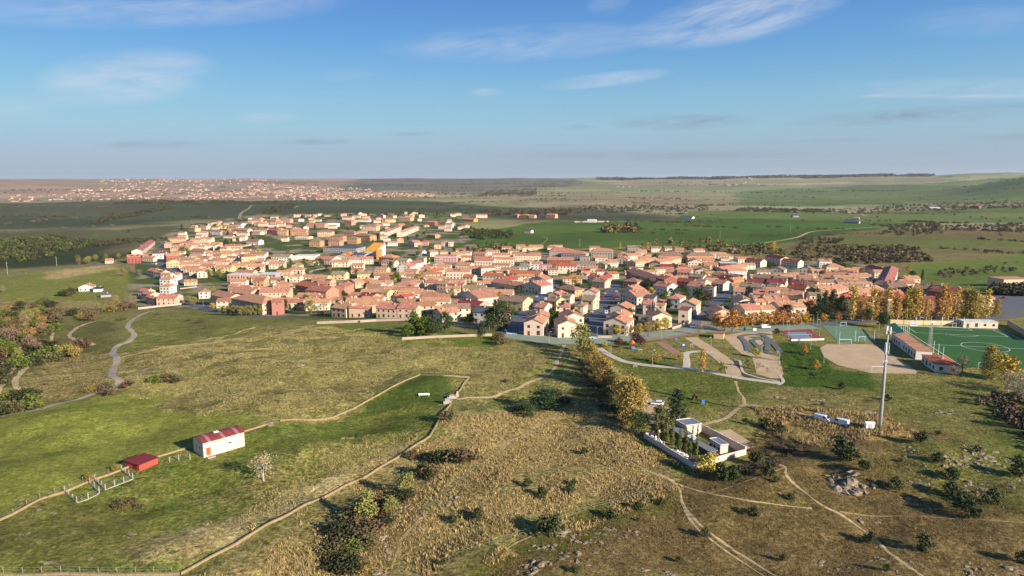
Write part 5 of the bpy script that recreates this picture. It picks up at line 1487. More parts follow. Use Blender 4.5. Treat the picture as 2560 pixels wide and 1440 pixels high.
# big dark trees in the town
for tr, x, y, sp, h, w in [(ZC, 1400, 735, 'pine', 11, 1.15), (ZC, 880, 580, 'conifer', 10, .8), (ZC, 890, 900, 'conifer', 9, .8), (ZB, 1420, 960, 'pine', 12, 1.3), (ZB, 1330, 950, 'pine', 10, 1.2), (ZB, 1210, 1040, 'conifer', 7, 1.1), (ZB, 1290, 980, 'pine', 8, 1.2), (ZB, 1100, 930, 'green', 6, 1.4), (ZB, 870, 720, 'pine', 8, 1),
                           (ZB, 360, 500, 'green', 9, 1.2), (ZB, 600, 500, 'yellow', 9, 1), (ZB, 690, 450, 'yellow', 8, 1), (ZB, 1130, 570, 'olive', 7, 1), (ZB, 550, 1030, 'green', 11, 1), (ZB, 640, 1040, 'green', 8.5, 1.2), (ZB, 730, 1045, 'pine', 8, 1.2), (ZB, 860, 1010, 'pine', 10, 1), (ZB, 480, 1050, 'green', 6, 1.3), (ZB, 690, 1000, 'pine', 8, 1),
                           (ZB, 790, 1010, 'green', 5, 1), (ZB, 940, 240, 'conifer', 12, .9), (ZB, 1080, 230, 'conifer', 12, 1), (ZB, 960, 210, 'green', 11, 1), (ZB, 830, 220, 'conifer', 9, .9), (ZB, 680, 320, 'green', 9, 1), (ZB, 2150, 530, 'yellow', 8, 1), (ZB, 2180, 620, 'pine', 9, 1), (ZA, 1620, 660, 'green', 9, 1.2),
                           (ZA, 1850, 590, 'green', 10, 1.2), (ZA, 1960, 590, 'green', 9, 1.2), (ZA, 1000, 690, 'olive', 9, 1.3), (ZA, 900, 690, 'olive', 8, 1.3), (ZA, 640, 450, 'green', 9, 1.8), (ZA, 900, 310, 'conifer', 12, 1), (ZA, 620, 220, 'conifer', 12, 1), (ZA, 1080, 290, 'conifer', 11, 1), (ZA, 1390, 470, 'yellow', 9, 1.1),
                           (ZA, 1950, 220, 'conifer', 11, 1), (ZD, 500, 780, 'conifer', 13, .9), (ZD, 560, 760, 'conifer', 14, .8), (ZD, 640, 700, 'conifer', 12, 1), (ZD, 740, 720, 'conifer', 10, 1), (ZD, 1000, 815, 'pine', 7, 1), (ZD, 1130, 880, 'pine', 7, .9), (ZD, 1160, 880, 'pine', 8, .9), (ZD, 390, 560, 'grey', 11, .8), (ZD, 480, 620, 'pine', 9, 1.1),
                           (ZD, 1540, 400, 'conifer', 9, .6), (ZD, 1400, 320, 'yellow', 7, 1), (ZD, 1440, 400, 'pine', 8, 1), (ZC, 140, 500, 'yellow', 9, 1.1), (ZC, 870, 190, 'poplar', 12, 1), (ZC, 600, 170, 'poplar', 10, 1), (ZC, 2120, 190, 'yellow', 14, 1.2), (ZC, 1860, 260, 'green', 6, 1), (ZC, 920, 400, 'yellow', 7, 1),
                           (ZD, 1940, 1330, 'bare', 7, 1), (ZD, 1840, 1370, 'bare', 4.5, 1.2)]:
    col = {'pine': 'dark round evergreen', 'conifer': 'dark pointed conifer', 'green': 'green leafy tree', 'yellow': 'yellowing garden tree', 'olive': 'dull green garden tree', 'poplar': 'thin yellow poplar', 'grey': 'pale bare poplar', 'bare': 'bare brown tree'}[sp]
    wh = {id(ZA): 'among the houses by the curving road', id(ZB): 'among the houses mid town', id(ZC): 'among the houses by the shaded streets', id(ZD): 'near the poplars and pitch'}[id(tr)]
    tree(tr, x, y, sp, h, f'{col} {wh}', 'garden trees ' + wh, wide=w)
# by the pitch
tree(ZD, 2210, 1390, 'amber', 13, 'large tan autumn tree hiding the near goal of the pitch', 'trees at the pitch corner', wide=.75)
tree(ZD, 2370, 1400, 'yellow', 9.5, 'drooping yellow willow beside the large tan tree', 'trees at the pitch corner', wide=1.1)
for x, y, h in [(2400, 1520, 7), (2480, 1500, 7), (2560, 1560, 8), (2620, 1640, 8), (2500, 1620, 5)]:
    tree(ZD, x, y, 'grey', h, 'leafless pale grey shrub tree below the pitch corner', 'grey trees below the pitch')
# lone trees in the meadows
tree(ZF, 2290, 800, 'grey', 6.8, 'lone pale tree with bare branches in the green meadow', 'meadow trees')
tree(ZW, 600, 405, 'olive', 5.2, 'golden-green oak in the dry hollow, between two dark bushes', 'hollow trees', wide=1.1)
tree(ZW, 290, 590, 'olive', 6, 'largest golden-green oak over the brown thicket', 'hollow trees', wide=1.1)
tree(ZW, 470, 570, 'olive', 4.5, 'olive-brown oak beside the largest oak of the thicket', 'hollow trees')
tree(ZG, 1720, 990, 'pine', 6.5, 'spreading dark oak mound on the slope below the curved path', 'hollow trees', wide=2.3)
tree(ZG, 1500, 1060, 'pine', 4.0, 'low oak clump against the spreading oak mound', 'hollow trees', wide=2.4)
tree(ZL, 30, 330, 'bare', 7, 'lone brown tree at the edge of the far meadow', 'meadow trees')

# dark junipers of the moor, each at its own spot
J = [(ZR, 640, 545, 2.2), (ZR, 290, 690, 2.0), (ZR, 900, 425, 1.6), (ZR, 1470, 735, 2.3), (ZR, 1840, 780, 3.0), (ZR, 2110, 500, 4.2), (ZR, 2180, 545, 3.4), (ZR, 2040, 400, 3.4), (ZR, 2330, 455, 3.4), (ZR, 1640, 355, 3.0), (ZR, 1420, 220, 2.8), (ZR, 1260, 120, 4.6), (ZR, 1320, 150, 3.4),
     (ZR, 1950, 160, 2.4), (ZR, 2050, 285, 3.2), (ZR, 2520, 260, 4.0), (ZR, 1685, 155, 1.0), (ZR, 1830, 25, 3.2), (ZR, 850, 860, 1.2), (ZR, 110, 870, 1.2), (ZR, 800, 305, 1.4), (ZR, 1590, 935, 1.3), (ZR, 2560, 880, 2.4), (ZR, 430, 290, 3.0), (ZR, 500, 285, 2.6), (ZR, 740, 260, 2.6), (ZR, 660, 170, 3.2),
     (ZW, 1590, 430, 2.4), (ZW, 1480, 350, 2.0), (ZW, 1800, 395, 2.0), (ZW, 1830, 340, 1.6), (ZW, 930, 620, 1.9), (ZW, 1125, 590, 2.3), (ZW, 1660, 720, 4.4), (ZW, 2110, 590, 2.4), (ZW, 2310, 520, 1.8), (ZW, 2480, 485, 1.6), (ZW, 2310, 605, .8), (ZW, 1905, 105, 1.8), (ZW, 855, 930, 1.2), (ZW, 1840, 990, 1.4), (ZW, 210, -20, 1),
     (ZW, 700, 255, 2.6), (ZW, 760, 290, 2.2), (ZM, 525, 265, 2.4), (ZM, 930, 365, 2.0), (ZM, 345, 410, 1.2), (ZM, 1390, 680, 1.4), (ZM, 2120, 910, 1.6), (ZE, 1380, 940, 1.8), (ZE, 1560, 970, 3.0), (ZE, 1680, 1010, 3.0), (ZE, 1480, 1300, 2.8), (ZE, 1150, 1400, 3.0), (ZE, 1270, 1420, 3.0), (ZR, 2230, 90, 1.8)]
for tr, x, y, h in J:
    big = 'large' if h > 3.2 else 'small' if h < 1.7 else 'mid-sized'
    bush(tr, x, y, 'juniper', h, f'{big} dark juniper bush casting a long shadow on the brown moor' if tr is ZR else f'{big} dark juniper bush in the straw-coloured grass' if tr is ZW else f'{big} dark bush on the slope near the mast and cemetery', 'junipers of the moor' if tr is ZR else 'junipers in the straw' if tr is ZW else 'bushes near the mast')
# thickets in the dry hollow
for tr, x, y, sp, h, w in [(ZW, 820, 170, 'dark', 3.2, 1.3), (ZW, 930, 160, 'brown', 3.2, 1.5), (ZW, 1020, 150, 'red', 2.8, 1.5), (ZW, 620, 130, 'red', 1.6, 1.2), (ZW, 760, 275, 'red', 2.6, 1.3), (ZW, 380, 540, 'red', 2.6, 1.4), (ZW, 180, 590, 'brown', 2.4, 1.5), (ZW, 560, 450, 'dark', 2.6, 1.3), (ZW, 100, 720, 'dark', 2.8, 1.6),
                           (ZW, 220, 700, 'brown', 2.8, 1.6), (ZW, 340, 680, 'red', 2.2, 1.6), (ZW, 60, 830, 'brown', 2.2, 1.6), (ZW, 180, 820, 'green', 2.0, 1.6), (ZW, 280, 790, 'brown', 2.2, 1.6), (ZW, 90, 950, 'dark', 2.4, 1.5), (ZW, 250, 990, 'gold', 2.2, 1.4), (ZW, 160, 980, 'dark', 2.6, 1.4), (ZW, 430, 630, 'dark', 1.8, 1.3),
                           (ZG, 600, 1100, 'brown', 2.6, 1.2), (ZG, 1900, 930, 'red', 2.4, 1.3), (ZG, 1420, 1010, 'brown', 2.2, 1.2), (ZG, 1200, 270, 'brown', 3.4, 1.3), (ZG, 1160, 220, 'red', 3.0, 1.2), (ZG, 1260, 680, 'brown', .9, 1.6), (ZL, 1400, 1140, 'green', 2.6, 1.3), (ZL, 1500, 1130, 'red', 2.6, 1.4), (ZL, 1590, 1140, 'brown', 2.4, 1.4),
                           (ZL, 1140, 1180, 'red', 2.0, 1.4), (ZL, 960, 1200, 'brown', 2.4, 1.5), (ZL, 880, 1220, 'red', 2.0, 1.4), (ZL, 800, 1230, 'gold', 2.0, 1.4), (ZL, 980, 1250, 'red', 2.0, 1.3), (ZL, 1800, 600, 'red', 1.6, 1.5), (ZL, 1690, 590, 'red', 1.4, 1.5), (ZL, 1420, 530, 'brown', 1.4, 1.6), (ZL, 1090, 580, 'brown', 2.0, 1.8),
                           (ZF, 740, 1080, 'brown', 1.5, 1.5), (ZF, 830, 1060, 'red', 1.4, 1.4), (ZF, 920, 1110, 'brown', 1.1, 1.4), (ZF, 690, 1110, 'red', 1.2, 1.3), (ZF, 370, 815, 'gold', 2.0, .9), (ZF, 660, 705, 'gold', 1.8, .9), (ZF, 985, 560, 'gold', 1.4, 1.1)]:
    cn = {'dark': 'dark green', 'brown': 'brown leafless', 'red': 'reddish brown', 'green': 'green', 'gold': 'golden'}[sp]
    wh = {id(ZW): 'in the thicket of the dry hollow', id(ZG): 'on the slope below the promenade', id(ZL): 'along the field edge by the winding path', id(ZF): 'by the fenced pens in the meadow'}[id(tr)]
    bush(tr, x, y, sp, h, f'{cn} bush {wh}', 'bushes ' + wh, w)


def scatter(pix, n, fn, seed, inset=0):
    P = [flat_px(*p) for p in pix]
    xs = [p[0] for p in P]; ys = [p[1] for p in P]
    r = random.Random(seed)
    out = 0
    for _ in range(n * 40):
        if out >= n: break
        x, y = r.uniform(min(xs), max(xs)), r.uniform(min(ys), max(ys))
        if poly_sd(np.array([x]), np.array([y]), P)[0] < inset: continue
        if fn(x, y, r) is not False: out += 1


# the wooded stream bank on the left
def bank(x, y, r):
    if not clear_of_streets(x, y, .5): return False
    sp = r.choice(('brown', 'brown', 'brown', 'dark', 'dark', 'gold', 'green', 'green', 'red'))
    bush_at(x, y, hz(x, y), sp, r.uniform(2.6, 5.2), f'{dict(dark="dark green", brown="brown leafless", red="reddish brown", green="green", gold="golden")[sp]} bush on the wooded stream bank', 'stream bank bushes', 1.2, r)
scatter([(-60, 960), (-60, 790), (60, 770), (190, 790), (235, 775), (320, 775), (345, 760), (230, 800), (170, 815), (130, 835), (120, 880), (60, 920), (20, 960)], 95, bank, 5)
scatter([(-40, 1030), (20, 990), (95, 1000), (90, 1020), (0, 1045)], 14, bank, 6)
scatter([(125, 885), (130, 870), (220, 850), (215, 868)], 10, bank, 66)
def bank_tree(x, y, r):
    if not clear_of_streets(x, y, 1): return False
    sp = r.choice(('bare', 'olive', 'green', 'bare', 'olive'))
    tree_at(x, y, hz(x, y), sp, r.uniform(5, 8.5), f'{dict(bare="bare brown", olive="olive green", green="green", amber="golden")[sp]} tree on the wooded stream bank', 'stream bank trees', rr=r)
scatter([(-60, 940), (-60, 800), (60, 780), (150, 800), (120, 870), (60, 910)], 16, bank_tree, 8)
scatter([(240, 775), (260, 755), (330, 750), (345, 768), (270, 785)], 10, bank_tree, 9)
scatter([(30, 765), (60, 745), (180, 735), (190, 760), (100, 775)], 12, bank, 10)
scatter([(280, 695), (300, 670), (350, 668), (355, 695)], 8, bank_tree, 11)
scatter([(160, 665), (165, 650), (330, 640), (330, 655)], 14, bank_tree, 12)


# gardens between the houses
GARDEN_SHRUBS = []
def garden(x, y, r):
    fp = (x, y, 1, 0, 1.1, 1.1)
    if any(obb_hit(fp, o) for o in FOOT if abs(o[0] - x) < 40 and abs(o[1] - y) < 40) or not clear_of_streets(x, y, 1.2): return False
    k = r.random()
    if k < .56:
        sp = r.choice(('green', 'green', 'olive', 'pine', 'pine', 'yellow', 'conifer', 'conifer', 'pine', 'orange', 'plum'))
        tree_at(x, y, hz(x, y), sp, r.uniform(4.5, 9), f'{dict(green="green leafy", olive="dull green", pine="dark evergreen", yellow="yellow autumn", conifer="pointed dark conifer", orange="orange autumn", plum="purple-leaved")[sp]} tree in a back garden between houses', 'back garden trees', 'tree', rr=r)
    else:
        GARDEN_SHRUBS.append((x, y, r.uniform(1.8, 3.4)))
scatter([(500, 780), (520, 700), (700, 660), (1000, 640), (1100, 680), (1250, 830), (1050, 800), (800, 795)], 110, garden, 13)
scatter([(1260, 830), (1200, 690), (1500, 640), (1800, 640), (1900, 700), (1850, 800), (1500, 835)], 110, garden, 14)
scatter([(1850, 800), (1850, 680), (2100, 660), (2450, 740), (2450, 790), (2000, 805)], 40, garden, 15)
scatter([(340, 650), (470, 570), (1130, 545), (1100, 640), (700, 660), (480, 700)], 110, garden, 16)
scatter([(1130, 640), (1180, 625), (1330, 620), (1330, 640)], 8, garden, 17)

# ------------------------------------------------------------------ growth nobody could count
def stuff_mesh(name, V, F, mats, matidx=None):
    o = link(name, np_mesh(name, V, F, mats, matidx=matidx))
    return tag(o, kind='stuff')


def clumps_mesh(xs, ys, hs, ws, per, leaf, seed):
    """leafy mounds for scrub beyond counting"""
    r = np.random.default_rng(seed)
    n = len(xs)
    zs = height(xs, ys)
    rep = np.repeat(np.arange(n), per)
    u = r.normal(size=(n * per, 3)); u /= np.linalg.norm(u, axis=1)[:, None]
    q = r.uniform(.35, 1, (n * per, 1)) ** .5
    p = u * q
    C = np.stack([xs[rep] + p[:, 0] * ws[rep], ys[rep] + p[:, 1] * ws[rep], zs[rep] + hs[rep] * (.45 + .5 * p[:, 2])], 1)
    sz = leaf * hs[rep][:, None] * r.uniform(.7, 1.3, (n * per, 1))
    a = r.normal(size=(n * per, 3)); a /= np.linalg.norm(a, axis=1)[:, None]
    b = np.cross(a, r.normal(size=(n * per, 3))); b /= np.linalg.norm(b, axis=1)[:, None] + 1e-9
    V = np.stack([C - a * sz - b * sz * .7, C + a * sz - b * sz * .7, C + a * sz + b * sz * .7, C - a * sz + b * sz * .7], 1).reshape(-1, 3)
    return V, np.arange(len(V)).reshape(-1, 4), rep


def in_px(poly, n, seed, need=None):
    P = [flat_px(*p) for p in poly]
    xs = [p[0] for p in P]; ys = [p[1] for p in P]
    r = np.random.default_rng(seed)
    X = r.uniform(min(xs), max(xs), n * 12); Y = r.uniform(min(ys), max(ys), n * 12)
    k = poly_sd(X, Y, P) > 0
    X, Y = X[k][:n], Y[k][:n]
    return X, Y


SC = [leaf_mat('scrub_dark', (74, 72, 48)), leaf_mat('scrub_brown', (104, 90, 72)), leaf_mat('scrub_gold', (136, 120, 70)), leaf_mat('scrub_green', (84, 98, 46))]
bands = [  # polygon, count, height range, width factor, materials
    ([(1990, 632), (2000, 615), (2300, 620), (2330, 655), (2150, 660), (2000, 652)], 330, (3, 6.5), 1.0, (1, 1, 0, 2)),
    ([(1990, 612), (2000, 596), (2110, 596), (2110, 612)], 60, (3, 5.5), 1.0, (0, 1)),
    ([(2205, 586), (2220, 568), (2350, 560), (2360, 588), (2280, 592)], 150, (3, 6.5), 1.0, (1, 0)),
    ([(2330, 585), (2340, 570), (2600, 560), (2600, 585)], 150, (3, 6), 1.0, (1, 0)),
    ([(1840, 528), (1850, 518), (2060, 518), (2060, 530)], 260, (4, 8), 1.2, (1, 0)),
    ([(2060, 528), (2060, 518), (2350, 512), (2600, 514), (2600, 526)], 300, (4, 8), 1.2, (0, 1, 1)),
    ([(1420, 530), (1430, 518), (1770, 516), (1770, 528)], 220, (4, 8), 1.2, (1, 0)),
    ([(1200, 540), (1200, 528), (1430, 522), (1430, 536)], 180, (5, 9), 1.2, (0, 0, 1)),
    ([(1500, 585), (1520, 570), (1590, 566), (1600, 578)], 60, (6, 11), 1.0, (2, 0)),
    ([(1150, 590), (1160, 572), (1280, 580), (1280, 596), (1200, 600)], 110, (4, 8), 1.0, (0, 3)),
    ([(1180, 640), (1190, 615), (1260, 610), (1300, 632)], 60, (4, 9), 1.0, (0, 3, 2)),
    ([(1620, 632), (1640, 618), (1900, 615), (1990, 640), (1900, 640), (1780, 628)], 140, (3.5, 7), 1.0, (1, 2, 3)),
    ([(-60, 652), (-60, 600), (140, 592), (250, 600), (180, 630), (60, 655)], 420, (3, 7), 1.2, (0, 0, 3)),
    ([(180, 612), (300, 600), (420, 596), (400, 602), (250, 616)], 120, (3, 5), 1.0, (0,)),
    ([(230, 558), (280, 540), (430, 518), (430, 523), (300, 545)], 260, (5, 9), 1.2, (0,)),
    ([(280, 512), (330, 505), (560, 502), (700, 505), (560, 510)], 260, (6, 11), 1.4, (0,)),
    ([(660, 538), (670, 522), (740, 514), (740, 522)], 80, (6, 10), 1.2, (0,)),
    ([(400, 575), (560, 560), (620, 548), (900, 535), (1180, 530), (1180, 540), (900, 545), (600, 570)], 200, (4, 7), 1.0, (0, 3)),
    ([(1200, 490), (1220, 478), (1340, 476), (1340, 490)], 180, (8, 14), 1.6, (0, 1)),
    ([(850, 474), (900, 460), (1180, 458), (1200, 474)], 140, (6, 11), 1.6, (0, 1)),
    ([(2060, 466), (2080, 460), (2250, 460), (2240, 466)], 120, (8, 14), 1.6, (0,)),
    ([(2440, 482), (2450, 455), (2600, 450), (2600, 480)], 300, (8, 14), 1.8, (0, 1)),
    ([(2230, 462), (2230, 452), (2450, 446), (2450, 456)], 150, (9, 16), 2.0, (0,)),
([(2330, 700), (2340, 676), (2560, 655), (2560, 672), (2420, 690)], 60, (2, 4), 1.0, (1, 0)),
    ([(2080, 660), (2100, 640), (2330, 640), (2330, 655)], 60, (2.5, 5), 1.0, (1, 0)),
    ([(2480, 740), (2480, 722), (2600, 716), (2600, 742)], 60, (3, 6), 1.0, (0,)),
    ([(1600, 616), (1640, 606), (1800, 604), (1850, 612)], 14, (6, 10), .6, (2,)),
    ([(2440, 1010), (2500, 990), (2620, 1000), (2700, 1180), (2600, 1150), (2500, 1060)], 80, (1.5, 3.4), 1.0, (1, 1, 0)),
    ([(1955, 950), (1950, 880), (1985, 860), (2050, 880), (2075, 930), (2060, 950)], 90, (.4, 1.0), 1.4, (3,)),
    ([(1780, 1185), (1880, 1160), (1940, 1150), (1960, 1170), (1900, 1195), (1800, 1205)], 110, (.4, 1.0), 1.3, (1, 1, 0)),
    ([(1860, 1130), (1900, 1060), (1960, 1080), (2040, 1120), (2030, 1150), (1950, 1150)], 130, (.35, .9), 1.3, (1, 1, 0)),
    ([(1445, 900), (1480, 900), (1545, 1010), (1580, 1070), (1530, 1060), (1470, 980)], 150, (.5, 1.3), 1.2, (1, 0)),
    ([(30, 620), (900, 470), (2560, 470), (2560, 620), (1900, 560), (1200, 545), (300, 590)], 700, (2.5, 6), 1.0, (0, 1)),
]
acc = {i: [[], []] for i in range(4)}
_gs = np.array(GARDEN_SHRUBS)
V, F, _ = clumps_mesh(_gs[:, 0], _gs[:, 1], _gs[:, 2], _gs[:, 2] * .7, 60, .12, 88)
acc[3][0].append(V); acc[3][1].append(F)
for bi, (poly, n, hr, wf, ms) in enumerate(bands):
    X, Y = in_px(poly, n, 500 + bi)
    r = np.random.default_rng(700 + bi)
    hs = r.uniform(hr[0], hr[1], len(X)); ws = hs * wf * r.uniform(.45, .8, len(X))
    mm = r.integers(0, len(ms), len(X))
    far = np.hypot(X, Y).mean() > 900
    for k, mi in enumerate(ms):
        s = mm == k
        if not s.any(): continue
        V, F, _ = clumps_mesh(X[s], Y[s], hs[s], ws[s], 44 if far else 80, .15 if far else .11, 900 + bi)
        acc[mi][0].append(V); acc[mi][1].append(F)
# hedge lines and copses far across the plain, and the woods on the skyline
r_ = np.random.default_rng(2024)
for li in range(120):
    az = math.radians(r_.uniform(-38, 40)); rr0 = math.exp(r_.uniform(math.log(1150), math.log(8500)))
    cx, cy = rr0 * math.sin(az), rr0 * math.cos(az)
    if poly_sd(np.array([cx]), np.array([cy]), TOWN)[0] > -60: continue
    ln = r_.uniform(.05, .22) * rr0; th = az + math.pi / 2 + r_.normal() * .35
    n = int(r_.integers(12, 40))
    t = r_.uniform(-.5, .5, n)
    X = cx + np.sin(th) * ln * t + r_.normal(size=n) * ln * .015; Y = cy + np.cos(th) * ln * t + r_.normal(size=n) * ln * .03
    k = (rr0 / 1500) ** .55
    hs = r_.uniform(2.2, 5.0, n) * k; ws = hs * r_.uniform(.6, 1.3, n)
    V, F, _ = clumps_mesh(X, Y, hs, ws, 30, .16, 3000 + li)
    mi = int(r_.choice((0, 0, 1)))
    acc[mi][0].append(V); acc[mi][1].append(F)
az = np.radians(r_.uniform(7, 31, 520)); rr0 = r_.uniform(9300, 10900, 520)
V, F, _ = clumps_mesh(rr0 * np.sin(az), rr0 * np.cos(az), r_.uniform(12, 24, 520), r_.uniform(40, 120, 520), 26, .35, 4000)
acc[0][0].append(V); acc[0][1].append(F)
VV, FF, MI, off = [], [], [], 0
for mi in range(4):
    for V, F in zip(*acc[mi]):
        VV.append(V); FF.append(F + off); MI.append(np.full(len(F), mi)); off += len(V)
stuff_mesh('hedgerow_scrub', np.concatenate(VV), np.concatenate(FF), SC, np.concatenate(MI))


# dry grass tussocks, heath and green tufts: blades standing on the open ground
def tufts(name, zones, material, seed):
    VV = []
    for zi, (poly, dens, hr, spread, blades, thr) in enumerate(zones):
        P = [flat_px(*p) for p in poly]
        xs = [p[0] for p in P]; ys = [p[1] for p in P]
        r = np.random.default_rng(seed + zi)
        n = int((max(xs) - min(xs)) * (max(ys) - min(ys)) * dens)
        X = r.uniform(min(xs), max(xs), n); Y = r.uniform(min(ys), max(ys), n)
        k = (fbm(X, Y, 7, 61 + zi, 3) > thr + .22 * sstep(9, -1, poly_sd(X, Y, P) + (fbm(X, Y, 14, 77) - .5) * 14)) & (poly_sd(X, Y, P) > -6)
        X, Y = X[k], Y[k]
        for line, hw in STRIPS:
            c = line.mean(0)
            s = (np.abs(X - c[0]) < 150) & (np.abs(Y - c[1]) < 150)
            if not s.any(): continue
            ii = np.where(s)[0]
            d = np.full(len(ii), 1e9)
            for q in line[::1]:
                d = np.minimum(d, (X[ii] - q[0]) ** 2 + (Y[ii] - q[1]) ** 2)
            keep = np.ones(len(X), bool); keep[ii[d < (hw + .35) ** 2]] = False
            X, Y = X[keep], Y[keep]
        Zg = height(X, Y)
        n = len(X)
        rep = np.repeat(np.arange(n), blades)
        m = len(rep)
        h = (r.uniform(hr[0], hr[1], n) * (.45 + 1.1 * fbm(X, Y, 8, 91)))[rep] * r.uniform(.7, 1.2, m)
        a = r.uniform(0, 2 * math.pi, m)
        rad = spread * r.uniform(0, 1, m)
        bx = X[rep] + np.cos(a) * rad * .6; by = Y[rep] + np.sin(a) * rad * .6
        w = h * r.uniform(.06, .17, m)
        t = r.uniform(0, math.pi, m)
        lean = h * r.uniform(.05, .40, m)
        z = Zg[rep] - .05
        V = np.stack([np.stack([bx - np.cos(t) * w, by - np.sin(t) * w, z], 1), np.stack([bx + np.cos(t) * w, by + np.sin(t) * w, z], 1),
                      np.stack([bx + np.cos(a) * lean, by + np.sin(a) * lean, z + h], 1)], 1).reshape(-1, 3)
        VV.append(V)
    V = np.concatenate(VV)
    stuff_mesh(name, V, np.arange(len(V)).reshape(-1, 3), material)
    print(name, len(V) // 3)


straw_m = mat('dry_straw', tuple(lin(178, 152, 102, .85)), 0.9, 0.7, 1.2, coord='Object')
straw2_m = mat('bleached_straw', tuple(lin(164, 148, 98, .85)), 0.9, 0.6, 1.2)
heath_m = mat('brown_heath', tuple(lin(130, 104, 68, .85)), 0.9, 0.65, 1.2)
tuft_m = mat('green_tufts', tuple(lin(100, 110, 44, .85)), 0.9, 0.6, 1.2)
tufts('dry_grass', [
    ([(1100, 1090), (1300, 1030), (1480, 1010), (1570, 1080), (1640, 1130), (1690, 1190), (1640, 1218), (1300, 1345), (1100, 1410), (940, 1460), (480, 1460), (840, 1245)], 5.0, (.25, .75), .55, 4, .34),
    ([(1880, 1025), (2040, 1050), (2240, 1075), (2280, 1112), (2200, 1125), (2060, 1110), (1960, 1070)], 6.0, (.4, 1.0), .5, 5, .22),
    ([(1500, 1080), (1600, 1110), (1720, 1190), (1700, 1200), (1580, 1140)], 3, (.3, .7), .5, 3, .34)], straw_m, 40)
tufts('bleached_grass', [
    ([(300, 880), (500, 850), (780, 815), (1000, 830), (1200, 860), (1420, 880), (1300, 980), (1150, 1060), (1180, 945), (1050, 930), (840, 1035), (660, 1045), (400, 1010), (420, 985), (310, 965)], 4.0, (.22, .55), .5, 3, .46),
    ([(560, 1260), (700, 1160), (900, 1100), (1080, 1080), (960, 1165), (700, 1310), (520, 1400)], 5.0, (.22, .6), .5, 3, .48),
    ([(60, 950), (150, 870), (290, 880), (280, 950), (120, 1000)], 1.0, (.2, .5), .5, 2, .42),
    ([(2050, 1060), (2250, 1010), (2440, 1010), (2560, 1080), (2560, 1260), (2300, 1240), (2100, 1160)], 1.2, (.15, .4), .4, 3, .44)], straw2_m, 60)
tufts('heath', [
    ([(1130, 1450), (1350, 1340), (1700, 1220), (1900, 1170), (2060, 1150), (2300, 1180), (2560, 1260), (2640, 1460)], 5.0, (.16, .46), .4, 3, .38),
    ([(1860, 1000), (1990, 965), (2240, 1005), (2230, 1060), (2060, 1040)], 1.5, (.15, .4), .5, 3, .40),
    ([(1460, 910), (1490, 910), (1570, 1060), (1560, 1090), (1470, 1000)], 2, (.25, .6), .5, 3, .33),
    ([(300, 960), (500, 930), (900, 930), (1000, 940), (850, 1030), (660, 1040), (400, 1005)], .7, (.2, .5), .5, 3, .48)], heath_m, 80)
tufts('green_grass', [
    ([(-40, 1440), (0, 1310), (330, 1180), (480, 1130), (800, 1060), (1050, 945), (1160, 950), (1080, 1080), (830, 1235), (460, 1430)], 1.4, (.12, .35), .5, 2, .42),
    ([(1150, 1060), (1200, 950), (1430, 890), (1470, 960), (1340, 1050)], 1.4, (.2, .45), .5, 3, .44),
    ([(1540, 900), (1940, 960), (1850, 1000), (1700, 1030), (1640, 980)], 1.6, (.15, .4), .5, 3, .40),
    ([(1100, 1090), (1300, 1030), (1480, 1010), (1640, 1130), (1690, 1190), (1300, 1345), (1100, 1410), (940, 1460), (480, 1460), (840, 1245)], 1.6, (.2, .5), .5, 3, .46)], tuft_m, 95)
print('trees', TREE_N, 'bushes', BUSH_N)

# ------------------------------------------------------------------ walls and fences of the fields
def wall_along(tr, pix, h, thick, material, label, name='stone_wall', step=2.5, group=None, smooth=False):
    P = [gp(*tr(*p)) for p in pix]
    pts = []
    for i in range(len(P) - 1):
        a, b = np.array(P[i][:2]), np.array(P[i + 1][:2])
        n = max(1, int(np.linalg.norm(b - a) / step))
        for k in range(n):
            pts.append(a + (b - a) * k / n)
    pts.append(np.array(P[-1][:2]))
    L = np.array(pts)
    d = np.gradient(L, axis=0); d /= np.linalg.norm(d, axis=1)[:, None] + 1e-9
    nv = np.stack([-d[:, 1], d[:, 0]], 1) * thick / 2
    z = height(L[:, 0], L[:, 1])
    r = np.random.default_rng(int(abs(L[0, 0]) * 10))
    hh = h * r.uniform(.88, 1.1, len(L)) if material is stone else np.full(len(L), h)
    o0 = L[0]
    g = G()
    n = len(L)
    for s, zz in ((-1, z - .6), (-1, z + hh), (1, z + hh), (1, z - .6)):
        for i in range(n):
            g.v.append((L[i, 0] + s * nv[i, 0] - o0[0], L[i, 1] + s * nv[i, 1] - o0[1], zz[i] - z[0]))
    for q in range(3):
        for i in range(n - 1):
            g.f.append((q * n + i, q * n + i + 1, (q + 1) * n + i + 1, (q + 1) * n + i)); g.m.append(0)
    for i in (0, n - 1):
        g.f.append((i, n + i, 2 * n + i, 3 * n + i)); g.m.append(0)
    o = g.obj(name, material, None, (o0[0], o0[1], z[0]))
    return tag(o, label, 'wall', group)


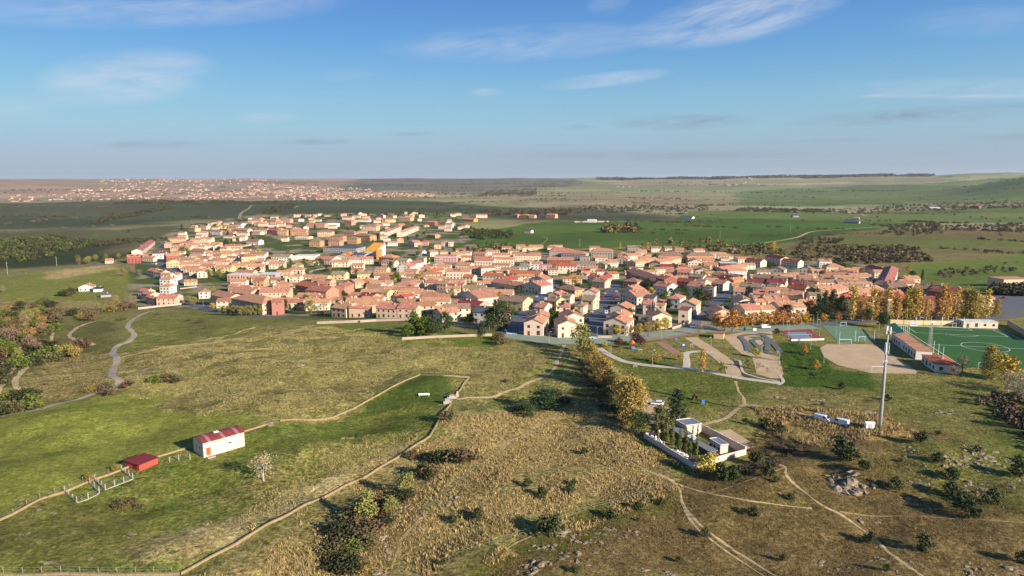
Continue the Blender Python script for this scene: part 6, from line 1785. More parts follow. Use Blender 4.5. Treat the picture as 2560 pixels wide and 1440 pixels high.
plaster = mat('pinkish_plaster', tuple(lin(186, 164, 144, .82)), .9, .12, .4)
wall_along(ZI, [(-60, 1330), (0, 1302), (100, 1250), (235, 1200), (325, 1168)], .5, .38, stone, 'low tan stone wall running past the fenced pens')
wall_along(ZF, [(820, 655), (1100, 552), (1400, 462), (1505, 437)], .5, .38, stone, 'low tan stone wall between the red shed and the white barn')
wall_along(ZF, [(2050, 272), (2200, 228), (2330, 186)], .5, .38, stone, 'short tan stone wall behind the white barn')
wall_along(ZI, [(700, 1053), (760, 1051), (830, 1046), (940, 992), (1050, 938), (1110, 941), (1174, 944)], .5, .38, stone, 'stone wall round the upper side of the green enclosure')
wall_along(ZI, [(1172, 946), (1155, 968), (1142, 986)], .5, .38, stone, 'short stone wall closing the green enclosure by the stone blocks')
wall_along(ZI, [(1128, 1010), (1110, 1032), (1092, 1064), (1075, 1092), (960, 1164), (820, 1240), (640, 1330), (500, 1410), (452, 1437)], .5, .38, stone, 'long stone wall dropping diagonally between green meadow and straw grass')
wall_along(ZI, [(448, 1437), (200, 1438), (-60, 1438)], .5, .45, stone, 'low stone wall with wire fence along the meadow foot')
wall_along(ZB, [(420, 1078), (700, 1062), (1000, 1050), (1320, 1038)], 1.2, .4, plaster, 'pale plaster wall below the dark evergreen gardens')
wall_along(ZA, [(1970, 1160), (2250, 1150), (2560, 1135)], 1.4, .4, plaster, 'pale garden wall along the first terrace above the meadow')
wall_along(ZB, [(0, 905), (160, 895), (400, 888), (600, 884)], 1.3, .4, plaster, 'pale garden wall along the second terrace above the meadow')
wall_along(ZA, [(180, 1015), (400, 990), (620, 968)], 1.6, .4, plaster, 'white garden wall below the peach houses at the road')
wall_along(ZB, [(1590, 1010), (1900, 1030), (2120, 1042)], 1.1, .35, plaster, 'garden wall before the gabled houses at the first shaded street')
wall_along(ZC, [(380, 1060), (520, 1060)], 1.2, .35, plaster, 'garden wall before the gabled houses at the second shaded street')
wall_along(ZC, [(1120, 975), (1200, 950), (1290, 905)], 1.2, .35, plaster, 'pale balustrade wall along the sloping promenade bend')
wall_along(ZA, [(1170, 405), (1250, 385), (1360, 365)], 2, .5, plaster, 'white wall round the green plot above the dense rows')
wall_along(ZA, [(600, 812), (770, 792)], 1.0, .4, plaster, 'low pale wall on the green bank beside the curving road')
wall_along(ZFC, [(1745, 405), (1850, 404), (2000, 402)], 3, .8, plaster, 'white wall of the walled plot on the green slope')
wall_along(ZFOOT, [(390, 300), (700, 312), (1150, 318), (1500, 322)], 2.4, .3, mat('cream_wall', tuple(lin(226, 202, 150, .82)), .9, .08), 'cream wall behind the far goal of the football pitch')
wall_along(ZFOOT, [(2150, 320), (2400, 470), (2560, 570)], 3.0, .3, conc, 'grey panel wall along the sunny side of the football pitch')

post_c = mat('concrete_post', tuple(lin(178, 168, 150, .82)), .9, .12)
wire = mat('galvanised_wire', (0.35, 0.35, 0.34), .6, .1)
_g = G(); _g.box(-.08, .08, -.08, .08, -.4, 1.6); POST = _g.mesh('post', post_c)
_g = G(); _g.box(-.05, .05, -.05, .05, -.3, 1.2); POSTS = _g.mesh('post', mat('weathered_stake', tuple(lin(150, 138, 118, .82)), .9, .2))
_g = G(); _g.tube([(0, 0, -.3), (0, 0, 5.5)], [.09, .07], 8); POLE = _g.mesh('post', white_p)


def fence(tr, runs, spacing, label, mesh=POST, rails=(.5, 1.0, 1.45), kerb=True, name='fence', group=None):
    first = gp(*tr(*runs[0][0]))
    t = thing(name, label, 'fence', first, 0, group)
    used = set()
    for run in runs:
        P = [gp(*tr(*p)) for p in run]
        for i in range(len(P) - 1):
            a, b = Vector(P[i]), Vector(P[i + 1])
            n = max(1, int((b - a).length / spacing))
            for k in range(n + 1):
                p = a + (b - a) * k / n
                key = (round(p.x, 1), round(p.y, 1))
                if key in used: continue
                used.add(key)
                link('post', mesh, t, Vector((p.x, p.y, hz(p.x, p.y))) - Vector(first))
            g = G()
            for z in rails:
                q = [a + (b - a) * s / 4 for s in range(5)]
                g.tube([Vector((c.x, c.y, hz(c.x, c.y) + z)) - Vector(first) for c in q], [.012] * 5, 4, cap=False)
            if g.f: g.obj('wire', wire, t)
            if kerb:
                g = G()
                u = (b - a).normalized(); w = Vector((-u.y, u.x, 0)) * .14
                for p0, p1 in ((a, b),):
                    q = [a + (b - a) * s / 4 for s in range(5)]
                    for s in range(4):
                        c0, c1 = q[s], q[s + 1]
                        z0, z1 = hz(c0.x, c0.y) + .14, hz(c1.x, c1.y) + .14
                        f0 = Vector(first)
                        A0 = Vector((c0.x, c0.y, z0)) - f0; A1 = Vector((c1.x, c1.y, z1)) - f0
                        g.face([A0 - w, A1 - w, A1 + w, A0 + w]); dn = Vector((0, 0, -.4))
                        g.face([A0 - w + dn, A1 - w + dn, A1 - w, A0 - w]); g.face([A1 + w + dn, A0 + w + dn, A0 + w, A1 + w])
                g.obj('kerb', post_c, t)
    return t


fence(ZF, [[(98, 930), (232, 1046), (478, 945)], [(375, 835), (478, 930)]], 2.2, 'concrete-post pen nearest the stone wall corner, empty green inside')
fence(ZF, [[(430, 800), (545, 905), (850, 785), (725, 690)]], 2.2, 'concrete-post pen beside the red shed, empty green inside')
fence(ZF, [[(1255, 600), (1355, 578), (1480, 565)]], 4, 'three concrete posts with wire below the wall to the white barn', kerb=False)
fence(ZI, [[(-40, 1318), (100, 1244), (240, 1192), (330, 1160)]], 3.0, 'thin stake fence beside the tan wall past the pens', POSTS, (.6, 1.1), False)
fence(ZI, [[(-40, 1430), (200, 1431), (430, 1430)]], 3.0, 'thin stake fence along the foot of the meadow', POSTS, (.6, 1.1), False)
fence(ZFOOT, [[(830, 335), (1000, 340), (1160, 345), (1325, 350), (1490, 355)]], 9, 'row of tall white net posts behind the far goal', POLE, (2.5, 5.4), False)
fence(ZFOOT, [[(560, 405), (615, 455), (668, 510)]], 3.5, 'white net posts beside the green canopy', POLE, (1.2, 3.0), False)
fence(ZFOOT, [[(1040, 735), (1110, 785), (1180, 830)]], 3.5, 'white net posts beside the red-roofed hut', POLE, (1.2, 3.0), False)
fence(ZD, [[(712, 1030), (870, 1018), (1060, 1010)]], 5, 'wire fence on the near side of the green sports court', POLE, (1.2, 2.4), False)
fence(ZW, [[(900, 890), (1200, 780), (1500, 690), (1980, 510), (2500, 350)]], 7, 'thin stake fence between straw grass and green moor', POSTS, (.6, 1.1), False)

# ------------------------------------------------------------------ barn, shed, enclosure furniture
def pbox(tr, p0, p1, p2, h, wm, rm, name, label, cat, parapet=.0, windows=0, over=.15, overhang=None):
    """building on three roof corners: p0 front corner, p1 along the lit front, p2 along the other side"""
    a, b, c = (Vector((*flat_px(*tr(*p), h), 0)) for p in (p0, p1, p2))
    z = hz(a.x, a.y)
    t = thing(name, label, cat, (a.x, a.y, z))
    u, v = b - a, c - a
    d = u + v
    g = G()
    B = [Vector((0, 0, -.6)), u + Vector((0, 0, -.6)), d + Vector((0, 0, -.6)), v + Vector((0, 0, -.6))]
    T = [q + Vector((0, 0, h + .6)) for q in B]
    for i in range(4):
        j = (i + 1) % 4
        g.face([B[i], B[j], T[j], T[i]])
    g.face(T)
    g.obj('wall', wm, t)
    g = G()
    un, vn = u.normalized(), v.normalized()
    o = over
    E = [-un * o - vn * o, u + un * o - vn * o, d + un * o + vn * o, v - un * o + vn * o]
    E0 = [q + Vector((0, 0, h + .02)) for q in E]; E1 = [q + Vector((0, 0, h + .2)) for q in E]
    for i in range(4):
        j = (i + 1) % 4
        g.face([E0[i], E0[j], E1[j], E1[i]])
    g.face(E1); g.face(E0[::-1])
    rf = g.obj('roof', rm, t)
    if parapet:
        for i in range(4):
            j = (i + 1) % 4
            g = G()
            q0, q1 = E1[i], E1[j]
            w = (q1 - q0).normalized().cross(Vector((0, 0, 1))) * -.2
            up = Vector((0, 0, parapet))
            lo = Vector((0, 0, .003))
            P = [q0 + lo, q1 + lo, q1 + w + lo, q0 + w + lo]
            g.face(P[::-1]); g.face([p + up for p in P])
            for k in range(4): g.face([P[k], P[(k + 1) % 4], P[(k + 1) % 4] + up, P[k] + up])
            g.obj('parapet', white_p, rf)
    if windows:
        ang = math.atan2(v.y, v.x)
        for k in range(windows):
            p = v * ((k + .5) / windows) + Vector((0, 0, h * .55))
            w = link('window', WIN[('w', 0)], t, p)
            w.rotation_euler = (0, 0, ang + math.pi)
            w.scale = (.55, 1, .8)
    return t, u, v


# white barn with red roof
a = Vector(gp(*ZF(1632, 552))); b = Vector(gp(*ZF(2084, 420))); c = Vector(gp(*ZF(1546, 482))); a.z = (a.z + b.z) / 2 + .1
u = b - a; u.z = 0; w_ = u.length; ang = math.atan2(u.y, u.x)
dep = max(6.5, (c - a).length * .9)
hb = 4.0
t = thing('barn', 'white barn with red roof and pale skylight strips in the green meadow', 'barn', a, ang)
barn_w = mat('barn_white', tuple(lin(216, 198, 176, .82)), .9, .16, .25)
red_sheet = mat('red_sheet_roof', tuple(lin(132, 58, 56, .85)), .7, .3, .4, streak=(6, 1, 1))
sky_strip = mat('skylight_strip', tuple(lin(158, 112, 106, .85)), .5, .06)
arc = [(y, hb + .85 * math.sin(math.pi * y / dep)) for y in np.linspace(0, dep, 9)]
G().prism([(0, -1), (dep, -1)] + arc[::-1], 'x', 0, w_).obj('wall', barn_w, t)
n = 9
edges = np.linspace(-.2, w_ + .2, n + 1)
for k in range(n):
    strip_m = sky_strip if k in (1, 4, 7) else red_sheet
    x0, x1 = edges[k], edges[k + 1]
    if strip_m is sky_strip:
        m_ = (x0 + x1) / 2; x0, x1 = m_ - .45, m_ + .45
    else:
        if k + 1 in (1, 4, 7): x1 = (edges[k + 1] + edges[k + 2]) / 2 - .45
        if k - 1 in (1, 4, 7): x0 = (edges[k - 1] + edges[k]) / 2 + .45
    up = [(y - .15 + .3 * i / 8, z + .16) for i, (y, z) in enumerate(arc)]
    lo_ = [(y - .15 + .3 * i / 8, z + .04) for i, (y, z) in enumerate(arc)]
    G().prism(lo_ + up[::-1], 'x', x0 + .005, x1 - .005).obj('roof_panel', strip_m, t)
g = G(); g.box(.75, 1.95, -.06, .1, .35, 2.5); dd_ = g.obj('door', mat('orange_door', tuple(lin(206, 84, 52, .85)), .6, .1), t)
G().box(1.75, 1.85, -.12, -.05, 1.3, 1.45).obj('handle', conc, dd_)
G().box(.5, 2.6, -1.6, -.02, -.6, .12).obj('doorstep', conc, t)
for x in (w_ * .6,):
    G().box(x, x + .9, -.05, .1, 2.0, 2.4).obj('window', glass, t)
for y in (dep * .3, dep * .62):
    G().box(-.06, .1, y, y + .5, 1.8, 2.5).obj('window', glass, t)
G().box(w_ * .38, w_ * .38 + 1.3, dep * .45, dep * .45 + .8, hb + .8, hb + 1.25).obj('roof_vent', white_p, t)

a = Vector(gp(*ZF(922, 695))); b = Vector(gp(*ZF(1126, 612)))
u = b - a; u.z = 0
t = thing('shed', 'small dark red shed with flat pitched roof beside the concrete-post pens', 'shed', a, math.atan2(u.y, u.x))
red_w = mat('red_boards', tuple(lin(196, 74, 62, .85)), .8, .1, .5); red_r = mat('dark_red_roof', tuple(lin(122, 44, 44, .85)), .7, .12, .5, streak=(5, 1, 1))
wd = u.length
G().prism([(0, -.6), (5.6, -.6), (5.6, 1.75), (0, 1.6)], 'x', 0, wd).obj('wall', red_w, t)
G().prism([(-.3, 1.62), (5.9, 1.79), (5.9, 1.9), (-.3, 1.74)], 'x', -.3, wd + .3).obj('roof', red_r, t)
G().box(-.05, .08, .8, 2.6, 0, 1.4).obj('door', red_r, t)

p = gp(*ZG(355, 840))
t = thing('water_trough', 'long white water trough on legs in the green enclosure', 'trough', p, .1)
G().box(-1.9, 1.9, -.35, .35, .45, .6).obj('basin', white_p, t)
g = G()
for (x0, x1, y0, y1) in ((-1.9, 1.9, -.35, -.28), (-1.9, 1.9, .28, .35), (-1.9, -1.83, -.277, .277), (1.83, 1.9, -.277, .277)): g.box(x0, x1, y0, y1, .602, .95)
g.obj('rim', white_p, t)
for x in (-1.6, 1.6): G().box(x - .1, x + .1, -.3, .3, -.3, .448).obj('leg', conc, t)
for i, (x, y, s, h_, lab) in enumerate([(610, 920, 1.3, 1.6, 'stepped grey concrete block at the corner of the green enclosure'), (660, 860, 1.6, 1.0, 'flat concrete slab block behind the stepped block of the enclosure'), (720, 845, .5, 1.9, 'concrete gate pillar at the end of the enclosure wall')]):
    p = gp(*ZG(x, y))
    g = G(); g.box(-s, s, -s * .6, s * .6, -.4, h_ * .6); g.box(-s * .55, s * .55, -s * .5, s * .5, h_ * .602, h_)
    tag(g.obj('concrete_block', conc, None, p, .15), lab, 'block')

# ------------------------------------------------------------------ cemetery
cem_w = mat('cemetery_plaster', tuple(lin(226, 200, 182, .82)), .9, .1, .3)
cem_r = mat('grey_flat_roof', tuple(lin(120, 122, 124, .85)), .85, .1, .3)
A, B, C = (np.array(gp(*ZK(*p))[:2]) for p in ((250, 600), (1235, 1212), (2265, 930)))
D = A + (C - B)


def wall_line(p, q, h, label, thick=.3, material=cem_w):
    p, q = np.array(p), np.array(q)
    d = q - p; L = np.linalg.norm(d)
    z = min(hz(*p), hz(*q))
    t = thing('cemetery_wall', label, 'wall', (p[0], p[1], z), math.atan2(d[1], d[0]))
    n = max(2, int(L / 3.2))
    for k in range(n):
        x0, x1 = L * k / n, L * (k + 1) / n
        G().box(x0 + .02, x1 - .02, -thick / 2, thick / 2, -.6, h).obj('panel', material, t)
        G().box(x0 - .12, x0 + .12, -thick / 2 - .05, thick / 2 + .05, -.6, h + .08).obj('pier', material, t)
    return t


wall_line(A, B, 1.5, 'shaded long cemetery wall along the lane below the cypresses')
wall_line(B, C, 1.6, 'sunlit panelled cemetery wall facing the moor')
wall_line(C, D, 2.3, 'tall inner cemetery wall against the sandy yard')
wall_line(D, A, 1.5, 'back wall of the cemetery by the dark conifers')
pbox(ZK, (1080, 362), (1390, 325), (880, 252), 3.2, cem_w, cem_r, 'cemetery_hall', 'larger flat-roofed pinkish hall of the cemetery', 'hall', .12, 3)
pbox(ZK, (1770, 752), (1925, 737), (1552, 622), 3.0, cem_w, cem_r, 'cemetery_hall', 'smaller flat-roofed pinkish hall of the cemetery', 'hall', .12, 3)
niche = mat('dark_niche_wall', tuple(lin(92, 84, 80, .85)), .9, .3, 1.2)
pbox(ZK, (1012, 568), (1195, 528), (722, 368), 2.0, niche, cem_r, 'niche_gallery', 'long grey-roofed burial gallery below the larger hall', 'gallery', 0, 0, .3)
pbox(ZK, (1562, 885), (1690, 852), (1202, 668), 2.0, niche, cem_r, 'niche_gallery', 'long grey-roofed burial gallery below the smaller hall', 'gallery', 0, 0, .3)
pbox(ZK, (1225, 645), (1318, 615), (1102, 560), 2.0, cem_w, white_p, 'chapel_porch', 'white flat porch between the two burial galleries', 'porch', 0, 0, .2)
pbox(ZK, (1240, 1085), (1385, 1060), (1120, 1000), 1.6, cem_w, mat('dark_shed_roof', tuple(lin(84, 60, 56, .85)), .9, .15), 'cemetery_shed', 'small dark-roofed shed in the front corner of the cemetery', 'shed', 0, 0, .2)
area('sand_yard', ZK, [(1590, 430), (1740, 470), (1960, 425), (2510, 770), (2300, 830), (2225, 820)], sand, 0.05)
area('cemetery_lawn', ZK, [(520, 560), (740, 420), (1560, 930), (1300, 1010)], mat('lawn', tuple(lin(108, 112, 44, .85)), .95, .25, .5, .3), 0.05)
area('cemetery_lawn', ZK, [(1150, 490), (1340, 440), (1560, 620), (1520, 680), (1250, 560)], mat('lawn', (0, 0, 0)), 0.05)
_g = G(); _g.box(-.32, .32, -.08, .08, -.1, .75); _g.prism([(-.32, .75), (.32, .75), (.18, 1.0), (-.18, 1.0)], 'y', -.08, .08)
GS1 = _g.mesh('gravestone', white_p)
_g = G(); _g.box(-.09, .09, -.07, .07, -.1, 1.35); _g.box(-.4, .4, -.068, .068, .8, .98); _g.box(-.45, .45, -.5, .5, -.1, .22)
GS2 = _g.mesh('gravestone', white_p)
rr = random.Random(3)
for (x0, y0, x1, y1, n) in [(330, 560, 640, 770, 12), (800, 880, 1110, 1020, 14), (480, 640, 640, 760, 4), (900, 930, 1100, 1030, 5)]:
    for k in range(n):
        f = (k + rr.uniform(-.2, .2)) / max(1, n - 1)
        p = gp(*ZK(x0 + (x1 - x0) * f + rr.uniform(-8, 8), y0 + (y1 - y0) * f + rr.uniform(-6, 6)))
        cross = rr.random() < .4
        o = link('gravestone', GS2 if cross else GS1, None, p, .6 + rr.uniform(-.15, .15))
        tag(o, 'white stone cross in the grave row along the cemetery lane wall' if cross else 'white upright gravestone in the grave row along the cemetery lane wall', 'gravestone', 'white graves')

# ------------------------------------------------------------------ mast and its yard
p = gp(2199, 1071)
t = thing('phone_mast', 'tall pale grey antenna mast rising from the straw bank', 'mast', p)
metal = mat('galvanised_steel', tuple(lin(176, 174, 168, .8)), .55, .06, .5, metal=.1)
MH = 30.5
G().tube([(0, 0, -.5), (0, 0, 6), (0, 0, 12), (0, 0, 18.5), (0, 0, 18.55), (0, 0, MH - 1)], [.58, .50, .44, .38, .28, .22], 18).obj('shaft', metal, t, smooth=True)
G().box(-1.3, 1.3, -1.3, 1.3, -.8, .12).obj('foundation', conc, t)
for z0, hh_, rad in ((MH - 2.0, 2.1, .62), (22.6, 2.4, .62), (24.6, 1.2, .55)):
    for k in range(3):
        a_ = k * 2.094 + z0
        g = G(); g.box(-.22, .22, -.1, .1, 0, hh_); g.box(-.05, .05, .1, .5, hh_ * .3, hh_ * .3 + .08); g.box(-.05, .05, .1, .5, hh_ * .8, hh_ * .8 + .08)
        o = g.obj('panel_antenna', white_p, t, (math.cos(a_) * rad, math.sin(a_) * rad, z0)); o.rotation_euler = (0, 0, a_ + math.pi / 2)
for k, (a_, z0, r_) in enumerate(((-1.9, 20.6, .36), (-.4, 21.0, .32), (.8, 20.4, .28), (2.9, 20.2, .3), (-2.6, 19.4, .26))):
    g = G(); g.tube([(0, -.05, 0), (0, -.22, 0), (0, -.3, 0)], [.06, r_ * .8, r_], 14); 
    o = g.obj('dish_antenna', white_p, t, (math.cos(a_) * .5, math.sin(a_) * .5, z0)); o.rotation_euler = (0, 0, a_ + math.pi / 2)
for z0 in (20.0, 23.2, MH - 1.2):
    G().tube([(0, 0, z0), (0, 0, z0 + .12)], [.62, .62], 16).obj('mounting_ring', metal, t)
g = G()
for s in (-.2, .2): g.tube([(s, -.78, 0), (s, -.42, 19)], [.025, .025], 4)
for k in range(40): g.tube([(-.2, -.78 + .36 * k / 40, .4 + k * .46), (.2, -.78 + .36 * k / 40, .4 + k * .46)], [.018, .018], 4)
g.obj('ladder', metal, t)
G().tube([(0, 0, MH - 1.0), (0, 0, MH + .8)], [.03, .015], 6).obj('lightning_rod', metal, t)

p = gp(*ZM(765, 622))
t = thing('equipment_cabinet', 'white equipment hut with sloped lid beside the antenna mast', 'cabinet', p, -.12)
G().box(-1.15, 1.15, -.8, .8, -.4, 1.9).obj('body', white_p, t)
G().prism([(-.95, 1.91), (.95, 1.91), (.95, 2.0), (0, 2.35), (-.95, 2.0)], 'x', -1.3, 1.3).obj('lid', white_p, t)
G().box(-.45, .45, -.84, -.79, .05, 1.7).obj('door', frame_w, t)
p = gp(*ZM(640, 600))
t = thing('gate', 'black metal mesh gate panel between the vans and the hut', 'gate', p, -.5)
blk = mat('black_metal', (.02, .02, .022), .6, .1)
for x in (-1.0, 1.0): G().box(x - .05, x + .05, -.05, .05, -.3, 2.1).obj('post', blk, t)
for z in (.15, 1.0, 1.95): G().box(-.95, .95, -.02, .02, z, z + .06).obj('rail', blk, t)
for k in range(9): G().box(-.9 + k * .22, -.87 + k * .22, -.018, .018, .212, .998).obj('bar', blk, t)

# ------------------------------------------------------------------ vehicles
tyre = mat('tyre_rubber', (.02, .02, .02), .9, .1)
rim_m = mat('wheel_rim', (.35, .35, .36), .4, .1, metal=.6)
car_glass = mat('car_glass', (.02, .025, .03), .1, .1, spec=.6)
lamp_r = mat('tail_lamp', (.4, .02, .02), .3, .1)
lamp_w = mat('head_lamp', (.7, .7, .66), .2, .1)
_g = G(); _g.tube([(0, -.1, 0), (0, .1, 0)], [.32, .32], 14); TYRE = _g.mesh('tyre', tyre)
_g = G(); _g.tube([(0, -.115, 0), (0, .115, 0)], [.2, .2], 10); RIM = _g.mesh('rim', rim_m)


def bevel_mesh(g, name, m, w=.07):
    import bmesh
    me = g.mesh(name, m)
    bm = bmesh.new(); bm.from_mesh(me)
    bmesh.ops.recalc_face_normals(bm, faces=bm.faces)
    bmesh.ops.bevel(bm, geom=[e for e in bm.edges if e.calc_face_angle(0) > .5], offset=w, segments=2, affect='EDGES', profile=.6, clamp_overlap=True)
    bm.to_mesh(me); bm.free()
    return me


CARBODY = {}
CARS = {'car': ([(-2.1, .35), (2.1, .35), (2.15, .72), (1.15, .92), (.45, 1.42), (-1.35, 1.45), (-2.0, .98), (-2.12, .75)], [(1.05, .93), (.42, 1.38), (-1.3, 1.41), (-1.88, .98)], 1.7, 1.35),
        'van': ([(-2.4, .4), (2.35, .4), (2.42, .95), (1.75, 1.15), (1.15, 1.85), (.8, 1.95), (-2.3, 1.98), (-2.42, 1.7)], [(1.62, 1.18), (1.1, 1.78), (.35, 1.8), (.35, 1.15)], 1.85, 1.5)}
PAINTS = {'white': (.75, .75, .74), 'silver': (.42, .43, .44), 'dark grey': (.06, .06, .07), 'red': (.35, .03, .03), 'blue': (.03, .07, .2), 'black': (.015, .015, .017)}
CARG = {}
for kd, (prof, win, wd, wb) in CARS.items():
    g = G(); g.prism(win, 'y', -wd / 2 - .012, wd / 2 + .012)
    if kd == 'car':
        g.face([(1.16, -.62, .94), (1.16, .62, .94), (.5, .58, 1.40), (.5, -.58, 1.40)]); g.face([(-1.99, .6, 1.01), (-1.99, -.6, 1.01), (-1.42, -.56, 1.40), (-1.42, .56, 1.40)])
    else:
        g.face([(1.78, -.75, 1.17), (1.78, .75, 1.17), (1.2, .7, 1.83), (1.2, -.7, 1.83)])
    CARG[kd] = g.mesh('windows', car_glass)


def vehicle(kd, x, y, z, rz, paint, label, group=None, detail=True):
    prof, win, wd, wb = CARS[kd]
    t = thing(kd if kd == 'van' else 'car', label, kd, (x, y, z), rz, group)
    key = (kd, paint)
    if key not in CARBODY:
        CARBODY[key] = bevel_mesh(G().prism(prof, 'y', -wd / 2, wd / 2), 'body', mat('paint_' + paint.replace(' ', '_'), PAINTS[paint], .3, .03, spec=.5))
    bo = link('body', CARBODY[key], t)
    link('windows', CARG[kd], t)
    for sx in (-wb, wb):
        for sy in (-1, 1):
            w = link('tyre', TYRE, t, (sx, sy * (wd / 2 - .08), .32))
            if detail: link('rim', RIM, w)
    if detail:
        for sy in (-.6, .6):
            G().box(prof[1][0] - .02, prof[1][0] + .07, sy - .18, sy + .18, .62, .76).obj('headlight', lamp_w, t)
            G().box(prof[0][0] - .07, prof[0][0] + .02, sy - .12, sy + .12, .7, .95).obj('tail_light', lamp_r, t)
    return t


def heading(tr, p, q):
    a, b = gp(*tr(*p)), gp(*tr(*q))
    return math.atan2(b[1] - a[1], b[0] - a[0])


hd_ = heading(ZM, (290, 520), (420, 560))
x, y, z = gp(*ZM(348, 548)); vehicle('van', x, y, z + .02, hd_, 'white', 'white van on the dirt track, farther from the antenna mast')
x, y, z = gp(*ZM(505, 580)); vehicle('van', x, y, z + .02, hd_ + math.pi, 'white', 'white van on the dirt track, next to the black gate by the mast')
x, y, z = gp(*ZE(588, 765)); vehicle('car', x, y, z + .06, 2.9, 'white', 'white car alone on the sandy car park by the lane')
x, y, z = gp(*ZP(1808, 108)); vehicle('van', x, y, z + .14, .15, 'white', 'white van parked on the promenade by the orange trees')
rr = random.Random(12)
names = list(PAINTS)


def park_row(tr, pix, off, n, lift, where, skip=.25, jit=0):
    pts = [gp(*tr(*p)) for p in pix]
    line = smooth_line(pts, 1.0)
    idx = np.linspace(4, len(line) - 5, n).astype(int)
    for i in idx:
        if rr.random() < skip: continue
        d = line[i + 1] - line[i - 1]; d /= np.linalg.norm(d)
        q = line[i] + np.array([-d[1], d[0]]) * off
        pn = rr.choice(names)
        vehicle('car', q[0], q[1], hz(*q) + lift, math.atan2(d[1], d[0]) + rr.choice((0, math.pi)), pn, f'{pn} car parked {where}', f'cars parked {where}', detail=False)


S1 = [(1530, 960), (1640, 830), (1740, 745), (1830, 645), (1910, 560)]
S2 = [(350, 900), (420, 765), (490, 650), (540, 545)]
park_row(ZB, S1, 4.2, 12, .1, 'on the meadow side of the first shaded street')
park_row(ZB, S1, -4.2, 10, .1, 'along the gabled houses of the first shaded street')
park_row(ZC, S2, 4.2, 10, .1, 'on the near kerb of the second shaded street')
park_row(ZC, S2, -4.2, 9, .1, 'on the far kerb of the second shaded street')
park_row(ZC, [(1345, 860), (1490, 765), (1620, 650), (1745, 520)], 3.2, 9, .1, 'on the third street by the dark evergreen')
park_row(ZI, [(441, 711), (458, 695), (442, 681), (415, 668), (380, 661)], -2.6, 6, .1, 'on the curving road into town')
park_row(ZD, [(1500, 795), (2000, 790), (2300, 770)], 2.5, 8, .1, 'beneath the yellow poplars')
park_row(ZI, [(2500, 775), (2530, 745), (2560, 715)], 4, 7, .1, 'in the asphalt lot beyond the poplars')

# ------------------------------------------------------------------ football pitch and courts
turf = mat('artificial_turf', tuple(lin(44, 92, 34, .85)), .9, .10, .08, .1, 6)
area('football_turf', ZFOOT, [(540, 336), (2010, 372), (2560, 560), (2800, 760), (2800, 960), (1405, 952)], turf, 0.06)
strip('pitch_surround', ZFOOT, [(440, 322), (1100, 342), (2000, 368)], 2.2, pale, lift=.09)
strip('pitch_surround', ZFOOT, [(1240, 890), (1390, 975)], 3.0, pale, lift=.09)
line_m = mat('white_line', (.75, .75, .72), .8, .08)
Cc = np.array(gp(*ZFOOT(1815, 648))[:2]); Tc = np.array(gp(*ZFOOT(1262, 356))[:2])
ax = (Cc - Tc); Lh = np.linalg.norm(ax); ax /= Lh
sx_ = np.array([ax[1], -ax[0]])
sx_ = sx_ if sx_[0] < 0 else -sx_
Lt = np.array(gp(*ZFOOT(990, 630))[:2]); Wh = abs(np.dot(Lt - Cc, sx_))
zt = hz(*Cc) + .10
g = G()


def pline(u0, v0, u1, v1, wd=.22):
    a = Cc - ax * u0 + sx_ * v0; b = Cc - ax * u1 + sx_ * v1
    d = (b - a) / (np.linalg.norm(b - a) + 1e-9); n = np.array([-d[1], d[0]]) * wd / 2
    g.face([(*(a - n), zt), (*(b - n), zt), (*(b + n), zt), (*(a + n), zt)])


pline(0, Wh, 0, -Wh); pline(Lh, Wh, Lh, -Wh); pline(Lh, Wh, -Lh * .9, Wh); pline(Lh, -Wh, -Lh * .4, -Wh)
for s in (1,):
    pline(Lh - 16.5, 20, Lh - 16.5, -20); pline(Lh, 20, Lh - 16.5, 20); pline(Lh, -20, Lh - 16.5, -20)
    pline(Lh - 5.5, 9, Lh - 5.5, -9); pline(Lh, 9, Lh - 5.5, 9); pline(Lh, -9, Lh - 5.5, -9)
N_ = 48
for k in range(N_):
    a0, a1 = 2 * math.pi * k / N_, 2 * math.pi * (k + 1) / N_
    pline(9.15 * math.cos(a0), 9.15 * math.sin(a0), 9.15 * math.cos(a1), 9.15 * math.sin(a1))
for k in range(12):
    a0, a1 = -.92 + 1.84 * k / 12, -.92 + 1.84 * (k + 1) / 12
    pline(Lh - 11 - 9.15 * math.cos(a0), 9.15 * math.sin(a0), Lh - 11 - 9.15 * math.cos(a1), 9.15 * math.sin(a1))
tag(g.obj('pitch_marking', line_m), kind='structure')


def goal(x, y, z, rz, w, label, h=2.44):
    t = thing('goal', label, 'goal', (x, y, z), rz, 'goals')
    for s in (-1, 1):
        G().tube([(s * w / 2, 0, -.2), (s * w / 2, 0, h)], [.08, .08], 8).obj('post', white_p, t)
        G().tube([(s * w / 2, 0, h), (s * w / 2, 1.2, h * .8), (s * w / 2, 1.9, 0)], [.035] * 3, 6).obj('stay', white_p, t)
    G().tube([(-w / 2 - .08, 0, h), (w / 2 + .08, 0, h)], [.08, .08], 8).obj('crossbar', white_p, t)
    G().tube([(-w / 2, 1.9, .05), (w / 2, 1.9, .05)], [.035] * 2, 6).obj('base_bar', white_p, t)


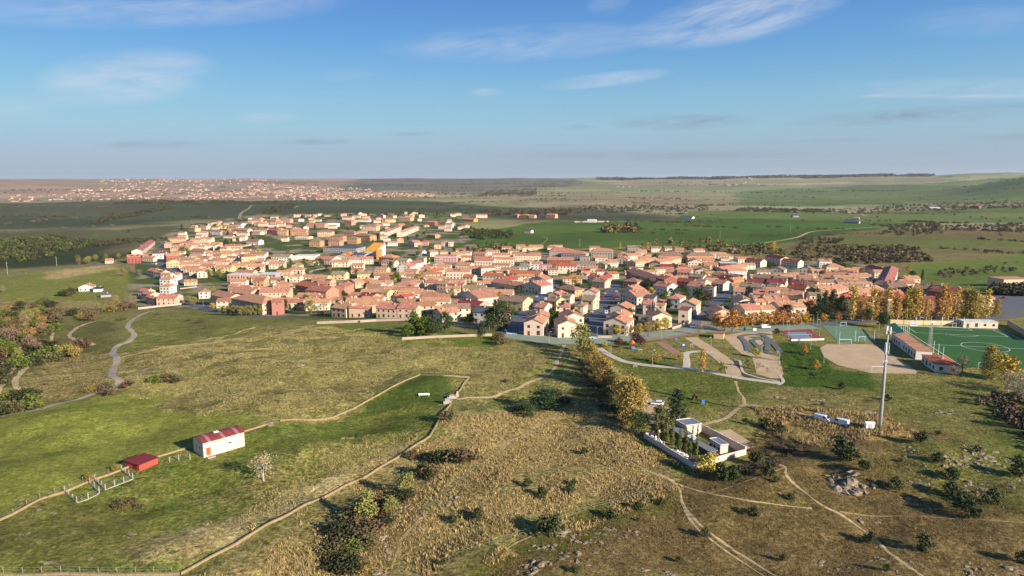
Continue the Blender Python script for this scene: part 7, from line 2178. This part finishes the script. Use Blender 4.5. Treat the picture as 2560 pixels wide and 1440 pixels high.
q = Cc - ax * (Lh + .1)
goal(q[0], q[1], hz(*q), math.atan2(-sx_[1], -sx_[0]), 7.3, 'white full-size goal at the cream wall end of the pitch')
for tr, x0, y0, x1, y1, lab in [(ZD, 712, 1042, 832, 1040, 'white goal standing between sand pitch and green court'), (ZD, 905, 1015, 968, 1012, 'small white goal inside the green sports court'), (ZD, 725, 865, 780, 865, 'small white goal at the far end of the green court'), (ZD, 1035, 1318, 1165, 1322, 'white goal on the near side of the sand pitch'), (ZFOOT, 1715, 955, 1850, 965, 'white training goal beside the large tan tree')]:
    a, b = gp(*tr(x0, y0)), gp(*tr(x1, y1))
    goal((a[0] + b[0]) / 2, (a[1] + b[1]) / 2, a[2], math.atan2(b[1] - a[1], b[0] - a[0]), math.hypot(b[0] - a[0], b[1] - a[1]), lab, 2.2)

house(ZFOOT, 412, 442, 782, 706, 3.6, 4.8, 'f', 'wh', 'te', name='clubhouse', cat='clubhouse', label='long pavilion with faded tile roof beside the football pitch')
house(ZFOOT, 872, 765, 1075, 905, 3.2, 6.5, 'h', 'wh', 'or', slope=.16, name='changing_hut', cat='hut', label='changing hut with bright orange tile roof beside the football pitch')
house(ZFOOT, 668, 535, 858, 668, 3.4, 3.2, 's', 'cr', 'or', name='dugout', cat='dugout', win=False, label='narrow orange-roofed dugout between pavilion and pitch')
house(ZFOOT, 1500, 268, 2015, 280, 3.0, 5, 'f', 'cr', 'wh', name='ticket_building', cat='building', label='low cream building with openings at the pitch corner')
# green canopy on posts
a, b, c = (Vector((*flat_px(*ZFOOT(*p), 5.0), 0)) for p in ((500, 428), (605, 425), (365, 290)))
t = thing('stand_canopy', 'sloping green sheet canopy over the spectators at the pitch', 'canopy', (a.x, a.y, hz(a.x, a.y)))
u, v = b - a, c - a
g = G()
P = [Vector((0, 0, 4.4)), u + Vector((0, 0, 5.3)), u + v + Vector((0, 0, 5.3)), v + Vector((0, 0, 4.4))]
g.face(P); g.face([q + Vector((0, 0, -.12)) for q in P][::-1])
for i in range(4):
    j = (i + 1) % 4
    g.face([P[i] - Vector((0, 0, .12)), P[j] - Vector((0, 0, .12)), P[j], P[i]])
g.obj('sheet', mat('green_sheet', tuple(lin(40, 128, 98, .85)), .5, .1, .5), t)
for k in range(4):
    q = v * (k / 3) + u * .1
    G().tube([q + Vector((0, 0, -.3)), q + Vector((0, 0, 4.3))], [.09, .09], 8).obj('post', metal, t)
# advertising boards behind the goal
blue_m = mat('board_blue', tuple(lin(70, 96, 150, .85)), .6, .4, 1.5, streak=(2, 1, 6))
for x0, x1, y in ((695, 800, 328), (1648, 1780, 355)):
    a, b = gp(*ZFOOT(x0, y)), gp(*ZFOOT(x1, y))
    w = math.hypot(b[0] - a[0], b[1] - a[1])
    t = thing('advertising_board', 'blue and white advertising board ' + ('by the cream wall' if x0 < 1000 else 'by the low cream building'), 'board', a, math.atan2(b[1] - a[1], b[0] - a[0]))
    G().box(0, w, -.05, .05, .1, 1.8).obj('panel', white_p, t)
    for k in range(6): G().box(w * (.06 + k * .15), w * (.16 + k * .15), -.07, -.04, .45, 1.4 - .2 * (k % 2)).obj('lettering_block', blue_m, t)
    for x in (.2, w - .2): G().box(x - .05, x + .05, .052, .15, -.3, 1.8).obj('post', conc, t)


def lattice(x, y, z, h, label):
    t = thing('floodlight_tower', label, 'floodlight', (x, y, z))
    w0, w1 = .75, .3
    cor = lambda s, k: (s[0] * (w0 + (w1 - w0) * k), s[1] * (w0 + (w1 - w0) * k), h * k)
    cs = ((-1, -1), (1, -1), (1, 1), (-1, 1))
    for s in cs: G().tube([cor(s, 0), cor(s, 1)], [.06, .05], 5).obj('leg', metal, t)
    n = 12
    for k in range(n):
        g = G()
        for i in range(4):
            g.tube([cor(cs[i], k / n), cor(cs[(i + 1) % 4], (k + 1) / n)], [.035, .035], 4)
            g.tube([cor(cs[i], (k + 1) / n), cor(cs[(i + 1) % 4], (k + 1) / n)], [.03, .03], 4)
        g.obj('brace', metal, t)
    for k in range(3): G().box(-.9 + k * .65, -.4 + k * .65, -.5, -.2, h - .1, h + .45).obj('lamp', white_p, t)


lattice(*gp(*ZFOOT(975, 728)), 13.5, 'steel lattice floodlight tower between pavilion and orange hut')
lattice(*gp(*ZFOOT(345, 345)), 14, 'steel lattice floodlight tower by the green canopy')


def street_lamp(tr, px, py, h, label, group='lamp posts'):
    x, y, z = gp(*tr(px, py))
    t = thing('street_lamp', label, 'street lamp', (x, y, z), random.uniform(0, 6), group)
    G().tube([(0, 0, -.3), (0, 0, h * .5), (0, 0, h)], [.10, .08, .06], 8).obj('pole', metal, t)
    G().tube([(0, 0, h), (.5, 0, h + .15), (1.0, 0, h + .12)], [.04, .04, .04], 6).obj('arm', metal, t)
    G().box(.75, 1.35, -.14, .14, h + .02, h + .14).obj('lamp_head', white_p, t)
    G().tube([(0, 0, -.2), (0, 0, .25)], [.3, .3], 8).obj('base', conc, t)


for x, y, h in [(362, 592, 6.5), (1110, 405, 6.5), (1380, 738, 6.5), (1770, 440, 7), (1978, 620, 6.5), (1750, 480, 5.5)]:
    street_lamp(ZP, x, y, h, 'slim grey lamp post along the park paths')
for x, y, h in [(2388, 372, 7), (2105, 245, 9), (2030, 140, 9), (2415, 140, 8), (2500, 200, 8), (2088, 110, 6)]:
    street_lamp(ZP, x, y, h, 'tall grey lamp post round the tennis court')
for x, y, h in [(680, 940, 7), (1105, 965, 7), (556, 1225, 6), (490, 860, 7)]:
    street_lamp(ZD, x, y, h, 'tall grey lamp post round the green sports court')
for tr, x, y in [(ZB, 1600, 1000), (ZB, 1890, 1100), (ZB, 1470, 1090), (ZB, 2370, 1060), (ZP, 475, 235), (ZA, 690, 960), (ZA, 835, 990)]:
    street_lamp(tr, x, y, 5, 'short lamp post at the edge of the promenade' if tr is not ZA else 'short lamp post on the road below the apartments')
strip('tennis_line', ZP, [(2060, 195), (2400, 188)], .5, line_m, lift=.2, smooth=False)
G_ = wall_along(ZP, [(2140, 268), (2350, 262), (2560, 256)], .8, .2, white_p, 'low white wall on the near side of the tennis court')

# ------------------------------------------------------------------ park furniture
track_m = mat('pump_track_asphalt', tuple(lin(104, 104, 104, .85)), .85, .12, .4)
strip('pump_track', ZP, [(1588, 400), (1572, 330), (1530, 260), (1490, 225), (1540, 200), (1650, 190), (1760, 195), (1840, 240), (1900, 300), (1960, 360), (2012, 425)], 2.6, track_m, lift=.28)
strip('pump_track', ZP, [(1742, 385), (1690, 320), (1640, 275), (1690, 250), (1770, 245), (1820, 275), (1838, 330), (1832, 400)], 2.4, track_m, lift=.32)
strip('pump_track', ZP, [(1800, 405), (1860, 430), (1925, 425)], 2.2, track_m, lift=.24)
area('planted_bed', ZP, [(1580, 215), (1750, 210), (1800, 235), (1650, 240)], mat('lawn', (0, 0, 0)), .07)
area('planted_bed', ZP, [(1600, 290), (1640, 300), (1740, 390), (1620, 395)], mat('lawn', (0, 0, 0)), .07)
house(ZP, 1150, 172, 1275, 182, 2.5, 4, 'f', 'ye', 'rb', name='kiosk', cat='kiosk', win=False, label='little painted kiosk with red-edged roof at the promenade')
p = gp(*ZP(105, 372))
t = thing('play_tower', 'playground tower with orange cone roof and blue panels among purple trees', 'playground', p, .4)
woodm = mat('play_wood', tuple(lin(150, 108, 70, .85)), .8, .2)
for s in ((-1, -1), (1, -1), (1, 1), (-1, 1)): G().box(s[0] * .8 - .07, s[0] * .8 + .07, s[1] * .8 - .07, s[1] * .8 + .07, -.2, 2.9).obj('post', woodm, t)
G().box(-.72, .72, -.72, .72, 1.2, 1.32).obj('platform', woodm, t)
g = G(); g.tube([(0, 0, 2.92), (0, 0, 4.2)], [1.3, .05], 10); g.obj('roof', mat('play_orange', tuple(lin(226, 110, 60, .85)), .5, .08), t)
G().box(-.7, .7, -.9, -.84, .2, 1.18).obj('panel', mat('play_blue', tuple(lin(60, 110, 190, .85)), .5, .08), t)
g = G(); P = [(.8, -.3, 1.3), (.8, .3, 1.3), (3.2, .3, .15), (3.2, -.3, .15)]; g.face(P); g.face([(a, b, c - .08) for a, b, c in P][::-1])
g.box(.8, 3.2, -.36, -.31, .1, .3); g.box(.8, 3.2, .31, .36, .1, .3)
g.obj('slide', mat('play_green', tuple(lin(50, 150, 110, .85)), .4, .08), t)
for (x, y, lab, cm) in [(665, 280, 'blue fitness frame on the park lawn', 'play_blue'), (760, 360, 'white and blue outdoor exercise stand on the park lawn', 'play_blue'), (865, 355, 'small grey exercise stand on the park lawn', 'play_blue'), (640, 1005, 'small blue bin in the rough grass by the picnic mound', 'play_blue')]:
    p = gp(*ZP(x, y))
    t = thing('exercise_stand', lab, 'exercise stand', p, .3)
    for s in (-.5, .5): G().box(s - .08, s + .08, -.08, .08, -.2, 2.0).obj('post', conc if 'grey' in lab else mat(cm, (0, 0, 0)), t)
    G().box(-.42, .42, -.05, .05, 1.2, 1.9).obj('panel', white_p if 'white' in lab else mat(cm, (0, 0, 0)), t)
p = gp(*ZE(995, 762))
t = thing('exercise_stand', 'square blue information box standing in the rough grass', 'info box', p, .2)
G().box(-.55, .55, -.3, .3, .5, 1.7).obj('panel', mat('play_blue', (0, 0, 0)), t)
for s in (-.4, .4): G().box(s - .05, s + .05, -.05, .05, -.2, .498).obj('post', conc, t)
p = gp(*ZE(925, 720))
t = thing('play_hut', 'wooden tepee-shaped play frame in the worn grass', 'play frame', p, .3)
for s in (-1, 1):
    for q in (-1, 1): G().tube([(s * 1.1, q * .8, -.1), (0, q * .3, 2.1)], [.09, .07], 6).obj('pole', mat('play_wood', (0, 0, 0)), t)
G().prism([(-.95, .35), (.95, .35), (0, 2.0)], 'y', -.3, .3).obj('cover', mat('dark_shed_roof', (0, 0, 0)), t)
p = gp(*ZP(1552, 135)); 
t = thing('recycling_bin', 'green dome recycling container on the promenade', 'container', p)
gm = mat('bin_green', tuple(lin(30, 120, 70, .85)), .5, .1)
G().tube([(0, 0, 0), (0, 0, 1.0), (0, 0, 1.5), (0, 0, 1.75)], [.75, .8, .6, .2], 12).obj('body', gm, t, smooth=True)
G().box(-.25, .25, -.82, -.6, 1.0, 1.2).obj('slot', blk, t)
p = gp(*ZP(1668, 135))
t = thing('recycling_bin', 'white box waste container beside the green dome container', 'container', p)
G().box(-.8, .8, -.5, .5, .1, 1.2).obj('body', white_p, t); G().prism([(-.55, 1.21), (.55, 1.21), (.4, 1.4), (-.4, 1.4)], 'x', -.85, .85).obj('lid', conc, t)
for k, (x, y) in enumerate([(140, 600), (205, 390), (1700, 590), (1820, 600)]):
    p = gp(*ZP(x, y))
    t = thing('bench', 'white stone bench in the park grass' if k < 2 else 'upright pale slab bench in the sandy yard', 'bench', p, .2, 'park benches')
    G().box(-.9, .9, -.22, .22, .4, .5).obj('seat', pale, t)
    for s in (-.65, .65): G().box(s - .12, s + .12, -.2, .2, -.1, .398).obj('leg', pale, t)
# zebra crossings
g = G()
for tr, x0, y0, x1, y1, n in [(ZB, 1462, 1012, 1570, 1018, 7), (ZC, 290, 1056, 370, 1058, 6), (ZB, 1590, 822, 1690, 830, 7), (ZC, 1300, 945, 1380, 948, 6)]:
    for k in range(n):
        f = (k + .5) / n
        x, y, z = gp(*tr(x0 + (x1 - x0) * f, y0 + (y1 - y0) * f))
        g.box(x - .28, x + .28, y - 1.8, y + 1.8, z + .05, z + .16)
tag(g.obj('zebra_crossing', line_m), kind='structure')

# ------------------------------------------------------------------ poles far off
for tr, x, y, h in [(ZFR, 297, 585, 14), (ZFR, 822, 542, 14), (ZFR, 1424, 512, 14), (ZL, 70, 168, 14), (ZL, 512, 92, 12), (ZB, 1373, 190, 12), (ZB, 2198, 150, 12)]:
    x, y, z = gp(*tr(x, y))
    t = thing('utility_pole', 'thin pale utility pole standing in the open fields', 'pole', (x, y, z), .4, 'utility poles')
    G().tube([(0, 0, -.5), (0, 0, h)], [.22, .16], 6).obj('pole', metal, t)
    G().box(-1.2, 1.2, -.08, .08, h - .9, h - .75).obj('crossarm', metal, t)

# ------------------------------------------------------------------ rocks
import bmesh
rock_m = mat('granite', tuple(lin(150, 132, 108, .85)), .95, .5, 1.6, .9, 4)
ROCK = []
for v in range(6):
    bm = bmesh.new()
    bmesh.ops.create_icosphere(bm, subdivisions=2, radius=1)
    r = np.random.default_rng(40 + v)
    ks = r.normal(size=(5, 3)) * 1.6; ph = r.uniform(0, 6, 5)
    for vt in bm.verts:
        c = np.array(vt.co)
        d = 1 + .20 * sum(math.sin(float(k @ c) * 1.5 + p_) for k, p_ in zip(ks, ph)) + r.normal() * .13
        vt.co = Vector((c[0] * d * 1.2, c[1] * d * .85, max(-.35, c[2] * d * .62)))
    me = bpy.data.meshes.new('rock'); bm.to_mesh(me); bm.free()
    me.materials.append(rock_m); ROCK.append(me)
rr = random.Random(77)
Z0 = Z(0, 1160, .335938)
OUT = [(ZR, 1330, 330, 9, 1.5, 5, 'quarry face'), (ZR, 1250, 260, 5, 1.0, 4, 'quarry face'), (ZR, 1430, 320, 5, 1.0, 3, 'quarry face'), (ZR, 2080, 130, 8, .8, 6, 'knoll'), (ZR, 2130, 190, 7, .8, 6, 'knoll'), (ZR, 2330, 120, 9, .9, 7, 'knoll'), (ZR, 2280, 70, 7, .8, 6, 'knoll'), (ZR, 2420, 160, 9, .8, 7, 'knoll'), (ZR, 2190, 330, 5, .9, 4, 'knoll'), (ZR, 2250, 370, 4, .8, 3, 'knoll'),
       (ZR, 2210, 920, 6, .7, 4, 'corner'), (ZR, 2330, 940, 7, .8, 5, 'corner'), (ZR, 2470, 930, 7, .8, 5, 'corner'), (ZR, 1865, 165, 2, .5, 1, 'knoll'), (ZR, 1430, 575, 5, .6, 3, 'track'), (ZR, 90, 945, 4, .5, 2, 'track'), (ZR, 1590, 930, 4, .5, 2, 'track'), (ZR, 1800, 275, 2, .5, 1, 'knoll'), (ZR, 2370, 320, 5, .6, 4, 'knoll'),
       (ZW, 80, 595, 4, .7, 2, 'thicket'), (ZW, 910, 450, 4, .8, 2.2, 'straw'), (ZW, 590, 590, 6, .7, 4, 'thicket'), (ZW, 450, 755, 5, .7, 3, 'thicket'), (ZW, 330, 880, 8, .7, 5, 'thicket'), (ZW, 1765, 695, 6, 1.0, 2.4, 'juniper'), (ZW, 2020, 675, 5, .6, 3, 'moor'), (ZW, 1920, 735, 6, .7, 4, 'moor'), (ZW, 2200, 690, 8, .6, 5, 'moor'), (ZW, 1890, 870, 8, .6, 5, 'moor'),
       (ZW, 1550, 950, 7, .8, 4, 'moor'), (ZW, 1560, 810, 4, .4, 3, 'moor'), (ZW, 390, 985, 4, .8, 2, 'thicket'), (ZW, 765, 975, 4, .7, 2, 'straw'), (ZW, 1990, 365, 5, .8, 3, 'straw'), (ZW, 1590, 340, 4, .5, 3, 'straw'), (ZW, 1200, 480, 3, .6, 2, 'straw'), (ZW, 620, 500, 5, .6, 3, 'thicket'),
       (ZM, 300, 360, 4, .8, 2, 'mast'), (ZM, 520, 392, 6, .6, 4, 'mast'), (ZM, 650, 520, 7, .9, 4, 'mast'), (ZM, 780, 480, 7, .9, 4, 'mast'), (ZM, 1480, 468, 7, .8, 4, 'mast'), (ZM, 1650, 560, 6, .5, 5, 'mast'), (ZM, 1690, 705, 5, .5, 4, 'knoll'), (ZM, 1690, 760, 5, .5, 4, 'knoll'), (ZE, 1690, 705, 4, .7, 2, 'mast'),
       (ZF, 2380, 190, 3, 1.0, 1.5, 'meadow'), (ZI, 683, 905, 4, .9, 2.5, 'meadow'), (ZI, 745, 914, 4, .9, 2.5, 'meadow'), (ZI, 603, 889, 3, .7, 2, 'meadow'), (ZI, 907, 856, 2, .6, 1, 'meadow'), (ZG, 940, 555, 2, .6, .8, 'meadow'), (ZG, 1340, 492, 3, .5, 1.2, 'meadow'),
       (Z0, 150, 262, 2, .9, .8, 'slab'), (Z0, 290, 330, 4, .9, 1.6, 'slab'), (Z0, 440, 745, 4, .8, 2, 'slab'), (Z0, 630, 718, 3, .8, 1.4, 'slab'), (Z0, 1270, 706, 1, .5, .3, 'slab'), (Z0, 920, 530, 4, .7, 2, 'slab'), (Z0, 1560, 520, 6, .6, 3, 'slab'), (Z0, 1740, 525, 3, .5, 1.5, 'slab'), (Z0, 40, 540, 4, .6, 2, 'slab'), (Z0, 200, 515, 4, .5, 2, 'slab'), (Z0, 520, 345, 2, .5, 1, 'slab'), (Z0, 390, 372, 3, .5, 1.6, 'slab'), (Z0, 2120, 340, 4, .7, 2, 'slab'), (Z0, 1050, 700, 5, .5, 3, 'slab'), (Z0, 1150, 780, 4, .5, 2, 'slab'), (Z0, 665, 495, 2, .5, 1, 'slab')]
WH = {'quarry face': 'forming the broken quarry face by the dirt path', 'knoll': 'on the rocky green knoll', 'corner': 'in the scree at the moor corner', 'track': 'beside the dirt tracks of the moor', 'thicket': 'beside the brown thicket', 'straw': 'in the tall straw grass', 'juniper': 'right beside the large juniper', 'moor': 'on the open brown moor',
      'mast': 'in the rough grass near the antenna mast', 'meadow': 'in the mottled meadow', 'slab': 'flush in the green meadow by the long wall'}
_ro = random.Random(55)
for _ in range(34):
    if _ < 14: OUT.append((ZI, _ro.uniform(2230, 2550), _ro.uniform(1090, 1260), _ro.randint(2, 5), _ro.uniform(.4, .7), _ro.uniform(1.5, 3.5), 'knoll'))
    else: OUT.append((ZI, _ro.uniform(1250, 2500), _ro.uniform(1330, 1425), _ro.randint(1, 4), _ro.uniform(.3, .6), _ro.uniform(1, 3), 'moor'))
for tr, px, py, n, s, spread, wk in OUT:
    x, y, z = gp(*tr(px, py))
    size = 'large' if n >= 7 else 'small' if n <= 3 else ''
    t = thing('rock_outcrop', ' '.join(f'{size} pale granite outcrop {WH[wk]}'.split()), 'rock', (x, y, z), 0, 'granite outcrops ' + wk)
    for k in range(int(n * 1.8)):
        a_, q = rr.uniform(0, 6.28), math.sqrt(rr.random()) * spread * .8
        dx, dy = math.cos(a_) * q * 1.3, math.sin(a_) * q * .8
        o = link('rock', rr.choice(ROCK), t, (dx, dy, hz(x + dx, y + dy) - z - .08))
        k_ = s * rr.uniform(.3, 1.0)
        o.scale = (k_ * rr.uniform(.8, 1.5), k_, k_ * (.28 if wk == 'slab' else rr.uniform(.6, 1.1)))
        o.rotation_euler = (rr.uniform(-.2, .2), rr.uniform(-.2, .2), rr.uniform(0, 6.28))

# ------------------------------------------------------------------ two people
def person(x, y, z, rz, top, legs, label):
    me = bpy.data.meshes.new('body')
    J = [(0, 0, .95), (0, 0, 1.2), (0, 0, 1.42), (0, .01, 1.52), (0, .02, 1.66), (0, .02, 1.74), (-.19, 0, 1.4), (-.26, .02, 1.12), (-.24, .1, .88), (.19, 0, 1.4), (.26, .02, 1.12), (.24, .1, .88),
         (-.1, 0, .9), (-.11, .03, .5), (-.12, 0, .08), (-.12, .15, .03), (.1, 0, .9), (.11, .03, .5), (.12, 0, .08), (.12, .15, .03)]
    E = [(0, 1), (1, 2), (2, 3), (3, 4), (4, 5), (2, 6), (6, 7), (7, 8), (2, 9), (9, 10), (10, 11), (0, 12), (12, 13), (13, 14), (14, 15), (0, 16), (16, 17), (17, 18), (18, 19)]
    RAD = [.15, .14, .15, .06, .10, .07, .07, .05, .035, .07, .05, .035, .10, .07, .045, .04, .10, .07, .045, .04]
    me.from_pydata(J, E, [])
    o = bpy.data.objects.new('tmp', me); COL.objects.link(o)
    o.modifiers.new('s', 'SKIN'); o.modifiers.new('u', 'SUBSURF').levels = 1
    for i, sv in enumerate(me.skin_vertices[0].data):
        sv.radius = (RAD[i], RAD[i]); sv.use_root = i == 0
    bpy.context.view_layer.update()
    m2 = bpy.data.meshes.new_from_object(o.evaluated_get(bpy.context.evaluated_depsgraph_get()))
    bpy.data.objects.remove(o)
    m2.materials.clear()
    for m in (mat('skin_tone', (.45, .27, .2), .7, .05), top, legs, mat('dark_hair', (.03, .02, .015), .8, .1)): m2.materials.append(m)
    for p in m2.polygons:
        c = p.center
        p.material_index = 3 if c.z > 1.70 or (c.z > 1.6 and c.y < 0) else 0 if c.z > 1.5 or (abs(c.x) > .2 and c.z < .95 and c.z > .8) else 1 if c.z > .95 or abs(c.x) > .19 else 2
        p.use_smooth = True
    q = link('person', m2, None, (x, y, z), rz)
    tag(q, label, 'person')


person(*gp(*ZE(645, 765)), 2.0, white_p, mat('dark_trousers', (.05, .05, .06), .9, .1), 'person in a pale top standing beside the white car on the sand')
x, y, z = gp(*ZFOOT(1265, 470))
person(x, y, z + .06, .5, mat('dark_trousers', (0, 0, 0)), mat('dark_trousers', (0, 0, 0)), 'person in dark clothes alone on the football pitch')

# ------------------------------------------------------------------ the next town, far across the plain
def far_town():
    r = np.random.default_rng(5)
    V, F, MI = [], [], []
    quarters = [([(640, 494), (700, 478), (1080, 484), (1085, 494), (850, 503)], 520), ([(440, 496), (480, 486), (700, 480), (640, 494)], 170), ([(540, 486), (640, 470), (900, 474), (1000, 484), (760, 482)], 220), ([(0, 500), (40, 488), (240, 486), (440, 490), (440, 498)], 90),
                ([(240, 476), (260, 466), (560, 464), (700, 468), (500, 474)], 210), ([(380, 456), (400, 452), (700, 452), (700, 457)], 120), ([(160, 488), (170, 478), (520, 476), (520, 488)], 110),
                ([(1480, 452), (1500, 449), (1620, 449), (1600, 453)], 40), ([(1815, 474), (1820, 467), (1900, 466), (1900, 472)], 26), ([(2090, 456), (2100, 452), (2160, 452), (2150, 457)], 14), ([(2210, 434), (2220, 430), (2260, 430), (2260, 434)], 14), ([(2140, 470), (2150, 466), (2200, 466), (2200, 470)], 10),
                ([(1540, 478), (1545, 473), (1600, 472), (1600, 478)], 8)]
    for poly, n in quarters:
        X, Y = in_px(poly, n, 33 + n)
        Zg = height(X, Y)
        for x, y, z in zip(X, Y, Zg):
            k = .85 if math.hypot(x, y) < 6000 else 1.2
            w, d, h = r.uniform(9, 24) * k, r.uniform(9, 13) * k, r.uniform(3.5, 6.5) * k
            a = r.uniform(-.5, .5); ca, sa = math.cos(a), math.sin(a)
            P = [(-w / 2, -d / 2, -2), (w / 2, -d / 2, -2), (w / 2, d / 2, -2), (-w / 2, d / 2, -2), (-w / 2, -d / 2, h), (w / 2, -d / 2, h), (w / 2, d / 2, h), (-w / 2, d / 2, h), (-w / 2, 0, h + d * .25), (w / 2, 0, h + d * .25)]
            b = len(V)
            V += [(x + p * ca - q * sa, y + p * sa + q * ca, z + s) for p, q, s in P]
            wm_ = int(r.choice((0, 0, 1, 2)))
            for f, m in (((0, 1, 5, 4), wm_), ((1, 2, 6, 5), wm_), ((2, 3, 7, 6), wm_), ((3, 0, 4, 7), wm_), ((4, 5, 9, 8), 3), ((6, 7, 8, 9), 3), ((5, 6, 9, 9), wm_), ((7, 4, 8, 8), wm_)):
                F.append([b + i for i in f] if len(set(f)) == 4 else [b + f[0], b + f[1], b + f[2]]); MI.append(m)
    me = bpy.data.meshes.new('far_town'); me.from_pydata(V, [], F)
    for m in (mat('far_render', tuple(lin(190, 162, 142, .8))), mat('far_brick', tuple(lin(156, 118, 100, .8))), mat('far_cream', tuple(lin(206, 186, 166, .8))), mat('far_tile', tuple(lin(150, 108, 90, .8)))): me.materials.append(m)
    me.polygons.foreach_set('material_index', MI); me.update()
    tag(link('far_town', me), kind='stuff')


far_town()

# ------------------------------------------------------------------ haze over the plain
HAZE_DENSITY = 2.0e-5
hm = bpy.data.materials.new('haze_air')
hm.use_nodes = True
N_, L_ = hm.node_tree.nodes, hm.node_tree.links
N_.remove(N_['Principled BSDF'])
pv = N_.new('ShaderNodeVolumePrincipled')
pv.inputs['Color'].default_value = (.80, .88, 1.0, 1)
pv.inputs['Density'].default_value = HAZE_DENSITY
pv.inputs['Anisotropy'].default_value = 0.2
L_.new(pv.outputs[0], N_['Material Output'].inputs['Volume'])
_g = G(); _g.box(-43000, 43000, -43000, 43000, -60, 260)
tag(_g.obj('haze', hm), kind='stuff')
